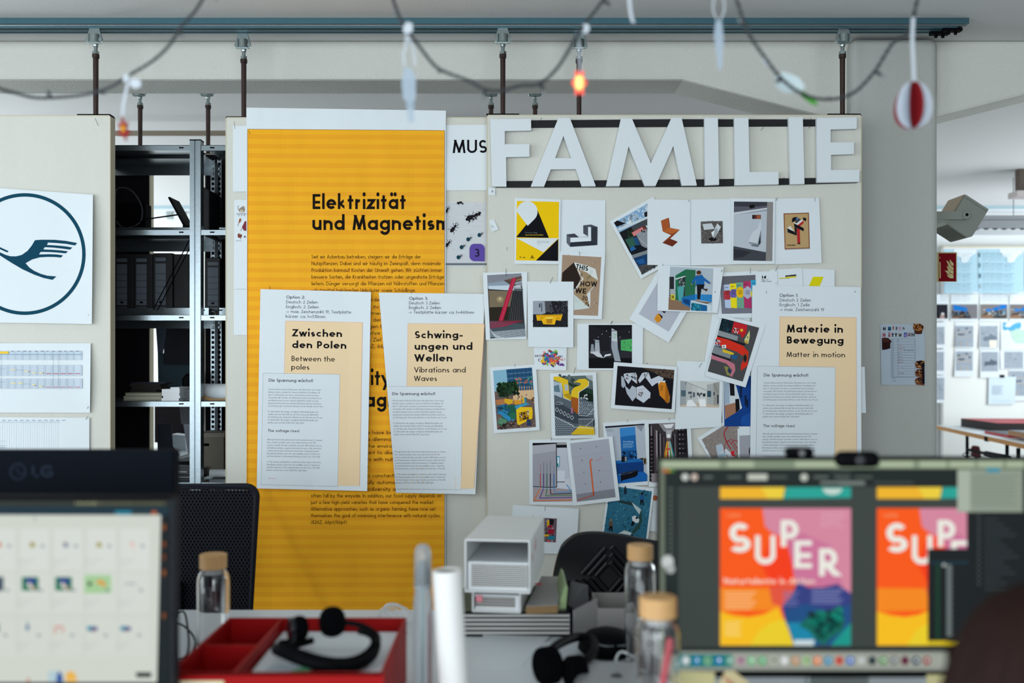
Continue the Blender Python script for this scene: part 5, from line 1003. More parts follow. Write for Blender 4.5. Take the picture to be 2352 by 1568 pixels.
p.poly([(735, 475), (752, 475), (754, 520), (738, 522)], '#a36a8c'); p.build('printed_picture', s.o)
# ---------- species card
s = Sheet('print_card', 'small white card with colourful animal heap reading ARTENVIELFALT', 'print', CC, [(440, -18), (703, -12), (698, 177), (443, 168)], YA, .6)
p = s.P(); r_ = random.Random(4); cols = ['#e0568a', '#2c9c9a', '#e9b23c', '#d6402f', '#6a4b96', '#3f7fc0', '#8cc152', '#f0825a', '#1b3f6a']
p.specks([(520, 20), (640, 20), (640, 135), (505, 135)], 55, cols, 13, 12); p.ell(548, 92, 26, 24, '#1f6fa8'); p.ell(510, 104, 16, 20, '#e6b430'); p.ell(590, 100, 26, 20, '#e2603a'); p.ell(583, 60, 24, 14, '#5a4a9a'); p.specks([(520, 15), (630, 30), (640, 130), (505, 130)], 40, cols, 8, 13)
p.text('ARTEN', 446, 68, 17, w=78, th=.17, col='#5b2a5c'); p.text('VIEL', 632, 70, 14, w=42, th=.2, col='#2c4a8c'); p.text('FALT', 640, 98, 18, w=52, th=.2, col='#cf5a5a')
p.poly([(640, 138), (648, 122), (665, 118), (680, 124), (685, 140)], '#6a3f8c'); p.ring(485, 92, 8, 12, '#3c2a3c', 14, 60, 320); p.build('printed_picture', s.o)
# ---------- coloured floor lines
s = Sheet('print_sheet', 'print of a grey wall with five coloured lines running onto the floor', 'print', CC, [(403, 731), (735, 722), (762, 1256), (403, 1249)], YA, .9)
p = s.P(CE); p.quad((370, 288), (765, 282), (830, 968), (375, 972), '#c2c4d0', 5, 6); p.poly([(370, 288), (645, 286), (648, 800), (372, 795)], '#a09fa9'); p.poly([(370, 300), (640, 290), (643, 380), (372, 420)], '#b2b1b9'); p.poly([(370, 288), (765, 282), (770, 342), (650, 344), (648, 296), (370, 318)], '#17161d'); p.poly([(650, 288), (765, 284), (766, 308), (652, 310)], '#a5a4a8')
p.poly([(374, 800), (830, 805), (830, 968), (375, 972)], '#a99ca0'); p.poly([(650, 740), (826, 690), (830, 830), (652, 812)], '#cfd2db'); p.rect(650, 610, 745, 740, '#d6d9e2'); p.rect(652, 736, 745, 744, '#22202a')
p.line([(372, 795), (560, 803), (650, 800)], 8, '#14131a'); p.line([(372, 806), (560, 816), (650, 812)], 6, '#8fc6e8'); p.line([(646, 288), (652, 800)], 8, '#14131a'); p.poly([(652, 440), (686, 442), (684, 566), (652, 566)], '#2d8fb4'); p.poly([(658, 452), (680, 454), (678, 552), (658, 552)], '#d8e6ea'); p.poly([(655, 520), (672, 530), (668, 552), (655, 552)], '#1f6b4c')
for i, (x, c_) in enumerate(((461, '#c04a2e'), (498, '#4a2f73'), (537, '#1f6b4c'), (576, '#1c1a26'), (617, '#2a72b4'))):
    p.line([(x, 642), (x, 808)], 9, c_); p.text('information', x + 3, 632, 7, w=[100, 122, 108, 132, 76][i], th=.25, col=c_, rot=-90)
    fl = [[(461, 812), (384, 958), (828, 950)], [(498, 815), (454, 928), (828, 920)], [(537, 815), (524, 903), (826, 896)], [(576, 815), (582, 882), (824, 874)], [(617, 812), (628, 862), (822, 856), (765, 770)]][i]
    p.line(fl, 9, ['#e0742e', '#5a3f96', '#3a8c5c', '#33223a', '#4c9cd0'][i])
p.build('printed_picture', s.o)
# ---------- orange line on concrete
s = Sheet('print_sheet', 'slightly tilted print of a grey concrete wall with one bent orange line', 'print', CC, [(700, 740), (1069, 702), (1128, 1216), (757, 1259)], YA, 3.2, curl=.004)
p = s.P(CE); p.quad((806, 292), (1253, 240), (1336, 918), (886, 972), '#a9abb6', 5, 6); p.poly([(877, 885), (1322, 820), (1336, 918), (886, 972)], '#85868f');
for (x, y) in ((927, 353), (1111, 331), (946, 492), (965, 629), (1146, 606), (984, 764), (1160, 739)): p.ell(x, y, 6, 6, '#55454f', 9)
for a, b_ in (((822, 455), (1270, 392)), ((850, 668), (1290, 608)), ((1012, 880), (1022, 955))): p.line([a, b_], 1.6, '#8d8f9a')
p.line([(1068, 482), (1046, 484), (1039, 500), (1080, 893)], 16, '#d3602c'); p.line([(1075, 855), (1082, 895)], 14, '#b03f22'); p.line([(1080, 893), (888, 955)], 9, '#c04a2c')
p.line([(1090, 492), (1162, 485)], 3, '#d3602c'); p.text('wayfinding', 1092, 482, 13, w=62, th=.06, col='#8aa6cf', rot=-6); p.ring(1162, 460, 8, 12, '#e0441f', 10, -80, 60); p.build('printed_picture', s.o)
# ---------- plaza
s = Sheet('print_sheet', 'print of a blue-green paved plaza seen from above with people and a curved bench', 'print', CE, [(1255, 745), (1783, 815), (1700, 1520), (1160, 1440)], YA, 2.0)
p = s.P(); qd = [(1275, 785), (1756, 850), (1680, 1470), (1188, 1400)]; p.quad(*qd, '#2f6a84', 6, 7)
r_ = random.Random(3)
for i in range(170):
    u, w = r_.random(), r_.random(); a, b_, c_, d_ = qd; x, y = [(a[t] * (1 - u) + b_[t] * u) * (1 - w) + (d_[t] * (1 - u) + c_[t] * u) * w for t in (0, 1)]
    p.poly([(x - 14, y - 2), (x + 2, y - 14), (x + 14, y + 2), (x - 2, y + 14)], r_.choice(['#3a7890', '#286078', '#44849a', '#235468']), i == 0)
p.poly([(1330, 950), (1520, 975), (1545, 1020), (1400, 985)], '#263a3c'); p.poly([(1520, 975), (1632, 1060), (1612, 1118), (1560, 1050)], '#b9c8c8'); p.poly([(1632, 1060), (1645, 1180), (1620, 1270), (1545, 1345), (1515, 1330), (1590, 1230), (1612, 1118)], '#2c4a48'); p.poly([(1355, 1345), (1435, 1302), (1522, 1330), (1505, 1360), (1400, 1340)], '#c3cfcc'); p.poly([(1355, 1345), (1400, 1340), (1500, 1362), (1540, 1345), (1545, 1400), (1360, 1385)], '#22383a')
def man(x, y, h_, c1, c2, hair): p.poly([(x - h_ * .12, y - h_ * .78), (x + h_ * .12, y - h_ * .78), (x + h_ * .2, y - h_ * .4), (x + h_ * .1, y - h_ * .42), (x - h_ * .12, y - h_ * .42), (x - h_ * .2, y - h_ * .45)], c1); p.poly([(x - h_ * .12, y - h_ * .42), (x + h_ * .12, y - h_ * .42), (x + h_ * .14, y), (x + h_ * .04, y), (x, y - h_ * .25), (x - h_ * .08, y), (x - h_ * .15, y - h_ * .02)], c2); p.ell(x, y - h_ * .88, h_ * .09, h_ * .11, hair, 10)
man(1640, 1010, 150, '#225a8c', '#141c28', '#241a18'); man(1280, 1315, 150, '#5b5048', '#17161c', '#8c7350'); man(1448, 888, 100, '#222a38', '#141c28', '#1a1818')
p.poly([(1525, 1145), (1560, 1130), (1590, 1150), (1612, 1180), (1600, 1215), (1560, 1215), (1530, 1190)], '#d5dce0'); p.poly([(1530, 1190), (1560, 1210), (1540, 1250), (1510, 1248)], '#10161e'); p.ell(1580, 1158, 14, 14, '#241a18', 10); p.build('printed_picture', s.o)
s = Sheet('print_sheet', 'white sheet edge with an orange dot, between the plaza print and the right monitor', 'print', CE, [(1700, 805), (2300, 815), (2300, 1400), (1680, 1300)], YA, .5)
p = s.P(); p.ell(1796, 927, 30, 32, '#b5623c'); p.text('plan', 1756, 1100, 10, th=.15, col='#7c8288', rot=-80); p.build('printed_picture', s.o)
# ---------- lower sheet with small strip
s = Sheet('print_sheet', 'white sheet with a small strip of red, yellow and teal chairs, above the black chair', 'print', CP, [(1178, 1159), (1330, 1168), (1323, 1273), (1170, 1268)], YA, .7, curl=.004)
p = s.P(CE); p.quad((330, 1150), (653, 1165), (640, 1442), (325, 1430), '#6b5a63', 3, 3); p.specks([(330, 1150), (653, 1165), (640, 1442), (325, 1430)], 40, ['#83727a', '#4c3d46', '#998a90'], 12, 3); p.poly([(540, 1185), (565, 1185), (565, 1262), (540, 1265)], '#e0b01c'); p.poly([(566, 1172), (620, 1174), (610, 1240), (568, 1240)], '#1c1a20'); p.poly([(545, 1246), (605, 1246), (598, 1270), (548, 1272)], '#9c1830'); p.poly([(548, 1290), (628, 1290), (610, 1345), (552, 1345)], '#a01c34'); p.poly([(546, 1370), (632, 1368), (622, 1410), (548, 1412)], '#1f7f96'); p.poly([(540, 1412), (572, 1412), (570, 1438), (540, 1438)], '#d04a50'); p.poly([(500, 1350), (560, 1350), (560, 1372), (500, 1372)], '#e0b01c'); p.build('printed_picture', s.o)

# ================================================================== the option sheets
DE = ["Obwohl elektrostatische Phänomene den Menschen schon lange", "bekannt waren, wurden ihre wissenschaftlichen Grundlagen ab", "dem 17. Jahrhundert nun durch systematische Untersuchungen", "verstanden. Mit Geräten wie Elektrisiermaschinen, Kondensatoren", "und Elektroskopen konnte statische Elektrizität gezielt erzeugt,", "gespeichertund gemessen werden. Elektrisiermaschinen waren bis", "zur Erfindung der chemischen Batterie an der Wende vom 18. zum", "", "19. Jahrhundert die einzige verfügbare Elektrizitätsquelle und", "spielten eine zentrale Rolle bei der Erforschung der Elektrizität.", "zur Erfindung der chemischen Batterie an der Wende vom 18. zum", "19. Jahrhundert die einzige verfügbare Elektrizitätsquelle und", "spielten eine zentrale Rolle.(700Z, 26pt/36pt)"]
DW = [378, 372, 365, 385, 362, 382, 395, 0, 360, 364, 392, 358, 262]
EN = ["Although electrostatic phenomena had long been known to humans,", "their scientific principles were only understood from the 17th", "century onwards through systematic research. With devices such as", "electrifying machines, capacitorsand electroscopes, static electricity", "could be generated, stored and measured in a targeted manner.", "Electrifying machines were the only available source of electricity", "until the invention of the chemical battery at the turn of the 18th", "", "to 19th century and played a central role in the study of electricity.", "Electrifying machines were the only available source of electricity", "until the invention of the chemical battery at the turn of the 18th", "battery at the turn of the 18th.(700Z, 26pt/36pt)"]
EW = [398, 350, 392, 388, 376, 380, 382, 0, 390, 380, 382, 288]
INK = '#14141c'; GREY = '#4f5868'; PEACH = '#ecd0a8'; PLINE = '#e2a58c'
def para(p, lines, ws, x, y, pitch, cap, f=1.0, lean=0.0, rot=0):
    for i, t_ in enumerate(lines):
        if t_: p.text(t_, x + lean * i * pitch, y + i * pitch, cap, w=ws[i] * f, th=.085, col=GREY, seg=6, rot=rot)
# Option 2 (crop 580,650 scale 3.136)
C2 = (580, 650, 3.136)
def off2(x, y):
    v = (y - 664) / 463; u = (x - 590) / 262
    return .014 + .010 * max(0, v - .55) ** 2 * 8 * (.3 + abs(2 * u - 1)) + .004 * sin(v * 3.1) + .010 * max(0, u - .8) * 4 * (1 - v * .3)
s = Sheet('option_sheet', 'Option 2 sheet titled Zwischen den Polen, pinned over the orange poster', 'poster', C2, [(57, 43), (853, 64), (826, 1497), (30, 1478)], YC, 2, off=off2, nx=18, ny=30)
p = s.P(base=.0009); p.sub = 10; p.quad((238, 272), (792, 284), (770, 1460), (210, 1455), PEACH, 12, 24); p.line([(238, 272), (792, 284), (770, 1462)], 2.6, PLINE); p.line([(238, 272), (229, 650)], 2.6, PLINE)
p.quad((76, 648), (629, 657), (614, 1464), (62, 1450), '#d9e0e4', 12, 20); p.line([(76, 648), (629, 657), (614, 1464), (62, 1450), (76, 648)], 1.6, '#7b8694')
for i, t_ in enumerate(["Option 2:", "Deutsch 2 Zeilen", "Englisch: 2 Zeilen", "-> max. Zeichenzahl 19, Textplatte", "kürzer ca. h=510mm"]): p.text(t_, 243 - i, 111 + i * 34.5, 22, w=[132, 226, 235, 470, 284][i], th=.10 if i else .13, col='#3d4353' if i else '#23232e', rot=.6)
p.text("Zwischen", 286, 383, 52, w=358, th=.245, rot=.8); p.text("den Polen", 285, 467, 52, w=390, th=.245, rot=.8); p.text("Between the", 281, 561, 38, w=312, th=.16, rot=.8); p.text("poles", 279, 622, 38, w=130, th=.16, rot=.8)
p.text("Die Spannung wächst!", 117, 709, 22, w=317, th=.17, rot=.7); p.text("The voltage rises!", 110, 1071, 20, w=226, th=.16, rot=.7)
para(p, DE, DW, 114, 769, 20.0, 11, 1, -.02, .7); para(p, EN, EW, 106, 1131, 20.0, 11, 1, -.02, .7); p.text("Quelle: Magnetismus", 110, 1408, 7, w=62, th=.1, col='#d88')
p.build('printed_text', s.o)
# Option 3 (crop 850,650 scale 3.136), curling towards the viewer at the bottom
C3 = (850, 650, 3.136)
def off3(x, y):
    v = min(max((y - 672) / 460, 0), 1); xc = 985 + 18 * v; u = (x - xc) / 120
    return .020 + .060 * v * v * u * u + .012 * v
s = Sheet('option_sheet', 'Option 3 sheet titled Schwingungen und Wellen, its lower sides curling forward', 'poster', C3, [(63, 68), (828, 78), (758, 1520), (186, 1510)], YC, 2, off=off3, nx=20, ny=30)
p = s.P(base=.0012); p.sub = 8; p.quad((273, 291), (823, 294), (748, 1480), (250, 1480), PEACH, 14, 24); p.line([(266, 744), (273, 291), (823, 294), (800, 740), (748, 1478)], 2.6, PLINE)
p.quad((128, 744), (666, 744), (655, 1487), (190, 1480), '#dbe1e5', 12, 20); p.line([(128, 744), (666, 744), (655, 1487), (190, 1483)], 1.6, '#8b95a2')
for i, t_ in enumerate(["Option 3:", "Deutsch 3 Zeilen", "Englisch: 2 Zeilen", "-> Textplatte kürzer ca. h=460mm"]): p.text(t_, 281 - i, 120 + i * 33, 22, w=[132, 222, 232, 470][i], th=.10 if i else .13, col='#3d4353' if i else '#23232e', rot=.2)
p.text("Schwing-", 322, 397, 52, w=345, th=.245); p.text("ungen und", 321, 480, 52, w=416, th=.245); p.text("Wellen", 320, 564, 52, w=272, th=.245); p.text("Vibrations and", 318, 643, 38, w=370, th=.16); p.text("Waves", 317, 705, 38, w=165, th=.16)
p.text("Die Spannung wächst!", 160, 806, 21, w=308, th=.17)
para(p, DE, DW, 160, 851, 20.3, 11, .98, .04); para(p, EN, EW, 173, 1219, 20.3, 11, .94, .06); p.build('printed_text', s.o)
# Option 1 (crop F)
def off1(x, y):
    v = (y - 655) / 460; return .003 * sin(v * 4) + .004 * max(0, v)
s = Sheet('option_sheet', 'Option 1 sheet titled Materie in Bewegung, at the right edge of the FAMILIE board', 'poster', CP, [(1728, 655), (1977, 659), (1979, 1180), (1721, 1180)], YA, 3.6, off=off1, nx=12, ny=26)
p = s.P(CF, base=.0009); p.sub = 10; p.quad((340, 325), (995, 332), (1000, 1990), (330, 1990), PEACH, 12, 24); p.line([(337, 750), (340, 325), (995, 332), (1000, 1990)], 3, PLINE)
p.quad((148, 748), (816, 758), (805, 1990), (130, 1990), '#d9e0e4', 12, 20); p.line([(130, 1990), (148, 748), (816, 758), (805, 1990)], 1.8, '#7b8694')
for i, t_ in enumerate(["Option 1:", "Deutsch 2 Zeilen", "Englisch: 1 Zeile", "-> max. Zeichenzahl 19"]): p.text(t_, 338, 154 + i * 40.5, 27, w=[156, 268, 258, 382][i], th=.10 if i else .13, col='#3d4353' if i else '#23232e', rot=.4)
p.text("Materie in", 401, 460, 66, w=480, th=.245, rot=.3); p.text("Bewegung", 401, 555, 62, w=485, th=.245, rot=.3); p.text("Matter in motion", 399, 670, 44, w=500, th=.16, rot=.4)
p.text("Die Spannung wächst!", 203, 838, 27, w=379, th=.17, rot=.2); p.text("The voltage rises!", 198, 1271, 24, w=268, th=.16, rot=.2)
para(p, DE, DW, 200, 898, 24.1, 13, 1.19, -.02); para(p, EN, EW, 192, 1334, 24.1, 13, 1.19, -.02); p.build('printed_text', s.o)
s = Sheet('print_sheet', 'blank white sheet end sticking out past the board beside the column', 'print', CP, [(1930, 842), (1986, 842), (1989, 948), (1932, 948)], YA, .2, curl=.002)

# ================================================================== the middle board
s = Sheet('banner_sheet', 'white banner reading MUSEUM behind the orange poster', 'banner', CP, [(535, 289), (1260, 286), (1260, 436), (535, 440)], YC, 0, curl=.002)
p = s.P(); p.text('MUSEUM', 1040, 351.5, 30.5, w=160, th=.19, col=WB); p.text('NATUR', 575, 352, 30, w=130, th=.19, col=WB); p.build('printed_text', s.o)
s = Sheet('print_sheet', 'white sheet with a small monkey and leaves, left of the orange poster', 'print', CP, [(538, 459), (680, 459), (680, 664), (537, 663)], YC, 0, curl=.002)
C5 = (0, 380, 3.92)
p = s.P(C5); p.ell(2178, 400, 28, 24, '#9a8a78'); p.ell(2190, 380, 16, 14, '#8a7f78'); p.ell(2200, 378, 7, 7, '#c9b59a'); p.line([(2160, 420), (2142, 390), (2140, 368), (2152, 362)], 4, '#7d7268'); p.ell(2175, 412, 18, 12, '#c7b9a8'); p.rect(2128, 430, 2300, 434, '#777c84'); p.rect(2128, 438, 2300, 442, '#9aa0a8')
for i in range(4): p.line([(2150 + i * 24, 444), (2152 + i * 24, 456)], 4, '#7a4a4a')
p.poly([(2160, 472), (2172, 482), (2168, 505), (2148, 520), (2150, 495)], '#9c5a34'); p.line([(2152, 515), (2138, 545)], 3, '#7a4a34'); p.poly([(2205, 500), (2230, 505), (2230, 590), (2195, 585), (2178, 555)], '#7a3440'); p.line([(2182, 560), (2165, 588)], 3, '#5a2430')
p.ell(2158, 632, 19, 20, '#8a4638'); p.specks([(2142, 615), (2175, 615), (2175, 645), (2142, 645)], 12, ['#d8c0a8', '#5c2a20'], 4, 3); p.line([(2160, 648), (2170, 662)], 5, '#9a7a60'); p.ell(2203, 641, 8, 8, '#5c2a2a', 8); p.rect(2122, 675, 2175, 679, '#8a9098'); p.build('printed_picture', s.o)
s = Sheet('print_sheet', 'blank white sheet below the monkey sheet, left of the orange poster', 'print', CP, [(537, 664), (680, 664), (680, 770), (537, 769)], YC, 0, curl=.002)
s = Sheet('print_sheet', 'pale print of black beetle silhouettes with a purple number 3', 'print', CP, [(1018, 464), (1180, 466), (1180, 611), (1018, 611)], YC, 0, curl=.002)
C6 = (500, 400, 3.6185)
p = s.P(C6); p.rect(1895, 235, 2400, 740, '#c9ccd0', 6, 8)
r_ = random.Random(9)
for i in range(70): x = 1900 + r_.random() * 330; y = 245 + r_.random() * 480; p.line([(x, y), (x + 30 + r_.random() * 60, y + r_.random() * 8 - 4)], 2, r_.choice(['#b5b8bc', '#d8dadd', '#bfc1c4']), i == 0)
p.rect(1895, 738, 2400, 757, '#6d7278')
BK = '#17141a'
def beetle(x, y, L_, a, legs=True, c=BK, c2=None):
    ca, sa = cos(R(a)), sin(R(a)); T_ = lambda u, v: (x + u * ca - v * sa, y + u * sa + v * ca)
    p.poly([T_(L_ * .32 * cos(2 * pi * i / 12) - L_ * .15, L_ * .17 * sin(2 * pi * i / 12)) for i in range(12)], c2 or c); p.poly([T_(L_ * .14 * cos(2 * pi * i / 10) + L_ * .26, L_ * .11 * sin(2 * pi * i / 10)) for i in range(10)], c)
    if legs:
        for s_ in (-1, 1):
            for k_, (u, du) in enumerate(((.2, .2), (.0, -.02), (-.2, -.22))): p.line([T_(L_ * u, s_ * L_ * .1), T_(L_ * (u + du * .4), s_ * L_ * .26), T_(L_ * (u + du), s_ * L_ * .36)], L_ * .035, c)
            p.line([T_(L_ * .35, s_ * L_ * .04), T_(L_ * .5, s_ * L_ * .14), T_(L_ * .64, s_ * L_ * .05)], L_ * .05, c)
beetle(2105, 360, 105, -25); p.specks([(2060, 340), (2180, 320), (2150, 390), (2070, 395)], 10, [BK], 9, 5); beetle(2155, 335, 60, -28); beetle(1960, 450, 88, -52); beetle(1912, 580, 70, -50); beetle(1905, 300, 60, -60); p.specks([(1990, 232), (2045, 232), (2045, 248), (1990, 248)], 6, [BK], 9, 6)
for (x, y) in ((2178, 502), (2085, 538), (2030, 603), (2004, 687)): beetle(x + 8, y - 3, 42, -35, True, BK, '#123f50'); p.ell(x - 4, y + 3, 15, 17, '#113c4c', 14)
p.poly([(2125, 578), (2185, 578), (2207, 590), (2218, 612), (2218, 724), (2125, 722), (2105, 710), (2093, 690), (2093, 612), (2105, 588)], '#5d4a9c'); p.text('3', 2132, 685, 66, w=44, th=.14, col='#0f0c18', seg=18); p.build('printed_picture', s.o)

# ---------- the big orange poster
def offp(x, y):
    v = (y - 250) / 1350; u = (x - 566) / 458
    o = .005 + .006 * noise.noise(Vector((x * .010, y * .0045, 0))) + .0022 * noise.noise(Vector((x * .03, y * .012, 3)))
    o += .010 * max(0, 1 - (y - 247) / 50) ** 2
    d = (x - (600 + (y - 1130) * .51)) / 1.0       # long diagonal crease at the lower left
    if y > 1090: o += .009 * math.exp(-(d / 46.0) ** 2 * (1 if d < 0 else 5)) * min(1, (y - 1090) / 60)
    d2 = abs(x - (598 + 10 * sin(y * .02))); o += .002 * math.exp(-(d2 / 18.0) ** 2) * (1 if 480 < y < 1050 else .2)
    o += .006 * max(0, 1 - abs(u) * 8) * min(max((y - 900) / 150, 0), 1)
    return max(o, .0008)
s = Sheet('wall_poster', 'tall orange striped paper poster headed Elektrizität und Magnetismus', 'poster', CP, [(566, 247), (1024, 254), (1023, 1600), (566, 1600)], YC, .8, off=offp, nx=80, ny=200)
p = s.P(base=.0012); O1, O2 = '#f2ae26', '#eda325'
xl = lambda y: 568.5 - (y - 296) * .003; xr = 1020.5
y = 297.0; i = 0
p.n += 1
while y < 1590:
    y2 = y + 10.95; n0 = len(p.v); nx = 46
    for yy in (y, y2):
        for j in range(nx + 1):
            X_ = xl(yy) + (xr - xl(yy)) * j / nx; tilt = (1 - (yy - 296) / 600) * .006 * (X_ - 568) if yy < 896 else 0
            p.v.append(p.pt(X_, yy + tilt))
    for j in range(nx): p.f.append((n0 + j, n0 + j + 1, n0 + nx + 2 + j, n0 + nx + 1 + j)); p.c.append(lin(O2 if i % 2 else O1))
    y = y2; i += 1
p.base += .0010; p.sub = 12
p.line([(568.5, 1590), (568.5, 296.5), (1021, 299.5), (1021, 1590)], .7, '#7a3a1c')
p.clip = (566, 1020.5, 200, 1600); T1 = '#120a08'; T2 = '#4a2410'
p.text("Elektrizität", 718, 480, 34.5, w=214, th=.225, col=T1, seg=20); p.text("und Magnetismus", 717.5, 528, 34.5, w=362, th=.225, col=T1, seg=20)
for i, (t_, w_) in enumerate((("Seit wir Ackerbau betreiben, steigern wir die Erträge der", 251), ("Nutzpflanzen. Dabei sind wir häufig im Zwiespalt, denn maximale", 297), ("Produktion kannauf Kosten der Umwelt gehen. Wir züchten immer", 300), ("bessere Sorten, die Krankheiten trotzen oder ungeahnte Erträge", 304), ("liefern. Dünger versorgt die Pflanzen mit Nährstoffen und Pflanzen", 305), ("schutzmittel bekämpfen Unkräuter sowie Schädlinge.", 239))): p.text(t_, 715.5, 593.5 + i * 15.4, 8.6, w=w_, th=.115, col=T2, seg=9)
for y_, t_ in ((692, "erden der"), (707.5, "h zu oft"), (723, "Umwelt"), (738.5, "f der Artenv"), (753.5, "igen Hof"), (768.5, "ative Ans"), (784, "n Ziel ges"), (799, "6Z, 66pt")): p.text(t_, 846 if t_[0] != 'f' else 848, y_, 8.6, th=.115, col=T2, seg=9)
p.text("Electricity", 717, 884, 34.5, w=178, th=.225, col=T1, seg=20); p.text("and Magnetism", 717, 934, 34.5, w=300, th=.225, col=T1, seg=20)
for y_, t_ in ((997, "e have been try"), (1012.5, "a dilemma, since"), (1028, "the environment"), (1043, "ant to diseases"), (1058.5, "ts with nutrients"), (1073.5, "ts."), (1096, "o constantly be"), (1111.5, "ully automated"), (1127, "odiversity and ar")): p.text(t_, 843.5 - (6 if t_ == 'ts.' else 0), y_, 8.6, th=.115, col=T2, seg=9)
for i, (t_, w_) in enumerate((("often fall by the wayside. In addition, our food supply depends on", 300), ("just a few high-yield varieties that have conquered the market.", 283), ("Alternative approaches, such as organic farming, have now set", 286), ("themselves the goal of minimising interference with natural cycles.", 297), ("(826Z, 66pt/86pt)", 82))): p.text(t_, 714, 1142 + i * 15.2, 8.6, w=w_, th=.115, col=T2, seg=9)
p.build('printed_text', s.o)

# ================================================================== the left board
K7 = (0, 420, 4.612)
def offl(x, y):
    v = (y - 430) / 310; u = (x + 60) / 272
    return .003 + .014 * max(0, (u - .72) / .28) ** 2 * (.25 + sin(min(max(v, 0), 1) * pi)) + .005 * max(0, v - .8) * u * 5
s = Sheet('logo_poster', 'white poster with a dark blue-green crane bird in a circle', 'poster', CP, [(-95, 425), (213.5, 447), (211, 744), (-95, 739)], YA, 1, off=offl, nx=24, ny=20)
p = s.P(K7); TL = '#083f56'
p.ring(262, 753, 608, 645, '#0a4257', 96)
p.poly([(370, 606), (440, 601), (580, 602), (700, 614), (818, 636), (794, 662), (700, 645), (600, 636), (508, 631), (497, 656), (600, 662), (700, 672), (766, 684), (742, 706), (650, 694), (560, 684), (474, 680), (458, 704), (560, 708), (650, 715), (720, 724), (696, 746), (620, 738), (540, 732), (430, 730), (412, 757), (520, 754), (600, 757), (668, 767), (646, 790), (580, 784), (500, 783), (420, 788), (340, 810), (270, 850), (310, 895), (360, 930), (430, 962), (500, 982), (597, 990), (556, 1026), (460, 1006), (360, 970), (240, 915), (120, 845), (0, 768), (0, 735), (60, 762), (110, 776), (170, 777), (230, 762), (290, 720), (335, 665)], TL)
p.poly([(0, 680), (92, 722), (76, 736), (0, 702)], TL)
p.poly([(0, 768), (-60, 735), (-160, 690), (-150, 678), (-60, 712), (0, 735)], TL); p.poly([(0, 680), (-80, 650), (-190, 655), (-60, 672), (0, 702)], TL); p.build('printed_logo', s.o)
def offg(x, y):
    v = (y - 788) / 160; u = (x + 60) / 267; return .002 + .010 * max(0, (u - .85) / .15) ** 2 * sin(min(max(v, 0), 1) * pi * .9)
K8 = (0, 760, 3.563)
s = Sheet('planning_sheet', 'white planning table sheet with red and yellow bars, under the bird poster', 'plan', CP, [(-110, 788), (208.3, 788), (206.5, 947.5), (-110, 947)], YA, 1, off=offg, nx=20, ny=10)
p = s.P(K8)
for (y0_, y1_) in ((162, 236), (278, 366), (390, 470)):
    p.rect(-380, y0_, 674, y1_, '#cdd8e2', 12, 1)
    for i in range(9): p.line([(-380, y0_ + (y1_ - y0_) * i / 8), (674, y0_ + (y1_ - y0_) * i / 8)], 1.0, '#a7b4c2', i == 0)
    for i in range(132): x = -380 + i * 8; p.line([(x, y0_), (x, y1_)], .9, '#b0bcc8', i == 0)
    for i in range(18): p.rect(-366 + i * 60, y0_, -348 + i * 60, y1_, '#bcc8d4')
p.rect(-380, 167, 70, 185, '#eec53c'); p.rect(-380, 188, 674, 194, '#8fa9be')
for i in range(12): p.rect(92 + i * 48, 163, 108 + i * 48 + (i % 3) * 5, 167, '#5d6f86')
for y_ in (348, 459):
    for i in range(5): p.rect(376 + i * 59, y_ - 2, 418 + i * 59, y_ + 2.5, '#c24a5a')
for (x, y_) in ((88, 317), (200, 329), (260, 343), (318, 343), (88, 428), (148, 428), (260, 439), (318, 452)): p.rect(x, y_ - 4, x + (40 if x < 180 else 32), y_ + 4, '#ead9a0')
for (x, y_) in ((239, 334), (353, 343), (288, 446), (353, 453)): p.rect(x - 3, y_ - 3, x + 3, y_ + 3, '#8a1e3c')
for x in (436, 476, 10): p.line([(x, 190), (x, 470)], 1.3, '#7d8b9a')
for (x, y_) in ((0, 308), (150, 318), (0, 418), (205, 433)): p.line([(x - 40, y_), (x + 40, y_)], 2, '#8fb4cc')
p.build('printed_table', s.o)
s = Sheet('planning_sheet', 'lowest white planning sheet with a faint grid, above the left monitor', 'plan', CP, [(-110, 957), (205.5, 959), (205, 1180), (-110, 1180)], YA, 1, nx=12, ny=8, curl=.002)
p = s.P(K8)
for i in range(46): p.line([(-380 + i * 19, 752), (-380 + i * 19, 1180)], .9 if i % 3 else 1.4, '#c0cad4', i == 0)
p.line([(-380, 750), (492, 750)], 1.6, '#9aa7b5')
for i in range(19): p.rect(-376 + i * 49, 728, -348 + i * 49, 733, '#8899aa'); 
for i in range(38): p.rect(-376 + i * 23, 740, -366 + i * 23, 744, '#a4b2c0')
for y_, c_ in ((901, '#9cc3da'), (938, '#7a8a9a'), (952, '#6a7a8a'), (962, '#9cc3da')): p.line([(-100, y_), (44, y_)], 2, c_)
p.build('printed_table', s.o)

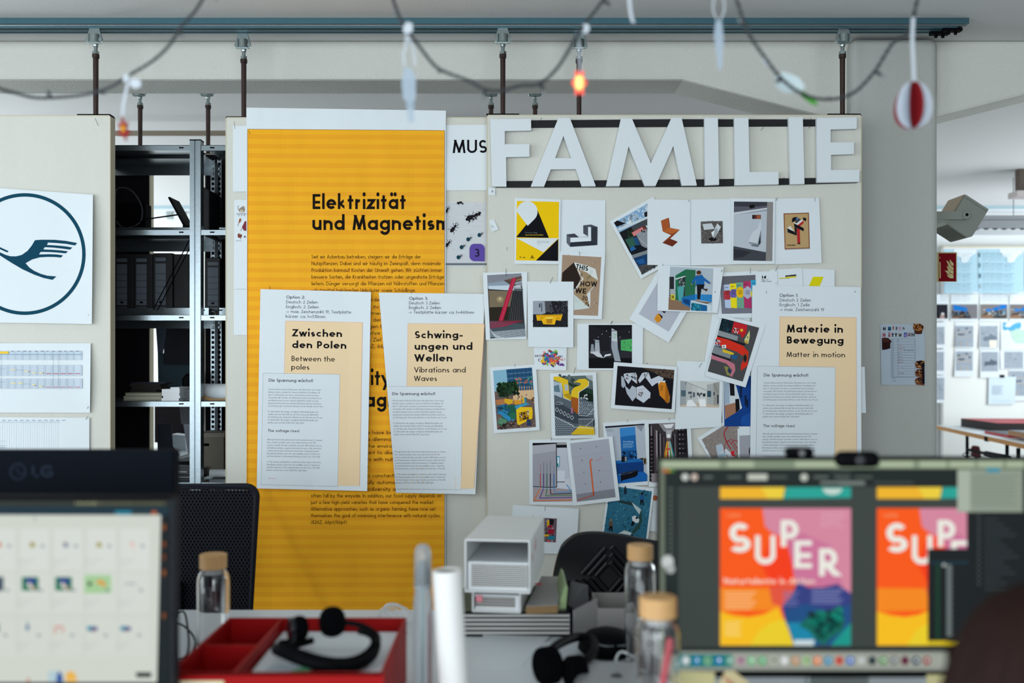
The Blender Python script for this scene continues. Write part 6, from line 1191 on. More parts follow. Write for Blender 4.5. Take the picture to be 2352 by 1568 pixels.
# ================================================================== muffin sheet on the column
KM = (2010, 730, 9.223)
def offm(x, y):
    u = (x - 2022) / 102; v = (y - 745) / 140; return .002 + .010 * max(0, .25 - u) ** 2 * 8 * v + .004 * max(0, v - .85)
s = Sheet('notice_sheet', 'grey notice sheet with muffin pictures reading Muffin Mittwoch on the column', 'notice', KM, [(112, 130), (1035, 128), (1080, 1420), (130, 1415)], 3.70, 0, off=offm, m=mat('notice_paper', '#aebbc8', .8, var=.04, vscale=12), nx=12, ny=12)
p = s.P()
for t_, x, y_, c_, bgc in (('M', 165, 262, '#14121a', None), ('u', 282, 262, '#10202c', '#2f5f88'), ('f', 368, 255, '#c2552c', None), ('F', 440, 260, '#1a1820', None), ('i', 515, 265, '#c9a0b0', '#b9829a'), ('n', 585, 250, '#1c1c24', None)):
    if bgc: p.rect(x - 10, y_ - 76, x + (58 if t_ == 'u' else 30), y_ + 4, bgc)
    p.text(t_, x, y_, 72 if t_ in 'MF' else 78, th=.24, col=c_, w=None if t_ == 'i' else 62 if t_ == 'M' else 40)
for t_, x, y_, c_, bgc in (('M', 160, 400, '#8a2c44', '#b9a9b4'), ('i', 288, 400, '#2c1c24', '#c09aa8'), ('t', 352, 400, '#142a34', None), ('t', 420, 398, '#2c2418', None), ('w', 500, 395, '#22222a', '#b0b4b4'), ('o', 622, 398, '#b890b4', '#3c5aa0'), ('c', 700, 388, '#3c3440', '#b0a8ac'), ('H', 775, 393, '#1c1c1e', None)):
    if bgc: p.rect(x - 12, y_ - 88, x + 60, y_ + 8, bgc)
    p.text(t_, x, y_, 82 if t_ in 'MH' else 92, th=.22, col=c_, w=62 if t_ in 'MHw' else None)
def muffin(x, y_, w_, h_, top, cup, cols, sd):
    p.poly([(x - w_ * .42, y_), (x + w_ * .42, y_), (x + w_ * .32, y_ + h_ * .5), (x, y_ + h_ * .54), (x - w_ * .3, y_ + h_ * .5)], cup); p.ell(x, y_ - h_ * .1, w_ * .5, h_ * .34, top); 
    for i in range(7): p.line([(x - w_ * .36 + i * w_ * .12, y_ + h_ * .1), (x - w_ * .28 + i * w_ * .09, y_ + h_ * .5)], 3, '#3a1c14')
    p.specks([(x - w_ * .42, y_ - h_ * .36), (x + w_ * .42, y_ - h_ * .36), (x + w_ * .42, y_ + h_ * .1), (x - w_ * .42, y_ + h_ * .1)], 26, cols, w_ * .07, sd)
muffin(915, 220, 235, 230, '#a06a3c', '#4c281c', ['#2c1814', '#c28a50', '#5c3420', '#3a2018'], 3)
p.poly([(142, 430), (200, 414), (280, 425), (348, 490), (340, 515), (322, 520), (322, 640), (250, 665), (150, 678)], '#2a1614'); p.poly([(150, 430), (210, 418), (300, 450), (335, 500), (150, 520)], '#452620')
for i, y_ in enumerate((950, 1130, 1300)): p.poly([(850 - i * 6, y_ + 20), (880, y_ - 30), (960, y_ - 52), (1030, y_ - 40), (1042, y_ + 90), (1045, y_ + 130), (870, y_ + 110)], '#7a4a30'); p.specks([(860, y_ - 20), (1035, y_ - 40), (1040, y_ + 90), (875, y_ + 80)], 34, ['#2a1a22', '#c29a60', '#4c2c20', '#a06a40', '#17121a'], 16, 5 + i)
p.poly([(985, 960), (1045, 940), (1050, 1398), (1000, 1398)], '#1c1218')
p.frame(345, 444, 848, 1256, 3.5, '#55626e'); p.line([(478, 444), (490, 1256)], 3, '#55626e')
for i in range(14): p.line([(345, 500 + i * 57.5), (848, 500 + i * 57.5)], 3, '#55626e'); p.rect(360, 460 + i * 57.5, 400, 470 + i * 57.5, '#6c7886')
for (t_, x, y_, c_, w_) in (('Name', 480, 470, '#55606c', 34), ('Carmen', 495, 590, '#b05058', 90), ('Agatha', 488, 650, '#b05058', 140), ('Linus', 500, 715, '#b05058', 70), ('Rita Geburtstag', 615, 694, '#2a303c', 195), ('Uwe', 485, 768, '#3c4450', 60), ('Hanna', 495, 830, '#3c4450', 80), ('Miriam', 490, 893, '#b05058', 105), ('Melanie', 482, 946, '#b05058', 118), ('Su', 780, 942, '#b05058', 40), ('Jonas', 530, 1062, '#7890a4', 70), ('Cindy', 510, 1176, '#3c4450', 98)): p.text(t_, x, y_, 18, w=w_, th=.12, col=c_, seg=6)
p.text('Di: nie', 372, 1284, 14, w=58, th=.2, col='#4a5460'); p.text('Mi: 18', 372, 1338, 14, w=66, th=.2, col='#4a5460'); p.build('printed_picture', s.o)

# ================================================================== sheets on the far pinboard
KQ = (2150, 640, 6.535); KR = (2150, 400, 6.535); YQ = 7.93
BL = '#a9cad8'
def lorem(p, x, y, k_):
    for j in range(5):
        for q, (t_, w_) in enumerate((("DE, XXPt Graphic Medium | Lorem ipsum", 470), ("dolor sit amet, consetetur sadipscing", 430), ("EN, XXPt Graphic Regular | Lorem ipsum", 468), ("dolor sit amet, consetetur sadipscing", 428))): p.text(t_, x + j * 1.5, y + j * 151 + q * 33, 15, w=w_, th=.17 if q < 2 else .1, col='#3c5a6c' if q < 2 else '#5f7e90', seg=5)
for i, (xa, lb) in enumerate(((120, 'pale blue typographic sheet on the far pinboard, next to the fire sign'), (632, 'pale blue typographic sheet on the far pinboard, second from the column'), (1330, 'pale blue typographic sheet on the far pinboard at the frame edge'))):
    x1_ = xa + (500 if i == 0 else 680); s = Sheet('type_sheet', lb, 'print', KR, [(xa, 1124), (x1_, 1124), (x1_ + 10, 1788), (xa, 1788)], YQ, 0, curl=.01, m=mat('pale_blue_sheet', BL, .7), nx=4, ny=4)
    p = s.P(base=.003); W2 = '#dfe6ea'
    xr_ = x1_ - 20; p.poly([(xr_ - 330, 1126), (xr_ - 340, 1160), (xr_ - 300, 1190), (xr_ - 290, 1230), (xr_ - 220, 1250), (xr_ - 225, 1310), (xr_ - 180, 1330), (xr_ - 120, 1310), (xr_ - 90, 1250), (xr_ - 50, 1210), (xr_, 1190), (xr_ + 18, 1126)], W2)
    p.poly([(x1_ - 110, 1786), (x1_ - 60, 1770), (x1_ + 8, 1765), (x1_ + 8, 1788)], W2)
    lorem(p, xa + 65 - (120 if i == 0 else 0), 1197, 1)
    if i: 
        for j in range(4): p.rect(xa + 8 + j * 4, 1180 + j * 155, xa + 32 + j * 4, 1245 + j * 155, ['#4d7280', '#5d8490', '#3d6474', '#9ab0b4'][j])
    p.build('printed_text', s.o)
for i, (xa, xb) in enumerate(((-80, 185), (218, 630), (655, 1080), (1100, 1500))):
    s = Sheet('print_sheet', 'white print of %s on the far pinboard' % ['a dark room at the column edge', 'a bar with one blue panel', 'a bar with three blue panels', 'a bar with blue panels at the frame edge'][i], 'print', KQ, [(xa, 235), (xb, 235), (xb, 632), (xa, 632)], YQ, .5, curl=.006, nx=3, ny=3)
    p = s.P(base=.002); xa_, xb_ = xa + 12, xb - 8; w_ = xb_ - xa_
    p.rect(xa_, 383, xb_, 598, ['#20212a', '#777578', '#7c7672', '#77716e'][i])
    if i == 0: p.poly([(70, 540), (120, 510), (130, 600), (60, 600)], '#a38a84'); p.ell(100, 525, 22, 16, '#d5d5d8')
    if i == 1: p.poly([(258, 388), (466, 435), (466, 490), (262, 475)], '#1570be'); p.poly([(232, 500), (480, 490), (530, 600), (232, 598)], '#3a302e'); p.specks([(235, 490), (480, 490), (480, 560), (235, 560)], 40, ['#17151a', '#b9b4b0', '#3c3430', '#5c97c0'], 13, 3); p.poly([(236, 560), (460, 545), (300, 596), (236, 598)], '#6d5442')
    if i > 1:
        x_ = 682 if i == 2 else 1106
        p.poly([(x_ + 72, 450), (x_ + 142, 448), (x_ + 142, 490), (x_ + 72, 492)], '#1b78c4'); p.poly([(x_ + 158, 448), (x_ + 258, 408), (x_ + 260, 470), (x_ + 160, 488)], '#1570be'); p.poly([(x_ + 270, 395), (x_ + 376, 388), (x_ + 376, 445), (x_ + 272, 466)], '#1570be') if i == 2 else p.poly([(x_ + 158, 448), (x_ + 258, 408), (x_ + 260, 470), (x_ + 160, 488)], '#1570be')
        p.poly([(x_ + 5, 545), (x_ + 90, 500), (x_ + 376, 470), (x_ + 376, 596), (x_ + 5, 596)], '#433a36'); p.specks([(x_ + 70, 495), (x_ + 370, 475), (x_ + 370, 560), (x_ + 90, 560)], 50, ['#c9c2b8', '#1c1a1c', '#75665a', '#6d98b0'], 12, i); p.poly([(x_ + 5, 550), (x_ + 120, 540), (x_ + 200, 590), (x_ + 5, 594)], '#8c6c54'); p.ell(x_ + 40, 462, 12, 8, '#c4d2da', 8)
    p.build('printed_picture', s.o)
def greysheet(lb, cs, pic, kind, sd, kk=.5):
    s = Sheet('print_sheet', lb, 'print', KQ, cs, YQ, kk, curl=.008, nx=3, ny=4); p = s.P(base=.002); (a, b_, c_, d_) = pic
    p.rect(a, b_, c_, d_, '#9ba4ae', 3, 3); p.specks([(a + 12, b_ + 8), (c_ - 12, b_ + 8), (c_ - 12, d_ - 8), (a + 12, d_ - 8)], 60, ['#a4adb6', '#929ba6', '#9aa2ac', '#a9b1b9'], 12, sd)
    w_, h_ = c_ - a, d_ - b_
    if kind == 'birds':
        for yy in (.28, .5): p.line([(a + 5, b_ + h_ * yy), (c_ - 5, b_ + h_ * yy)], 5, '#c7a878')
        for (u, v) in ((.15, .2), (.62, .12), (.8, .3), (.18, .4), (.42, .4), (.3, .42)): p.poly([(a + w_ * u - 18, b_ + h_ * v), (a + w_ * u + 4, b_ + h_ * v - 14), (a + w_ * u + 24, b_ + h_ * v - 4), (a + w_ * u + 2, b_ + h_ * v + 16)], '#2a3038')
        for u in (.25, .62): p.line([(a + w_ * u, b_ + h_ * .78), (a + w_ * u + 12, b_ + h_ * .82), (a + w_ * u + 10, d_ - 5)], 7, '#c7a878')
    if kind == 'ship': p.poly([(a + w_ * .15, b_ + h_ * .72), (a + w_ * .2, b_ + h_ * .5), (a + w_ * .52, b_ + h_ * .48), (a + w_ * .55, b_ + h_ * .34), (a + w_ * .75, b_ + h_ * .45), (a + w_ * .95, b_ + h_ * .5), (a + w_ * .94, b_ + h_ * .66)], '#757f8c' if sd % 2 else '#5c6672')
    p.build('printed_picture', s.o)
greysheet('white-bordered grey print of harbour birds, upper one on the far pinboard', [(283, 652), (575, 652), (575, 1035), (287, 1035)], (293, 708, 558, 1022), 'birds', 3)
greysheet('white-bordered grey print of harbour birds, lower one on the far pinboard', [(283, 1050), (572, 1045), (568, 1470), (275, 1470)], (302, 1092, 550, 1377), 'birds', 4, .9)
greysheet('grey print of a faint ship with a cream note on it', [(650, 650), (940, 650), (942, 1048), (648, 1048)], (665, 708, 926, 1026), 'ship', 5)
greysheet('grey print of a darker ship below the one with the cream note', [(660, 1060), (950, 1058), (950, 1480), (662, 1485)], (682, 1098, 930, 1388), 'ship', 6, .9)
greysheet('plain grey sea print near the right frame edge', [(962, 1070), (1500, 1070), (1500, 1350), (968, 1350)], (1028, 1096, 1308, 1342), '', 7)
greysheet('grey print at the column edge, upper', [(-60, 650), (145, 650), (125, 1040), (-60, 1040)], (-40, 722, 126, 985), '', 8)
greysheet('grey print at the column edge, middle', [(-60, 1060), (135, 1060), (130, 1440), (-60, 1440)], (-40, 1098, 118, 1378), '', 9)
greysheet('grey print at the column edge, lower', [(-60, 1450), (135, 1450), (120, 1860), (-60, 1860)], (-40, 1485, 122, 1815), '', 10)
greysheet('grey print with tan scribbles at the right frame edge', [(1090, 1360), (1500, 1360), (1500, 1830), (1095, 1830)], (1103, 1385, 1480, 1755), 'birds', 12, .3)
s = Sheet('sticky_note', 'cream sticky note on the faint ship print of the far pinboard', 'note', KQ, [(798, 920), (912, 920), (910, 1030), (805, 1030)], YQ, 3.5, m=mat('cream_note', '#e6e3cf', .8), nx=3, ny=3)
s = Sheet('map_sheet', 'map with blue sea and pale green land on the far pinboard', 'map', KQ, [(970, 645), (1560, 645), (1560, 1068), (972, 1068)], YQ, .4, nx=3, ny=3, curl=.006)
p = s.P(base=.002); p.poly([(1000, 660), (1060, 655), (1062, 680), (1030, 690), (1040, 720), (1110, 730), (1140, 700), (1200, 665), (1272, 655), (1280, 715), (1250, 755), (1200, 745), (1180, 770), (1110, 785), (1080, 760), (1030, 780), (1000, 740), (1010, 700)], '#57a9cc'); p.poly([(1115, 785), (1180, 772), (1210, 745), (1260, 765), (1320, 770), (1500, 800), (1500, 960), (1320, 975), (1200, 965), (1150, 900)], '#b9d6c6')
for i in range(9): p.line([(985, 850 + i * 22), (1060 + i * 6, 845 + i * 24), (1140, 870 + i * 18)], 2, '#c9ccd8')
p.line([(1160, 880), (1230, 850), (1320, 855)], 2.5, '#8cb09c'); p.line([(1180, 800), (1230, 870), (1260, 950)], 2.5, '#c9cda0'); p.build('printed_map', s.o)
s = Sheet('print_sheet', 'white text sheet held by a black clip low on the far pinboard', 'print', KQ, [(790, 1475), (1200, 1465), (1185, 1880 + 0), (783, 1886)], YQ, 2.6, nx=3, ny=3, m=mat('bluish_paper', '#cfdde6', .8))
p = s.P(base=.002)
for i in range(7): p.line([(840, 1610 + i * 20), (1010 - (i % 3) * 20, 1610 + i * 20)], 7, '#8d9cab')
p.line([(835, 1836), (1130, 1832)], 4, '#a7b4c0'); p.build('printed_text', s.o)
a = px(*to_px(KQ, (990, 1475)), YQ - .012); tag(MB().box(a[0] - .016, a[0] + .016, a[1] - .012, YQ - .001, a[2] - .004, a[2] + .018).build('bulldog_clip', m_blackm, bevel=.002), 'small black clip on the far pinboard', 'clip')

# ================================================================== steel pins
PL = [(CA, 265, 862, 0, -72, 'pin above the magenta beam print'), (CA, 686, 945, 34, -70, 'pin above the yellow bench print'), (CA, 982, 660, -2, -36, 'pin at the top of the kraft card print'), (CA, 273, 610, 0, -28, 'loose pin in the bare board left of the kraft card print'), (CA, 1282, 1328, 22, -28, 'pin above the dark hall print'), (CB, 1620, 130, 16, -32, 'pin at the joint of the white room and slanted blocks prints'), (CB, 2000, 138, 0, -36, 'pin at the top right of the slanted blocks print'), (CB, 771, 142, 2, -20, 'pin at the top of the folded steel sheet'), (CB, 518, 772, 2, -26, 'pin at the top left of the jumping child print'), (CB, 1080, 836, 16, -36, 'pin at the top right of the jumping child print'), (CB, 1030, 1046, -4, -36, 'pin at the right edge of the jumping child print'), (CB, 1371, 838, 4, -54, 'pin above the coloured booklets print'), (CB, 1613, 824, 28, -62, 'pin above the step count slip'), (CB, 1518, 1062, 12, -50, 'pin in the Option 1 sheet beside the coloured booklets'), (CF, 964, 138, 26, -34, 'pin in the Option 1 sheet near the column'), (CC, 760, 200, 12, -48, 'pin above the yellow ribbon print'), (CC, 528, 1300, 2, -38, 'pin in the sheet with the small chair strip'), (CC, 288, 145, -2, -18, 'pin above the playground print'), (CD, 408, 468, 10, -28, 'pin above the brochure print'), (CD, 880, 488, 30, -44, 'pin above the white corridor print'), (CD, 95, 92, 6, -26, 'second pin above the dark hall print'), (CD, 240, 975, 2, -20, 'pin above the blue booth print'), (CD, 612, 962, 8, -24, 'pin above the rainbow corridor print'), (CC, 580, 735, 2, -22, 'pin above the coloured floor lines print')]
for (c, x, y, dx, dy, lb) in PL: pin(c, x, y, dx, dy, YA - .008, 'steel ' + lb)
for (x, y, dx, dy, lb) in ((540, 296, -2, -17, 'steel pin at the top left corner of the middle board'), (620, 665 + 0, -1, -9, 'steel pin in the blank upper margin of the Option 2 sheet'), (833, 672, 1, -6, 'steel pin at the top right of the Option 2 sheet'), (602, 1112, 6, -10, 'steel pin at the bottom left of the Option 2 sheet'), (837, 1110, 4, -12, 'steel pin at the bottom right of the Option 2 sheet'), (886, 678, -3, -5, 'steel pin at the top left of the Option 3 sheet'), (574, 308, -2, -8, 'steel pin at the top left of the orange striping')): pin(CP, x, y, dx, dy, YC - .014, lb, out=.012)
for (x, y, dx, dy, lb) in ((226, 289, -8, -18, 'steel pin near the top right corner of the left board'), (200, 728, 3, -5, 'steel pin at the bottom right of the bird poster'), (199, 940, 4, -7, 'steel pin at the bottom right of the red-barred planning sheet'), (197, 963, 5, -8, 'steel pin at the top right of the lowest planning sheet')): pin(CP, x, y, dx, dy, YA - .006, lb)

# ================================================================== chairs behind the desk
DZ = .75
def star_base(t, cx, cy, m, r=.3):
    b = MB()
    for i in range(5):
        a = i * 2 * pi / 5 + .3; b.cyl((cx, cy, .10), (cx + r * cos(a), cy + r * sin(a), .065), .022, .014, n=8)
    b.build('foot_star', m, t)
    for i in range(5):
        a = i * 2 * pi / 5 + .3; MB().cyl((cx + r * cos(a) - .012, cy + r * sin(a), .03), (cx + r * cos(a) + .012, cy + r * sin(a), .03), .03, n=12).build('caster', m_black, t)
    MB().cyl((cx, cy, .09), (cx, cy, .40), .028, n=12).build('gas_column', m, t)
# mesh-backed chair
m_mesh = mat('black_mesh_frame', '#14161f', .6, spec=.2)
def mesh_chair(label, xa, xb, ytop, Y, name='mesh_chair'):
    x0, x1 = wx(xa, Y), wx(xb, Y); zt = wz(ytop, Y); cx = (x0 + x1) / 2
    t = thing(name, label, 'chair', (cx, Y, 0)); w = (x1 - x0) / 2; zb_ = .56
    fr = []
    for i in range(8): a = pi / 2 * i / 7; fr.append((w - .03 + .03 * sin(a), zt - .03 + .03 * cos(a)))
    o_ = fr + [(w - .02, zb_), (-w + .02, zb_)] + [(-x, z) for x, z in reversed(fr)]
    MB().tube([(x, 0, z) for x, z in o_], .010, 8, True).build('frame', m_mesh, t)
    g = MB(); W2, H2 = w - .012, zt - zb_ - .02; n = 44; d = 2 * W2 / n
    for s_ in (-1, 1):                                        # diamond-knit mesh, joined strips
        k = -int(H2 / d / 1.7) - 2
        while k < n + 2:
            xa_ = -W2 + k * d; pts_ = []
            x0_, z0_ = xa_, zb_ + .01; x1_, z1_ = xa_ + H2 / 1.7, zb_ + .01 + H2
            if x1_ > W2: z1_ = z0_ + (W2 - x0_) * 1.7; x1_ = W2
            if x0_ < -W2: z0_ = z0_ + (-W2 - x0_) * 1.7; x0_ = -W2
            if z1_ > z0_ + .01:
                q = .0022; yy = .001 * s_; g.add([(s_ * x0_ - q, yy, z0_), (s_ * x0_ + q, yy, z0_), (s_ * x1_ + q, yy, z1_), (s_ * x1_ - q, yy, z1_)], [(0, 1, 2, 3)])
            k += 1
    tag(g.build('mesh_fabric', m_mesh, t), kind='stuff')
    MB().box(-w + .012, w - .012, .003, .006, zb_ + .01, zt - .012).build('backing', mat('black_knit', '#04060c', .9, spec=.1), t)
    MB().box(-.24, .24, -.50, -.02, .43, .50).build('seat', m_blackm, t, bevel=.03, seg=3)
    MB().box(-.03, .03, -.05, .03, .38, .70).build('back_support', m_black, t, bevel=.008)
    for s_ in (-1, 1):
        MB().box(s_ * .27 - .03, s_ * .27 + .03, -.36, -.06, .585, .612).box(s_ * .27 - .012, s_ * .27 + .012, -.24, -.18, .42, .59).build('armrest', m_black, t, bevel=.008)
    star_base(t, 0, -.25, m_black); return t
mesh_chair('black mesh-backed office chair standing behind the left monitor', 205, 589, 1117, 2.98)
# plastic chair with square ridges
def ridged_chair():
    Y = 2.82; x0, x1 = wx(1265, Y), wx(1640, Y); cx = (x0 + x1) / 2; w = (x1 - x0) / 2; zt = wz(1226, Y)
    t = thing('plastic_chair', 'black plastic chair with raised square ridges, between books and right monitor', 'chair', (cx, Y, 0))
    def outline(sc=1.0):
        pts = []
        for (x, z, r) in ((w * .72, zt, 0), ): pass
        P_ = [(-w, .60), (-w * .99, .72), (-w * .9, .82), (-w * .78, zt - .012), (-w * .62, zt + .004), (-w * .3, zt + .004), (w * .3, zt - .02), (w * .62, zt - .03), (w * .8, zt - .05), (w * .9, .78), (w, .68), (w, .60)]
        q = smooth_pts([(x, 0, z) for x, z in P_], 4); return [(v.x, v.z) for v in q]
    MB().prism(outline(), 0, .018).build('backrest', mat('gloss_black', '#0d1014', .22), t, bevel=.006)
    bm_ = mat('gloss_black', '#0d1014', .22)
    c0 = (wx(1398, Y) - cx, wz(1325, Y)); b = MB()
    for k in range(1, 6):
        r = .018 + k * .022
        for q in range(4):
            a0 = pi / 2 * q; a1 = a0 + pi / 2; k_ = 1.0
            pa = (c0[0] + r * cos(a0), c0[1] + r * 1.12 * sin(a0)); pb = (c0[0] + r * cos(a1), c0[1] + r * 1.12 * sin(a1))
            pa_ = (pa[0] * .9 + pb[0] * .1, pa[1] * .9 + pb[1] * .1); pb_ = (pa[0] * .1 + pb[0] * .9, pa[1] * .1 + pb[1] * .9)
            if -w * .9 < pa_[0] < w * .95 and min(pa_[1], pb_[1]) > .61 and max(pa_[1], pb_[1]) < zt - .02:
                b.tube([(pa_[0], -.001, pa_[1]), (pb_[0], -.001, pb_[1])], .0085, 8)
    b.build('ridge', bm_, t)
    MB().box(-.035, .035, .012, .05, .42, .72).build('back_support', m_black, t, bevel=.008)
    MB().box(-.22, .22, -.46, .0, .43, .47).build('seat', m_black, t, bevel=.015)
    star_base(t, 0, -.22, m_black)
ridged_chair()

# ================================================================== the desk
m_desk = mat('desk_white', '#cfd6dc', .35)
dk = thing('desk', 'long white office desk carrying the monitors, boxes and bottles', 'desk', (0, 1.05, 0))
DY0, DY1 = 1.13, 2.43
MB().box(-2.3, 2.3, DY0 - 1.05, DY1 - 1.05, DZ - .028, DZ).build('desktop', m_desk, dk, bevel=.003)
for (x, y) in ((-2.2, .15), (-2.2, 1.3), (2.2, .15), (2.2, 1.3), (0, .15), (0, 1.3)): MB().box(x - .03, x + .03, y - .03, y + .03, 0, DZ - .028).build('leg', m_zinc, dk)
for y in (.15, 1.3): MB().box(-2.2, 2.2, y - .02, y + .02, DZ - .075, DZ - .029).build('frame_rail', m_zinc, dk)

def stand(t, X, Y, z, m, d=.16):
    MB().box(X - .05, X + .05, Y + .05, Y + .065, DZ + .01, z).build('stand_neck', m, t, bevel=.004)
    MB().box(X - .12, X + .12, Y - .02, Y + d, DZ, DZ + .012).build('stand_foot', m, t, bevel=.004)
# ---------- right monitor
YM = 1.537; KS = (1500, 1020, 2.7606)
mr = thing('monitor', 'large lit monitor showing SUPER poster layouts, right foreground', 'monitor', (0, 0, 0))
X0, X1, Z0, Z1 = wx(1512, YM), wx(2420, YM), wz(1557, YM), wz(1050, YM)
MB().box(X0, X1, YM, YM + .028, Z0, Z1).build('housing', m_black, mr, bevel=.004)
p = P(YM, x0=KS[0], y0=KS[1], k=KS[2], base=.0008)
p.rect(44, 100, 2520, 1436, '#4a5450', 4, 3); p.rect(44, 100, 2520, 156, '#7f8f78', 4, 1); p.rect(44, 156, 74, 1436, '#6b7566')
for (a, c) in ((60, 420), (470, 640), (900, 1180), (1440, 1650), (1690, 1860), (1880, 2040), (2060, 2220), (2240, 2350)): p.rect(a, 108, c, 146, '#a9b89c')
p.rect(74, 156, 2520, 1310, '#1c2524'); p.rect(160, 345, 2025, 1285, '#3b4340', 4, 3); p.rect(160, 262, 2025, 345, '#3b4340'); p.rect(160, 238, 2025, 268, '#1b2222'); p.rect(1180, 232, 1345, 262, '#58615c')
for (x, c_) in ((72, '#d0602c'), (98, '#c79a34'), (124, '#4f8c40')): p.ell(x, 168, 12, 11, c_, 12)
p.ell(203, 208, 22, 22, '#cfd6cf', 16); p.ell(262, 208, 22, 22, '#c9b9ae', 16); p.rect(600, 188, 725, 228, '#bfc6ba'); p.ell(958, 210, 24, 24, '#bfc6ba', 16)
for (a, c, y_, c_) in ((320, 380, 208, '#5f6864'), (470, 560, 208, '#566059'), (740, 850, 208, '#4f5853'), (1020, 1110, 208, '#5f6864'), (1150, 1250, 208, '#5a635e'), (1280, 1390, 208, '#4d5650'), (1060, 1340, 244, '#7b8580'), (1400, 1650, 244, '#3c4542'), (1130, 1260, 172, '#39423f')): p.rect(a, y_ - 8, c, y_ + 8, c_)
for i in range(17): p.rect(100, 275 + i * 30, 118, 288 + i * 30, '#5f6a66'); p.rect(122, 275 + i * 30, 136, 288 + i * 30, '#46504c')
p.rect(166, 1285, 2025, 1312, '#232b2b'); p.ell(92, 745, 38, 42, '#c7cccc', 16); p.ell(110, 790, 30, 30, '#aab0b0', 14)
ORG, PNK = '#ff5a0c', '#d98aa2'
def art(x0_, cut):
    q = lambda pts: [(min(x0_ + a, cut), b_) for a, b_ in pts]
    def pl(pts, c):
        xs = [x0_ + a for a, _ in pts]
        if min(xs) < cut: p.poly(q(pts), c)
    pl([(0, 272), (395, 272), (375, 345), (0, 345)], '#f5b928'); pl([(260, 272), (412, 272), (398, 345), (300, 345)], '#f2d23c'); pl([(418, 272), (830, 272), (830, 340), (400, 345)], '#25a598')
    if cut > x0_ + 800: p.ell(x0_ + 712, 280, 62, 40, '#c9dcd4', 20, 0, 180)
    pl([(0, 405), (830, 405), (830, 1275), (0, 1275)], ORG); pl([(268, 405), (830, 405), (830, 945), (740, 890), (620, 905), (520, 890), (470, 850), (440, 690), (330, 560), (285, 520)], PNK); pl([(380, 640), (520, 560), (700, 640), (780, 900), (740, 890), (620, 905), (490, 890), (455, 760)], '#d0769c')
    pl([(330, 560), (420, 600), (450, 720), (470, 840), (480, 890), (330, 900), (260, 760)], '#fb3d0f'); pl([(0, 910), (420, 915), (380, 1050), (0, 1060)], '#fb8c1a'); pl([(310, 905), (480, 880), (400, 1030), (330, 1010)], '#e8553c')
    pl([(0, 1060), (90, 1085), (180, 1095), (270, 1080), (370, 1035), (468, 1275), (0, 1275)], '#fcc21a'); pl([(190, 1275), (250, 1180), (320, 1130), (410, 1110), (468, 1275)], '#f0d228')
    pl([(490, 875), (560, 905), (650, 905), (745, 885), (830, 945), (830, 1130), (700, 1150), (420, 1145), (390, 1030), (450, 960)], '#343f84'); pl([(400, 1060), (540, 1010), (700, 1060), (830, 1010), (830, 1275), (468, 1275)], '#1d4f86'); pl([(420, 1130), (560, 1130), (610, 1275), (470, 1275)], '#1588ac'); pl([(700, 1275), (830, 1130), (830, 1275)], '#17988c')
    pl([(468, 1240), (600, 1240), (590, 1275), (470, 1275)], '#cfe0e4')
    if cut > x0_ + 800:
        p.poly([(x0_ + a, b_) for a, b_ in ((500, 1150), (560, 1090), (620, 1050), (690, 1075), (720, 1040), (770, 1020), (790, 1130), (770, 1190), (700, 1230), (660, 1275), (610, 1240), (560, 1180))], '#0f6a5c'); p.specks([(x0_ + 540, 1080), (x0_ + 760, 1060), (x0_ + 760, 1180), (x0_ + 620, 1230)], 60, ['#0a3c38', '#1a9480', '#12584e', '#0c2c30'], 20, 5)
    for (ch, a, b_, hh, ww) in (('S', 55, 688, 190, 140), ('U', 222, 762, 185, 130), ('P', 385, 650, 170, 112), ('E', 470, 785, 175, 112), ('R', 628, 835, 175, 118)):
        if x0_ + a < cut - 60:
            p.clip = (0, KS[0] + cut / KS[2], 0, KS[1] + (665 if cut < x0_ + 800 and ch == 'E' else 1500) / KS[2]); p.text(ch, x0_ + a, b_, hh, w=ww, th=.23, col='#f0f0e6', seg=20)
    p.text('Naturtalente in Aktion', x0_ + 25, 885, 38, w=575, th=.2, col='#f3e4cf'); p.text('SUPER', x0_ + 40, 462, 22, w=90, th=.16, col='#f5a070')
    for i in range(4): p.text(['Sonderausstellung', 'bis Oktober', 'im Museum', 'Eintritt frei'][i], x0_ + 640, 445 + i * 26, 16, w=[160, 150, 120, 140][i], th=.14, col='#e8b9c6')
    for i in range(6): p.rect(x0_ + 30, 935 + i * 20, x0_ + 230 - (i % 3) * 16, 943 + i * 20, '#ffc088'); 
    for i in range(5): 
        if cut > x0_ + 800: p.rect(x0_ + 580, 920 + i * 20, x0_ + 780 - (i % 3) * 16, 928 + i * 20, '#8088b8'); p.rect(x0_ + 400, 935 + i * 20, x0_ + 500 - (i % 3) * 12, 943 + i * 20, '#6f78ac')
        p.rect(x0_ + 30, 1125 + i * 20, x0_ + 135 - (i % 2) * 16, 1133 + i * 20, '#fbdc80')
    p.clip = None
art(425, 1255); art(1420, 2010)
p.rect(1742, 662, 2025, 1250, '#151c1e'); p.rect(1742, 1246, 2010, 1275, '#d8bd10'); p.rect(1990, 430, 2520, 1290, '#141b1e', 2, 2)
for i in range(24): p.rect(1862, 765 + i * 19, 1890 + (i * 7) % 14, 775 + i * 19, '#8d9896')
p.rect(1795, 760, 1815, 1240, '#12402c'); p.rect(1760, 745, 2000, 752, '#17465c'); p.ell(1845, 765, 12, 10, '#b9c1be', 10)
for i in range(14): p.rect(2100, 470 + i * 34, 2190 + (i * 37) % 130, 480 + i * 34, '#343d40'); p.rect(2060, 450 + i * 33, 2072, 462 + i * 33, '#59625f')
p.rect(1930, 160, 2345, 430, '#8f9c8c', 2, 2); p.rect(1930, 165, 2010, 425, '#a9b5a6')
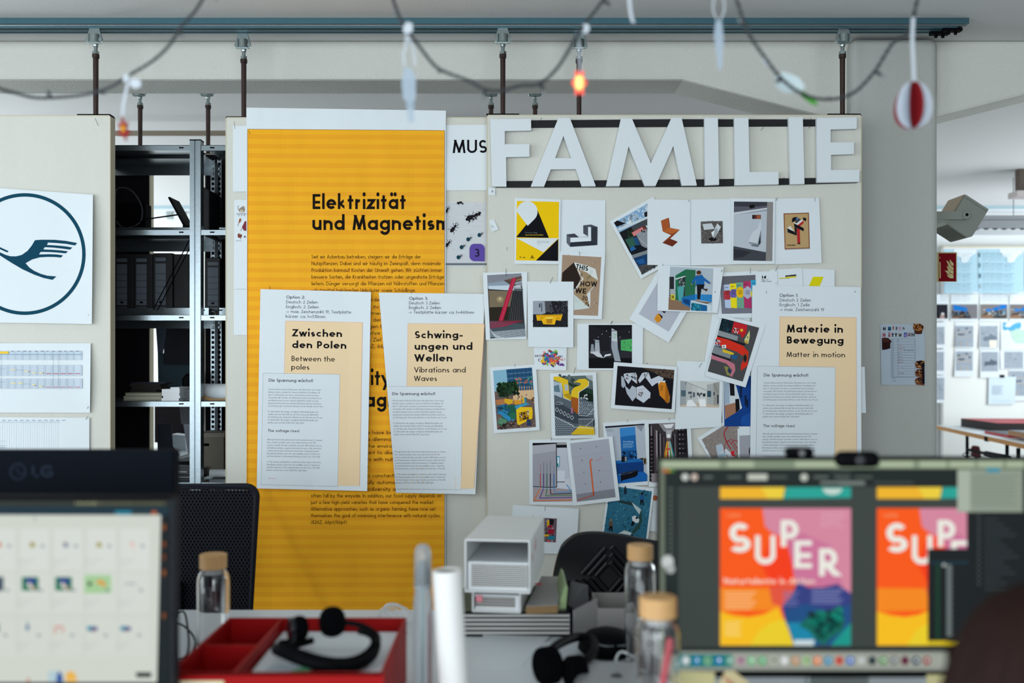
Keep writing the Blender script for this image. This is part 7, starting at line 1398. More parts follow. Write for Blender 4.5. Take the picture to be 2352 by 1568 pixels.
for i in range(9): p.rect(2020, 200 + i * 22, 2320 - (i * 31) % 60, 208 + i * 22, '#7b887a')
p.rect(2115, 150, 2200, 178, '#3c90a8')
p.rect(44, 1312, 2520, 1436, '#8f958b', 4, 1); p.rect(160, 1330, 500, 1412, '#1d7878'); p.rect(500, 1330, 1860, 1412, '#9fa59b')
ic = ['#c3ccd0', '#2a80b4', '#7cb88c', '#1878b4', '#65a48c', '#b48ca0', '#6cba80', '#54b068', '#b0b4a4', '#d4d8d8', '#c08a50', '#a8cc90', '#e07828', '#1c86b0', '#d8503c', '#3468c0', '#b8beb8', '#2c3c3c', '#4c8c40', '#70706c', '#6a1434', '#14304c', '#943c28']
for i, c_ in enumerate(ic): p.ell(208 + i * 69.5, 1371, 26, 29, c_, 12); p.ell(208 + i * 69.5 + 3, 1368, 10, 11, ['#e8ecec', '#c8d8e0', '#30404c'][i % 3], 8)
p.build('screen', mr, M_SCREEN)
stand(mr, wx(1950, YM), YM, wz(1400, YM), m_zinc)
def webcam(xa, xb, ya, yb, Y, label, clip):
    x0, x1, z1, z0 = wx(xa, Y), wx(xb, Y), wz(ya, Y), wz(yb, Y); t = thing('webcam', label, 'webcam', ((x0 + x1) / 2, Y, (z0 + z1) / 2)); w = (x1 - x0) / 2; h_ = (z1 - z0) / 2
    MB().box(-w, w, -.004, .022, -h_, h_).build('body', m_black, t, bevel=min(h_, .011) * .98, seg=4)
    MB().cyl((0, -.007, 0), (0, -.003, 0), h_ * .6, n=20).build('lens', mat('lens_glass', '#10141c', .1), t)
    MB().box(-.012, .012, .018, .036, -h_ - clip, 0).build('clip', m_black, t, bevel=.002)
webcam(1807, 1871, 1028, 1051, YM + .01, 'small black webcam block on the top edge of the right monitor', .01)
webcam(1922, 2024, 1037, 1074, YM - .026, 'wider black webcam hanging over the top edge of the right monitor', .0)
m_note = mat('yellow_note', '#c9c08c', .8)
def note(pts, Y, label, m=m_note):
    v = [px(x, y, Y) for x, y in pts]; o = tag(MB().add(v + [(a, b + .0008, c) for a, b, c in v], [(0, 1, 2, 3), (7, 6, 5, 4), (0, 4, 5, 1), (1, 5, 6, 2), (2, 6, 7, 3), (3, 7, 4, 0)]).build('sticky_note', m), label, 'note', 'sticky notes under the right monitor'); return o
note([(1545, 1540), (1642, 1543), (1640, 1640), (1548, 1640)], YM - .004, 'yellowish sticky note on the lower left frame of the right monitor')
note([(1672, 1530), (1722, 1568), (1690, 1640), (1632, 1602)], YM - .0065, 'tilted cream sticky note with red writing under the right monitor', mat('cream_note2', '#d0bf92', .8))
note([(2128, 1549), (2190, 1549), (2190, 1640), (2130, 1640)], YM - .004, 'yellowish sticky note under the right monitor beside the hair')
p = P(YM - .007, x0=0, y0=0, k=1, base=.0003)
for i in range(3): p.line([(1660 + i * 6, 1552 + i * 8), (1690 + i * 6, 1574 + i * 8)], 2, '#c0604c')
tag(p.build('red_writing', bpy.data.objects['sticky_note.001'] if 'sticky_note.001' in bpy.data.objects else None))

# ---------- left monitor
YL_ = 1.50; KT = (0, 1100, 3.35)
ml = thing('monitor', 'lit monitor with a pale window of small thumbnails, lower left foreground', 'monitor', (0, 0, 0))
X0, X1, Z0, Z1 = wx(-545, YL_), wx(397, YL_), wz(1672, YL_), wz(1139, YL_)
MB().box(X0, X1, YL_, YL_ + .026, Z0, Z1).build('housing', m_black, ml, bevel=.003)
MB().box(X1 - .004, X1 + .0008, YL_ - .001, YL_ + .027, Z0, Z1 - .004).build('side_trim', mat('grey_trim', '#24272c', .6, spec=.1), ml)
p = P(YL_, x0=KT[0], y0=KT[1], k=KT[2], base=.0008)
p.rect(-1800, 165, 1300, 1830, '#101a1e', 3, 3); p.rect(-1800, 165, 1300, 212, '#2c3430', 3, 1); p.rect(-1800, 212, 1300, 275, '#12303e', 3, 1)
for i in range(28): p.rect(580 + i * 25, 178, 590 + (i * 5) % 9 + i * 25, 196, '#a4a87c' if i < 7 else '#6c6c4c')
p.rect(885, 245, 1010, 272, '#1f86a0'); 
for i in range(3): p.rect(1020 + i * 45, 248, 1040 + i * 45, 270, '#3f4c48')
p.rect(1165, 246, 1205, 272, '#c06028')
p.poly([(-1800, 272), (1238, 276), (1206, 1562), (-1800, 1562)], '#d3d9cf')
for (c_, y0_, y1_) in (('#dbe1da', 380, 720), ('#d8ded6', 720, 1050), ('#d6dcd3', 1070, 1380)):
    for i in range(10): x = 1180 - i * 257; p.rect(x - 275 + 20, y0_, x - 30, y1_ - 20, c_)
r_ = random.Random(5)
for row, (y_, ws) in enumerate(((510, 44), (805, 120), (1152, 80))):
    for i in range(11):
        x = 1020 - i * 257 - row * 14
        if row == 0: c_ = ['#e8cfc8', '#a8a860', '#8890a8', '#a8a058', '#d09080'][i % 5]; p.rect(x - 20, y_ - 20, x + 20, y_ + 14, c_); p.rect(x - 16, y_ - 26, x + 6, y_ - 18, '#c07060')
        if row == 1:
            if i == 0: p.rect(x - 48, y_ - 6, x + 40, y_ + 4, '#8c98a4')
            elif i == 1: p.rect(650, 738, 855, 878, '#a8d09c'); p.poly([(735, 800), (760, 775), (800, 785), (815, 825), (800, 832), (780, 805), (750, 805)], '#e89820'); p.ell(690, 805, 18, 18, '#284830', 10)
            elif i in (2, 3): p.rect(x - 68, 752, x + 62, 858, '#2f7c5c'); p.poly([(x - 40, 758), (x + 30, 760), (x + 50, 800), (x - 30, 820)], '#27408c'); p.poly([(x - 10, 790), (x + 40, 850), (x + 10, 850), (x - 30, 815)], '#d8d4cc'); p.poly([(x + 5, 810), (x + 40, 845), (x + 25, 848)], '#c84830')
            else: p.rect(x - 50, 750, x + 50, 860, ['#c89858', '#485868', '#78a068'][i % 3])
        if row == 2:
            if i < 2: p.poly([(x - 68, 1135), (x - 30, 1128), (x, 1140), (x + 10, 1165), (x - 30, 1172), (x - 62, 1165)], '#1f8caa'); p.rect(x - 20, 1135, x + 14, 1165, '#2c3c88'); p.rect(x - 28, 1150, x - 12, 1172, '#b03838')
            elif i == 2: p.line([(x - 56, 1190), (x - 50, 1132), (x, 1135), (x + 8, 1180)], 14, '#d89088')
            elif i == 3: p.line([(x - 10, 1085), (x - 8, 1170)], 8, '#90a0b8'); p.rect(x - 22, 1120, x + 2, 1160, '#3c6c98')
            else: p.rect(x - 30, 1110, x + 30, 1180, ['#302824', '#508878', '#b89050'][i % 3])
        p.poly([(x + 60, y_ + 40 - (row == 0) * 45), (x + 90, y_ + 42 - (row == 0) * 45), (x + 92, y_ + 58 - (row == 0) * 45), (x + 72, y_ + 58 - (row == 0) * 45)], '#787c90')
        for q in range(3): p.rect(x - 105, y_ + [95, 115, 95][row] + q * 24 + 10, x + 20 - q * 28, y_ + [101, 121, 101][row] + q * 24 + 10, '#c4cac4')
p.poly([(370, 1480), (430, 1470), (480, 1560), (370, 1560)], '#b8d0d8'); p.poly([(440, 1500), (455, 1470), (480, 1510), (485, 1560), (430, 1560)], '#1c50a0'); p.poly([(505, 1500), (540, 1470), (585, 1500), (585, 1560), (505, 1560)], '#f0b850'); p.rect(585 - 80, 1545, 600, 1562, '#f0c880'); p.poly([(1045, 1485), (1165, 1485), (1165, 1525), (1050, 1525)], '#20282c'); p.rect(210, 1530, 225, 1560, '#d06848')
p.poly([(970, 300), (990, 292), (1000, 312), (975, 318)], '#d0d6d0'); p.rect(1030, 303, 1190, 312, '#d0d6d0'); p.poly([(250, 290), (280, 290), (275, 318), (265, 330)], '#b8c0b8')
for (y_, c_) in ((370, '#8c4c1c'), (500, '#7c3c14'), (600, '#6a3412'), (720, '#8c4c1c'), (1050, '#7c4418')): p.ell(1262, y_, 14, 26, c_, 12)  # orange reflections on the bezel, painted as glowing spots
p.build('screen', ml, M_SCREEN)
stand(ml, wx(-80, YL_), YL_, wz(1500, YL_), m_black)
# ---------- the monitor facing away
YB_ = 1.78
mb_ = thing('monitor', 'dark back of a monitor facing away, with a faint LG mark, behind the left screen', 'monitor', (0, 0, 0))
X0, X1, Z0, Z1 = wx(-330, YB_), wx(399, YB_), wz(1430, YB_), wz(1034, YB_)
MB().box(X0, X1, YB_, YB_ + .035, Z0, Z1).build('housing', mat('blue_black_shell', '#0b1018', .7, spec=.06), mb_, bevel=.004)
MB().box(X0 + .01, X1 - .01, YB_ - .004, YB_ - .0001, Z0 + .02, wz(1148, YB_)).build('back_shell', m_blackm, mb_, bevel=.002)
p = P(YB_, x0=0, y0=760, k=3.563, base=.0006); lc = '#232c3c'
p.ring(148, 1150, 56, 68, lc, 32); p.line([(148, 1115), (148, 1165), (190, 1165)], 9, lc); p.ell(122, 1130, 8, 8, lc, 10)
p.text('LG', 262, 1195, 94, w=170, th=.2, col=lc, seg=24); p.build('logo', mb_)
stand(mb_, wx(20, YB_), YB_ - .06, wz(1300, YB_), m_black)

# ================================================================== red organiser box with its contents
m_redb = mat('red_card', '#960609', .55, spec=.15); BX0, BX1, BY0, BY1, BZ = -.536, -.200, 1.55, 1.887, .869
rb = thing('red_box', 'red open desk organiser box holding papers and a headset', 'box', (BX0, BY0, DZ)); bw, bd, bh = BX1 - BX0, BY1 - BY0, BZ - DZ; w_ = .005
b = MB().box(0, bw, 0, bd, 0, .004).box(0, bw, 0, w_, .004, bh).box(0, bw, bd - w_, bd, .004, bh).box(0, w_, w_, bd - w_, .004, bh).box(bw - w_, bw, w_, bd - w_, .004, bh)
b.build('shell', m_redb, rb)
MB().box(.098, .103, w_, bd - w_, .004, bh - .002).build('divider', m_redb, rb); MB().box(w_, .098, .165, .170, .004, bh - .004).build('divider', m_redb, rb)
MB().box(.103, bw - w_, w_, bd - w_, bh - .05, bh - .046).build('insert_tray', m_redb, rb)
MB().box(.012, .088, -.0022, -.0002, bh - .055, bh - .012).build('label_card', mat('cream_label', '#d8cfa8', .7), rb, bevel=.0008)
for i in range(2): MB().box(.002 + i * .0, bw - .002, -.0012, -.0002, bh - .0035, bh - .0005).build('rim', mat('orange_edge2', '#b02a1a', .5), rb)
def paper_on(name, pts, z, label, m, n=1, th=.0006, cat='paper', group=None):
    return tag(MB().prismz(pts[::-1], z, z + th).build(name, m), label, cat, group)
zt_ = BZ - .045
paper_on('paper_stack', [(-.425, 1.565), (-.212, 1.562), (-.210, 1.87), (-.43, 1.875)], zt_, 'white papers filling the right part of the red box', m_paper, th=.022)
paper_on('leaflet', [(-.415, 1.566), (-.335, 1.556), (-.30, 1.63), (-.33, 1.67), (-.40, 1.66)], zt_ + .023, 'pale leaflet lying in the red box under the headset', mat('pale_leaflet', '#b9c6cf', .7), th=.001)
gl = thing('green_leaflet', 'green and white folded leaflet at the front of the red box', 'leaflet', (0, 0, 0))
zz = zt_ + .026
MB().add([(-.405, 1.60, zz), (-.37, 1.553, zz + .004), (-.345, 1.60, zz + .004), (-.375, 1.615, zz)], [(0, 1, 2, 3)]).build('front_fold', mat('green_print', '#2c8c62', .6), gl)
MB().add([(-.36, 1.615, zz + .001), (-.345, 1.59, zz + .004), (-.29, 1.66, zz + .003), (-.345, 1.64, zz + .001)], [(0, 1, 2, 3)]).build('back_fold', mat('green_print2', '#3aa474', .6), gl)
MB().add([(-.395, 1.59, zz + .0045), (-.37, 1.556, zz + .0055), (-.352, 1.585, zz + .0055), (-.37, 1.60, zz + .004)], [(0, 1, 2, 3)]).build('flap', mat('mint_print', '#9cc4ae', .6), gl)
pn = thing('pen', 'black pen lying beside the headset in the red box', 'pen', (0, 0, 0))
MB().cyl((-.335, 1.572, zt_ + .029), (-.245, 1.655, zt_ + .032), .006, n=12).build('barrel', m_black, pn)
MB().cyl((-.345, 1.562, zt_ + .0285), (-.335, 1.572, zt_ + .029), .002, .006, n=12).build('tip', m_zinc, pn)
MB().box(-.0015, .0015, -.02, .02, .0, .003, Matrix.Translation((-.262, 1.64, zt_ + .038)) @ Matrix.Rotation(R(-47), 4, 'Z')).build('clip', m_zinc, pn)
# headset
hd = thing('headset', 'black headset with foam ear pads lying on the papers in the red box', 'headset', (-.318, 1.70, zt_ + .022))
pts = []
for i in range(27):
    a = R(118 + (360 - 60) * i / 26); pts.append((.083 * cos(a) + .004, .088 * sin(a) - .012, .022 + .010 * sin(a * 2)))
MB().tube(pts, [.006 + .005 * sin(pi * i / 26) for i in range(27)], 8).build('headband', m_black, hd, smooth=True)
MB().tube([(x * .94, y * .94, z + .011) for x, y, z in pts[3:-3]], .003, 6).build('padding', m_blackm, hd)
def ell(c, r, n=14, axis=None):
    return [(r * cos(t) + 1e-4, c * sin(t)) for t in [-pi / 2 + pi * i / n for i in range(n + 1)]]
m_foamb = mat('black_foam', '#050507', 1.0, bump=.8, bscale=400, spec=.05)
MB().lathe([(.0235 * cos(t) ** .7 + 1e-4, .026 * sin(t)) for t in [-pi / 2 * .999 + pi * .999 * i / 14 for i in range(15)]], c=(.003, .045, .052), n=24).build('ear_pad', m_foamb, hd, smooth=True)
MB().lathe([(.017 * cos(t) ** .7 + 1e-4, .022 * sin(t)) for t in [-pi / 2 * .999 + pi * .999 * i / 14 for i in range(15)]], c=(-.052, .03, .044), n=24).build('ear_pad', m_foamb, hd, smooth=True)
MB().cyl((-.068, .022, .044), (-.060, .026, .044), .021, n=20).build('ear_cup', mat('gloss_shell', '#0e1218', .2), hd, bevel=.002)
MB().cyl((.003, .068, .04), (.003, .07, .04), .02, n=20).build('ear_cup', m_black, hd)
MB().tube(smooth_pts([(.02, .05, .05), (.055, .045, .045), (.085, .02, .035), (.09, -.02, .03)], 6), .005, 8).build('yoke', m_black, hd, smooth=True)
MB().tube(smooth_pts([(-.06, .0, .03), (-.035, -.05, .018), (.01, -.075, .014), (.05, -.07, .014)], 6), .0025, 6).build('microphone_boom', m_black, hd)

# ================================================================== bottles, tube
m_glass = mat('clear_glass', '#ffffff', .0, trans=1.0, ior=1.45); m_bamboo = mat('bamboo_lid', '#c79b66', .55, var=.12, vscale=60, stretch=(1, 1, .2))
def bottle(X, Y, r, h_, label, rod=False):
    t = thing('glass_bottle', label, 'bottle', (X, Y, DZ)); hc = .031; hb = h_ - hc; sh_ = r * .62
    o = [(1e-4, 0), (r * .9, 0), (r, .006), (r, hb - sh_ - .012), (r * .985, hb - sh_), (r * .92, hb - sh_ * .55), (r * .78, hb - sh_ * .2), (r * .66, hb - .004), (r * .64, hb + .012)]
    i_ = [(r * .64 - .0025, hb + .012), (r * .66 - .0025, hb - .005), (r * .76 - .002, hb - sh_ * .22), (r * .9 - .002, hb - sh_ * .56), (r - .0026, hb - sh_ - .002), (r - .0026, .012), (r * .85, .008), (1e-4, .008)]
    MB().lathe(o + i_, n=40).build('glass', m_glass, t, smooth=True)
    MB().lathe([(1e-4, hb + .001), (r * .84, hb + .001), (r * .84, hb + hc - .002), (r * .82, hb + hc), (1e-4, hb + hc)], n=36).build('lid', m_bamboo, t, smooth=False, bevel=.0015)
    MB().cyl((0, 0, hb - .010), (0, 0, hb + .001), r * .56, n=24).build('stopper', m_white, t)
    if rod: MB().cyl((-.012, 0, .012), (.018, -.004, hb - .03), .0055, n=10).build('pink_rod', mat('pink_plastic', '#d8606a', .4), t)  # slanting pink rod inside the glass
    return t
bottle(wx(490, 2.10), 2.10, .0335, .199, 'glass bottle with bamboo lid between the left monitor and the red box')
bottle(wx(1470.5, 1.98), 1.98, .0305, wz(1250, 1.98) - DZ, 'taller glass bottle with bamboo lid in front of the ridged black chair')
bottle(wx(1511, 1.47), 1.47, .0330, wz(1369, 1.47) - DZ, 'nearest glass bottle with bamboo lid, pink straw inside', rod=True)
m_frost = mat('clear_plastic', '#e8eef2', .25, trans=.85, ior=1.3); Yq = 1.75
sp_ = thing('spray_bottle', 'slim clear bottle with grey spray head beside the white paper tube', 'bottle', (wx(971, Yq), Yq, DZ))
ht = wz(1250, Yq) - DZ
MB().lathe([(1e-4, 0), (.0155, 0), (.0165, .004), (.0165, ht - .105), (.014, ht - .085), (.0135, ht - .07), (1e-4, ht - .07)], n=28).build('body', m_frost, sp_, smooth=True)
MB().lathe([(1e-4, ht - .07), (.0125, ht - .07), (.0125, ht - .05), (.009, ht - .035), (.006, ht - .028), (1e-4, ht - .028)], n=24).build('spray_head', mat('slate_plastic', '#3d474d', .5), sp_, smooth=True)
MB().lathe([(.0150, ht - .075), (.0150, ht - .02), (.0128, ht - .006), (.007, ht), (1e-4, ht), (1e-4, ht - .0015), (.0065, ht - .002), (.0118, ht - .008), (.0138, ht - .02), (.0138, ht - .075)], n=28).build('cap', m_frost, sp_, smooth=True)
MB().cyl((0, 0, .01), (0, 0, ht - .07), .0018, n=8).build('dip_tube', mat('teal_tube', '#6d9c9c', .4), sp_)
Yt = 1.66; tb_ = thing('paper_tube', 'white cardboard tube standing upright, leaning slightly, beside the red box', 'tube', (wx(1046, Yt), Yt, DZ + .0015), (0, R(-3.2), 0)); ht = wz(1310, Yt) - DZ
MB().lathe([(.0225, 0), (.0245, 0), (.0245, ht), (.0195, ht), (.0195, 0), (.0225, 0)], n=40).build('sheet_roll', mat('tube_white', '#e4e2e0', .6), tb_, smooth=False)
MB().lathe([(.0193, .002), (.0193, ht - .003), (.0165, ht - .003), (.0165, .002)], n=32).build('core', mat('grey_core', '#6f6a66', .8), tb_)

# ================================================================== books and boxes in the middle of the desk
def pages_book(name, x0, x1, y0, y1, z0, z1, label, m, mp, mtx=None, n=0, cat='book', spine='right', loc=(0, 0, 0), rot=0):
    t = thing(name, label, cat, loc, (0, 0, R(rot))); c = .0025 if z1 - z0 < .03 or not n else .0045
    b = MB().box(x0, x1, y0, y1, z0, z0 + c).box(x0, x1, y0, y1, z1 - c, z1)
    b.box(x1 - c * 1.6, x1, y0, y1, z0 + c, z1 - c) if spine == 'right' else b.box(x0, x0 + c * 1.6, y0, y1, z0 + c, z1 - c)
    b.build('cover', m, t); xa, xb = (x0 + .002, x1 - c * 1.6) if spine == 'right' else (x0 + c * 1.6, x1 - .002)
    MB().box(xa, xb, y0 + .003, y1 - .003, z0 + c, z1 - c).build('pages', mp, t)
    if n:
        b = MB(); r_ = random.Random(n)
        for i in range(n): zc = z0 + c + (z1 - z0 - 2 * c) * (i + .6) / n; b.box(xa, xb - .001, y0 + .002, y0 + .0031, zc, zc + (z1 - z0) / n * .42)
        b.build('page_layers', mat('page_shadow', '#4c4a49', .8), t)
    return t
m_lpages = mat('light_pages', '#dad8d4', .85)
zb1 = wz(1403, 2.19)
pages_book('thick_book', wx(1052, 2.19), wx(1316, 2.19), 2.19, 2.42, DZ, zb1, 'thick book with layered grey pages and black cover at the bottom of the pile', m_blackm, m_lpages, n=5)
pages_book('green_book', wx(1056, 2.19), wx(1300, 2.19), 2.185, 2.41, zb1 + .0003, zb1 + .0075, 'thin dark green book on the thick black-covered book', mat('green_cover', '#36452c', .6), mat('olive_pages', '#8a8a74', .8))
zc = zb1 + .008; rz = -7
def slipcase(xa, Y, w, hh, dp, zlow, label, books):
    t = thing('slipcase', label, 'slipcase', (xa, Y, zlow), (0, 0, R(rz))); q = .0035
    MB().box(0, w, 0, dp, 0, q).box(0, w, 0, dp, hh - q, hh).box(0, q, 0, dp, q, hh - q).box(w - q, w, 0, dp, q, hh - q).box(q, w - q, dp - q, dp, q, hh - q).build('case', mat('white_case2', '#e4e6e6', .5), t, bevel=.0012)
    return t
def inplace(t, X, Y, Z): t.location = (X, Y, Z); t.rotation_euler = (0, 0, R(rz))
h2 = wz(1355, 2.15) - zc - .0; w2 = .106
slipcase(wx(1084, 2.15), 2.15, w2, h2, .30, zc, 'flat white slipcase under the larger white slipcase', 0)
t = pages_book('book', .005, w2 - .005, .008, .28, .0037, h2 - .010, 'pale book inside the flat lower slipcase, pink tab at its left', m_white, m_lpages, n=4); inplace(t, wx(1084, 2.15), 2.15, zc)
MB().box(.008, .022, .0045, .0078, h2 * .45, h2 - .012).build('pink_tab', mat('pink_tab', '#e08a94', .6), t)
tt_ = tag(MB().box(.004, w2 - .004, .010, .27, h2 - .0098, h2 - .0037).build('dark_folder', m_blackm), 'black folder lying on the book in the lower slipcase', 'folder'); inplace(tt_, wx(1084, 2.15), 2.15, zc)
z1_ = zc + h2 + .0003; w1, h1 = .141, wz(1238, 2.13) - z1_
t = slipcase(wx(1067, 2.13), 2.13, w1, h1, .335, z1_, 'big white open-fronted slipcase with red dots on its side', 0)
for (yy, zz_, rr) in ((.05, h1 * .60, .0055), (.115, h1 * .78, .0075), (.10, h1 * .70, .005)): MB().lathe([(1e-4, 0), (rr, 0), (rr, .0004), (1e-4, .0004)], n=14, axis=Matrix(((0, 0, 1), (0, .6, 0), (-1.6, 0, 0)))).build('red_mark', mat('red_mark', '#c8403c', .6), t).location = (w1 + .0002, yy, zz_)
t = pages_book('book', .0055, w1 - .0055, .012, .30, .0037, h1 * .56, 'thick white-paged book lying inside the big slipcase', m_white, mat('white_pages', '#f2f2f0', .8), n=12, spine='left'); inplace(t, wx(1067, 2.13), 2.13, z1_)
# grey book right of the slipcases
zg = zb1 + .008
def quadstack(name, pts, z0, z1, m, label, cat='book', top=None, edge=None):
    t = thing(name, label, cat); MB().prismz(pts[::-1], z0, z1 - .0015).build('pages', edge or m, t); MB().prismz(pts[::-1], z1 - .0015, z1).build('cover', m, t); return t
quadstack('book', [(.030, 2.13), (.098, 2.14), (.130, 2.425), (.072, 2.43)], zg, zg + .018, mat('grey_cover3', '#8d8b88', .6), 'grey book with red sticker lying right of the white slipcases', edge=mat('tan_edge', '#8a6d48', .7))
tag(MB().lathe([(1e-4, 0), (.010, 0), (.010, .0006), (1e-4, .0006)], n=16, c=(.062, 2.34, zg + .0181)).build('red_sticker', mat('red_dot', '#c4202c', .5)), 'red oval sticker on the grey book', 'sticker')
tag(MB().prism([(.100, zg), (.118, zg), (.122, zg + .045), (.116, zg + .052)], 2.18, 2.36).build('green_folder', mat('pale_green', '#8ea474', .6)), 'pale green folder standing beside the grey book', 'folder')
tag(MB().add([(.124, 2.22, zb1 + .008), (.175, 2.26, DZ + .001), (.172, 2.27, DZ + .095), (.136, 2.30, DZ + .098), (.125, 2.223, zb1 + .008), (.176, 2.263, DZ + .001), (.173, 2.273, DZ + .095), (.137, 2.303, DZ + .098)], [(0, 1, 2, 3), (7, 6, 5, 4), (0, 4, 5, 1), (1, 5, 6, 2), (2, 6, 7, 3), (3, 7, 4, 0)]).build('grey_card', mat('dark_grey_card', '#4f4f52', .7)), 'dark grey card leaning behind the green folder', 'card')
mf = thing('cardboard_box', 'grey open cardboard box with raised flap behind the tall bottle', 'box', (0, 0, 0)); m_card = mat('grey_card2', '#8f8c8a', .8)
x0, x1 = wx(1372, 2.21), wx(1460, 2.21); zt = wz(1397, 2.21)
MB().box(x0, x1, 2.21, 2.213, DZ, zt).box(x0, x1, 2.36, 2.363, DZ, zt).box(x0, x0 + .003, 2.213, 2.36, DZ, zt).box(x1 - .003, x1, 2.213, 2.36, DZ, zt).box(x0, x1, 2.21, 2.363, DZ, DZ + .003).build('body', m_card, mf)
a = (wx(1319, 2.16), 2.16); c = (x0, 2.21 + .0); v = [(a[0], a[1], wz(1457, 2.16)), (c[0], c[1], DZ + .004), (c[0], c[1], wz(1373, 2.21)), (a[0], a[1], wz(1400, 2.16))]
MB().add(v + [(x, y + .003, z) for x, y, z in v], [(0, 1, 2, 3), (7, 6, 5, 4), (0, 4, 5, 1), (1, 5, 6, 2), (2, 6, 7, 3), (3, 7, 4, 0)]).build('flap', m_card, mf)
def dp(x, y, z=DZ): Yd = (CH - z) * FPX / (y - HZ); return (wx(x, Yd), Yd)
paper_on('paper_stack', [dp(1225, 1640), dp(1266, 1478), dp(1062, 1466), dp(1040, 1640)][::-1], DZ, 'loose white papers on the desk in front of the thick book', m_paper, th=.004)
paper_on('paper_sheet', [dp(1195, 1540), dp(1262, 1466), dp(1110, 1462), dp(1080, 1540)][::-1], DZ + .0045, 'upper white sheet curling over the loose papers', m_paper, th=.0006)
# black headphones and pouch
hp = thing('headphones', 'black headphones lying on the desk between papers and bottles', 'headphones', (0, 0, 0))
def cup(x, y, Y, r, ang): 
    c = Vector(px(x, y, Y)); d = Vector((cos(ang), sin(ang), 0)) * .018; MB().cyl(c - d, c + d, r, n=24).build('ear_cup', m_foamb, hp, bevel=.008, seg=3)
cup(1258, 1528, 1.86, .035, .5); cup(1322, 1545, 1.84, .032, .3)
MB().tube(smooth_pts([px(1256, 1500, 1.87), px(1290, 1475, 1.95), px(1330, 1462, 2.02), px(1362, 1470, 2.0), px(1362, 1500, 1.92), px(1330, 1525, 1.86)], 8), .009, 10).build('headband', m_black, hp, smooth=True)
pc = thing('pouch', 'black rounded pouch behind the tall bottle', 'pouch', (*dp(1395, 1500), DZ))
MB().lathe([(1e-4, 0), (.05, 0), (.062, .012), (.058, .03), (.04, .045), (.018, .052), (1e-4, .053)], n=28).build('body', m_black, pc, smooth=True)
MB().tube(smooth_pts([(-.045, -.03, .035), (-.01, -.055, .03), (.03, -.05, .03)], 6), .002, 6).build('zip', m_zinc, pc)
tag(MB().tube([(x, y, z) for x, y, z in smooth_pts([(wx(1460, 1.9), 1.90, DZ + .004), (wx(1428, 1.88), 1.88, DZ + .006), (wx(1415, 1.92), 1.93, DZ + .02), (wx(1430, 1.95), 1.97, DZ + .03), (wx(1465, 1.95), 1.96, DZ + .02)], 6)], .0028, 8).build('white_cable', m_white, smooth=True), 'short loop of white cable beside the tall bottle', 'cable')
# silver computer
mm = thing('mini_computer', 'flat silver mini computer with dark fruit logo in front of the bottles', 'computer', (wx(1410, 1.80), 1.80, DZ)); hw = .098; hh = .036
MB().box(-hw + .026, hw + .026, -hw, hw, .002, hh).build('case', mat('silver_aluminium', '#a3a5a8', .35, metal=.6), mm, bevel=.024, seg=6)
al = MB(); q = []
for i in range(26):
    a = 2 * pi * i / 26; r = .0125 * (1 - .10 * abs(sin(a)) ** 8 * (1 if sin(a) > 0 else .6)); x = r * cos(a); y = r * 1.05 * sin(a)
    if -.5 < a - 0 < .5 or a > 2 * pi - .5: x = .0085
    q.append((x, y))
al.prismz([(x + .006, y - .0) for x, y in q], hh - .0002, hh + .0004); al.prismz([(.004, .015), (.008, .014), (.012, .021), (.008, .020)], hh - .0002, hh + .0004)
al.build('logo', mat('dark_logo', '#1c1d21', .4), mm)

# cables at the left, white coil
b = MB(); b.tube(smooth_pts([px(392, 1398, 2.3)[:2] + (DZ + .01,), (wx(415, 2.25), 2.27, DZ + .035), (wx(432, 2.15), 2.15, DZ + .02), (wx(440, 2.1), 2.08, DZ + .006), (wx(415, 2.0), 2.02, DZ + .004), (wx(385, 2.0), 2.0, DZ + .004)], 7), .0022, 6)
b.tube(smooth_pts([(wx(380, 2.25), 2.25, DZ + .02), (wx(420, 2.2), 2.2, DZ + .022), (wx(441, 2.1), 2.12, DZ + .012), (wx(425, 2.0), 2.03, DZ + .004), (wx(390, 1.95), 1.98, DZ + .004)], 7), .0022, 6)
tag(b.build('black_cable', m_black, smooth=True), 'thin black cable looping on the desk left of the glass bottle', 'cable')
b = MB()
for k in range(4):
    c = Vector((wx(897 + k * 5, 2.28), 2.26 + k * .015, DZ + .024)); rx = .026 + .004 * (k % 2); rz_ = .021 + .003 * (k % 3); tl = .5 * k
    b.tube([c + Vector((rx * cos(a + .2 * k), .012 * sin(2 * a + tl), rz_ * sin(a))) for a in [2 * pi * i / 26 for i in range(26)]], .0016, 6, True)
b.tube(smooth_pts([(wx(905, 2.3), 2.3, DZ + .003), (wx(870, 2.2), 2.22, DZ + .003), (wx(900, 2.15), 2.15, DZ + .003), (wx(935, 2.2), 2.22, DZ + .003)], 8), .0016, 6)
tag(b.build('white_cable', m_white, smooth=True), 'coil of thin white cable at the far edge of the desk', 'cable')

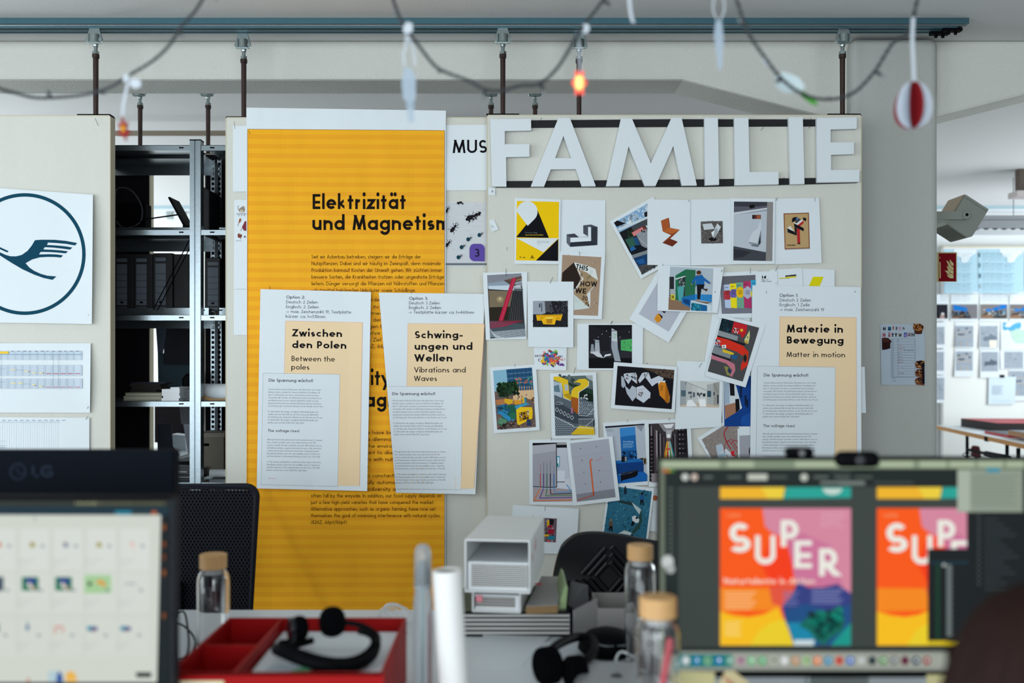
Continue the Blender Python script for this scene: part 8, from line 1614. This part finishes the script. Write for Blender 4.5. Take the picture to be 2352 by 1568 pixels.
# ================================================================== light string with its decorations
YG = 1.62
ls = thing('light_string', 'dark twisted light string hanging in swags across the top', 'light string', (0, 0, 0))
m_wire = mat('dark_green_wire', '#2b3035', .5)
path = [(-420, -60), (-180, 120), (-20, 195), (35, 213), (85, 224), (150, 222), (205, 215), (255, 199), (290, 176), (345, 143), (385, 108), (415, 62), (450, 22), (490, -40), (600, -190), (690, -250), (790, -200), (880, -70), (905, 5), (925, 55), (955, 95), (985, 135), (1012, 160), (1070, 183), (1115, 205), (1150, 208), (1195, 197), (1240, 192), (1278, 158), (1308, 112), (1338, 62), (1375, 14), (1410, -40), (1480, -170), (1550, -220), (1630, -150), (1685, -20), (1715, 66), (1755, 130), (1800, 185), (1850, 218), (1905, 228), (1960, 213), (2008, 165), (2050, 100), (2088, 70), (2110, -10), (2150, -120), (2250, -300)]
wp3 = [Vector(px(x, y, YG + .03 * sin(x * .01))) for x, y in path]; sp3 = smooth_pts(wp3, 5)
for ph in (0, pi):
    b = MB(); pts = []
    for i, v in enumerate(smooth_pts(sp3, 3)): pts.append(v + Vector((.0014 * cos(i * .9 + ph), .0014 * sin(i * .9 + ph), .0014 * sin(i * .9 + ph))))
    b.tube(pts, .0021, 5).build('wire', m_wire, ls, smooth=True)
for i in (0, 15, 33, len(wp3) - 1):
    v = wp3[i]; MB().cyl(v, (v.x, v.y, CZ), .0005, n=4).build('hanging_thread', m_white, ls)
m_bulb = mat('bulb_glass', '#9fa6a8', .15, trans=.6)
for (x0, y0, x1, y1) in ((116, 223, 106, 203), (228, 210, 246, 214), (412, 70, 421, 88), (482, -30, 498, 2), (1013, 160, 1005, 168), (1117, 206, 1107, 230), (1242, 193, 1251, 216), (1386, 2, 1410, 16), (1795, 181, 1779, 187), (2008, 162, 2032, 178), (1905, 227, 1900, 224), (1715, 60, 1694, 44)):
    a, c = Vector(px(x0, y0, YG)), Vector(px(x1, y1, YG)); m_ = a.lerp(c, .6)
    o = MB().cyl(a, m_, .0032, n=8).build('socket', m_wire, ls); MB().cyl(m_, c, .0026, .001, n=8).build('bulb', m_bulb, o)
def hang(name, label, cat): return thing(name, label, cat, (0, 0, 0))
m_ribbon = mat('white_ribbon', '#c9d0d8', .5, alpha=.85); m_tagw = mat('pale_tag', '#a9b9c8', .6, alpha=.65)
def ribbon(pts, w, parent, Y=YG, m=None, name='ribbon'):
    P_ = smooth_pts([px(x, y, Y) for x, y in pts], 5); v = []; f = []
    for i, q in enumerate(P_): v += [q + Vector((-w / 2, 0, 0)), q + Vector((w / 2, .001, 0)), q + Vector((w / 2, .0015, 0)), q + Vector((-w / 2, .0006, 0))]
    for i in range(len(P_) - 1):
        a = i * 4; f += [(a + k, a + (k + 1) % 4, a + 4 + (k + 1) % 4, a + 4 + k) for k in range(4)]
    return mesh_obj(name, v, f, m or m_ribbon, parent, smooth=False)
def flat(pts, Y, th, m, name, parent, tilt=0): return MB().prism([(wx(x, Y), wz(y, Y)) for x, y in pts], Y, Y + th).build(name, m, parent)
m_rstar = mat('red_felt', '#8c1219', .8); m_ystar = mat('yellow_felt', '#e0a818', .8)
t = hang('hanging_star', 'red star ornament with yellow centre on a white ribbon, left end of the light string', 'ornament')
ribbon([(296, 178), (290, 205), (284, 235), (281, 268)], .0045, t); flat([(300, 180), (322, 182), (324, 198), (310, 204), (298, 196)], YG - .003, .0008, m_ribbon, 'paper_leaf', t); flat([(284, 172), (296, 170), (294, 188), (282, 186)], YG - .004, .0008, m_ribbon, 'knot', t)
flat([(281, 264), (286, 282), (294, 280), (290, 297), (300, 304), (291, 310), (289, 325), (283, 312), (268, 307), (277, 299), (269, 282), (277, 284)], YG, .003, m_rstar, 'star', t); flat([(282, 286), (286, 291), (285, 302), (280, 302), (279, 292)], YG - .0012, .001, m_ystar, 'centre', t)
t = hang('hanging_tag', 'long pale tag on a white ribbon loop at the start of the middle swag', 'ornament')
ribbon([(936, 62), (940, 90), (950, 115), (953, 150)], .004, t); ribbon([(934, 72), (932, 105), (927, 125), (929, 150)], .004, t, YG + .004); flat([(926, 62), (934, 50), (947, 54), (948, 72), (936, 78), (926, 74)], YG - .004, .002, m_ribbon, 'knot', t)
flat([(929, 152), (945, 158), (955, 180), (955, 225), (944, 244), (926, 225), (922, 190)], YG, .001, m_tagw, 'tag', t); flat([(932, 228), (952, 228), (951, 272), (946, 283), (938, 278)], YG + .005, .001, m_tagw, 'tag', t)
t = hang('hanging_flower', 'glowing red flower light with yellow centre below the middle swag', 'ornament')
pts = []
for i in range(40):
    a = 2 * pi * i / 40; r = 1 + .22 * cos(6 * a); pts.append((1331 + 15 * r * cos(a), 190 + 27 * r * sin(a)))
m_fl = mat('lit_red_petals', '#ee5348', .5, emit=.22); flat(pts, YG, .003, m_fl, 'petals', t)
MB().lathe([(1e-4, -.012), (.006, -.010), (.0075, 0), (.006, .010), (1e-4, .012)], n=16, c=px(1331, 190, YG - .004)).build('bulb', mat('lit_bulb', '#ffd27a', .5, emit=.8), t, smooth=True)
ribbon([(1345, 55), (1348, 66), (1342, 76)], .009, t, YG - .004); ribbon([(1330, 100), (1332, 140), (1333, 168)], .003, t)
t = hang('hanging_ribbon', 'single white ribbon end hanging at the top centre', 'ornament'); ribbon([(1440, -220), (1444, -40), (1448, 25), (1455, 52)], .006, t)
t = hang('hanging_tag', 'long pale tag on a thin white loop near the third swag', 'ornament')
ribbon([(1655, -140), (1660, -30), (1664, 20), (1654, 46)], .003, t); ribbon([(1645, -140), (1643, -30), (1638, 20), (1648, 46)], .003, t, YG + .003); flat([(1644, 48), (1658, 48), (1662, 90), (1658, 158), (1650, 160), (1644, 110), (1640, 80)], YG, .001, m_tagw, 'tag', t)
t = hang('hanging_leaf', 'pale blossom with green leaf tied to the third swag', 'ornament')
flat([(1778, 180), (1800, 164), (1835, 178), (1850, 200), (1830, 215), (1800, 212), (1784, 200)], YG + .006, .001, mat('pale_petal', '#b9c8cc', .7), 'petal', t); flat([(1826, 204), (1850, 212), (1872, 226), (1880, 243), (1862, 238), (1842, 222)], YG - .004, .0012, mat('green_leaf', '#3f8c2c', .7), 'leaf', t); flat([(1752, 128), (1760, 138), (1772, 150), (1766, 154), (1750, 138)], YG - .004, .002, m_ribbon, 'knot', t)
t = hang('paper_egg', 'paper egg of red and white fins on a white ribbon at the right swag', 'ornament')
ribbon([(2098, 40), (2096, 90), (2098, 140), (2100, 186)], .0065, t, YG + .01)
ec = Vector(px(2097, 242, YG + .01)); er, eh = .0300, .0385
m_er, m_ew = mat('egg_red', '#860f18', .7), mat('egg_white', '#b4bbc6', .7)
for i in range(8):
    a = R(12 + i * 45); d = Vector((cos(a), sin(a), 0)); n_ = 18; o_ = Vector((-sin(a), cos(a), 0)) * .0004
    prof = [Vector((0, 0, eh))] + [d * (er * sin(pi * k / n_) ** .85 * (1 + .12 * cos(pi * k / n_) * -1)) + Vector((0, 0, eh * cos(pi * k / n_))) for k in range(1, n_)] + [Vector((0, 0, -eh))]
    for s_, m_ in ((1, m_er if i % 2 else m_ew), (-1, m_ew if i % 2 else m_er)):
        v = [ec + q + o_ * s_ for q in prof]; f = [tuple(range(len(v)))]
        mesh_obj('fin', v, f if s_ > 0 else [tuple(reversed(f[0]))], m_, t)

# ================================================================== seated person at the lower right (mostly outside the frame)
PX_, PY_ = .512, .95
pr = thing('person', 'person with dark brown hair seen from behind, seated at the right monitor', 'person', (PX_, PY_, 0))
def skin(name, joints, edges, radii, m, parent, sub=2, root=0):
    me = bpy.data.meshes.new(name); me.from_pydata(joints, edges, []); o = bpy.data.objects.new(name, me); COL.objects.link(o); o.parent = parent; me.materials.append(m)
    sk = o.modifiers.new('Skin', 'SKIN'); sk.use_smooth_shade = True
    for i, r in enumerate(radii):
        d = me.skin_vertices[0].data[i]; d.radius = (r, r) if not isinstance(r, tuple) else r; d.use_root = (i == root)
    sb = o.modifiers.new('Sub', 'SUBSURF'); sb.levels = sub; sb.render_levels = sub; return o
m_skin = mat('skin', '#c79a80', .5); m_knit = mat('dark_sweater', '#20242c', .9); m_jean = mat('dark_jeans', '#232c3c', .9)
# torso with arms and legs in clothes: one continuous body
J = [(0, -.22, .52), (0, -.2, .64), (0, -.16, .78), (0, -.11, .90), (0, -.07, .95),
     (.15, -.10, .90), (.23, -.03, .70), (.16, .20, .775), (-.15, -.10, .90), (-.23, -.03, .70), (-.16, .20, .775),
     (.10, -.18, .50), (.13, .22, .50), (.13, .24, .10), (-.10, -.18, .50), (-.13, .22, .50), (-.13, .24, .10), (.13, .36, .04), (-.13, .36, .04)]
E = [(0, 1), (1, 2), (2, 3), (3, 4), (3, 5), (5, 6), (6, 7), (3, 8), (8, 9), (9, 10), (0, 11), (11, 12), (12, 13), (0, 14), (14, 15), (15, 16), (13, 17), (16, 18)]
Rr_ = [(.15, .11), (.135, .10), (.15, .10), (.12, .085), .055, .062, .045, .032, .062, .045, .032, .085, .062, .042, .085, .062, .042, .035, .035]
skin('body', J, E, Rr_, m_knit, pr)
# head with face, turned to the screen (+y)
def head_mesh():
    v = []; f = []; nu, nv = 32, 24
    for j in range(nv + 1):
        th = pi * j / nv
        for i in range(nu):
            ph = 2 * pi * i / nu; d = Vector((sin(th) * cos(ph), sin(th) * sin(ph), cos(th)))
            x, y, z = d.x * .073, d.y * .092, d.z * .112
            if z < 0: k = 1 + z * 2.2; x *= max(k, .62); y = y * (1 + z * 1.2) + (.012 * -z / .1 if d.y > 0 else 0)
            if d.y > .6 and abs(x) < .016: y += .020 * max(0, 1 - abs(x) / .016) * max(0, 1 - abs(z + .012) / .03)      # nose
            if d.y > .5: y -= .007 * math.exp(-((abs(x) - .030) / .012) ** 2 - ((z - .012) / .012) ** 2)                # eye hollows
            if d.y > .5: y += .004 * math.exp(-(x / .022) ** 2 - ((z + .050) / .007) ** 2)                               # lips
            v.append((x, y, z))
    for j in range(nv):
        for i in range(nu): f.append((j * nu + i, (j + 1) * nu + i, (j + 1) * nu + (i + 1) % nu, j * nu + (i + 1) % nu))
    return v, f
hz_ = 1.016
v, f = head_mesh(); hd_ = mesh_obj('head', v, f, m_skin, pr, smooth=True, loc=(0, 0, hz_))
for s_ in (-1, 1):
    MB().lathe([(.0105 * cos(t) + 1e-4, .0105 * sin(t)) for t in [-pi / 2 + pi * i / 8 for i in range(9)]], n=12, c=(s_ * .030, .074, .012)).build('eye', mat('eye_white', '#d8d8d4', .3), hd_, smooth=True)
    MB().lathe([(1e-4, -.026), (.010, -.018), (.014, 0), (.016, .016), (.009, .026), (1e-4, .028)], n=12, c=(s_ * .076, -.004, -.002)).build('ear', m_skin, hd_, smooth=True)
MB().box(-.02, .02, .0865, .092, -.052, -.047).build('mouth', mat('lips', '#a8605a', .5), hd_, bevel=.002)
MB().lathe([(.052, -.15), (.046, -.10), (.045, -.05)], n=20, c=(0, -.022, 0)).build('neck', m_skin, hd_, smooth=True)
# hair: a cap plus long locks down the back
m_hair = mat('brown_hair', '#24110d', .6, spec=.2, bump=.9, bscale=60, stretch=(8, 8, .4)); hv = []; hf = []; nu, nv = 48, 26
for j in range(nv + 1):
    tt = j / nv
    for i in range(nu):
        ph = 2 * pi * i / nu; fy = sin(ph); low = -.30 if fy < .1 else (.045 if fy > .6 else -.30 + (.345) * (fy - .1) / .5)
        th = min(tt * 1.9, 1.0) * pi / 2; z = .124 * cos(th) if tt < .53 else (low) * (tt - .53) / .47
        w = 1 + .05 * sin(ph * 9) * tt; x = cos(ph) * .088 * sin(th) * w * (1 + .12 * max(0, tt - .5)); y = fy * .104 * sin(th) * w - .006
        hv.append((x, y, z))
for j in range(nv):
    for i in range(nu): hf.append((j * nu + i, (j + 1) * nu + i, (j + 1) * nu + (i + 1) % nu, j * nu + (i + 1) % nu))
mesh_obj('hair', hv, hf, m_hair, pr, smooth=True, loc=(0, 0, hz_))
b = MB(); r_ = random.Random(2)
for k in range(70):
    a = R(165 + 210 * k / 69); rr = .092 + r_.random() * .006; ca, sa = cos(a), sin(a)
    pts = [(ca * .02, sa * .025 - .006, .122), (ca * .06, sa * .07 - .006, .098), (ca * rr * .95, sa * rr * 1.12 - .006, .02), (ca * rr * 1.03, sa * rr * 1.2 - .006, -.12), (ca * rr * 1.02 + .01 * r_.random(), sa * rr * 1.15 - .006, -.26 - .05 * r_.random())]
    b.tube(smooth_pts(pts, 4), .0042, 5)
tag(b.build('hair_strands', m_hair, pr, smooth=True, loc=(0, 0, hz_)), kind='stuff')
# hands: palm, four fingers and a thumb each, resting on the desk
for s_ in (-1, 1):
    J = [(s_ * .15, .225, .772), (s_ * .145, .262, .77), (s_ * .14, .30, .768)]; E = [(0, 1), (1, 2)]; RR = [(.026, .016), (.034, .014), (.036, .012)]
    for k, ln in enumerate((.062, .070, .066, .052)):
        xo = s_ * .14 + (k - 1.5) * .019 * -s_; n0 = len(J)
        J += [(xo, .315, .770), (xo + (k - 1.5) * -.003 * s_, .315 + ln * .45, .778), (xo + (k - 1.5) * -.004 * s_, .315 + ln * .8, .770), (xo + (k - 1.5) * -.004 * s_, .315 + ln, .7605)]
        E += [(2, n0), (n0, n0 + 1), (n0 + 1, n0 + 2), (n0 + 2, n0 + 3)]; RR += [.0095, .0085, .0078, .007]
    n0 = len(J); J += [(s_ * .115, .265, .768), (s_ * .092, .295, .765), (s_ * .085, .322, .761)]; E += [(1, n0), (n0, n0 + 1), (n0 + 1, n0 + 2)]; RR += [.013, .010, .008]
    skin('hand', J, E, RR, m_skin, pr, sub=1)
# the chair the person sits on
ch = thing('office_chair', 'dark office chair under the seated person', 'chair', (PX_, PY_ - .22, 0))
MB().box(-.24, .24, -.22, .26, .36, .425).build('seat', m_blackm, ch, bevel=.03, seg=3)
MB().box(-.21, .21, -.30, -.26, .50, .86).build('backrest', m_blackm, ch, bevel=.02, seg=3); MB().box(-.03, .03, -.30, -.2, .34, .56).build('back_support', m_black, ch, bevel=.006)
star_base(ch, 0, 0, m_black)
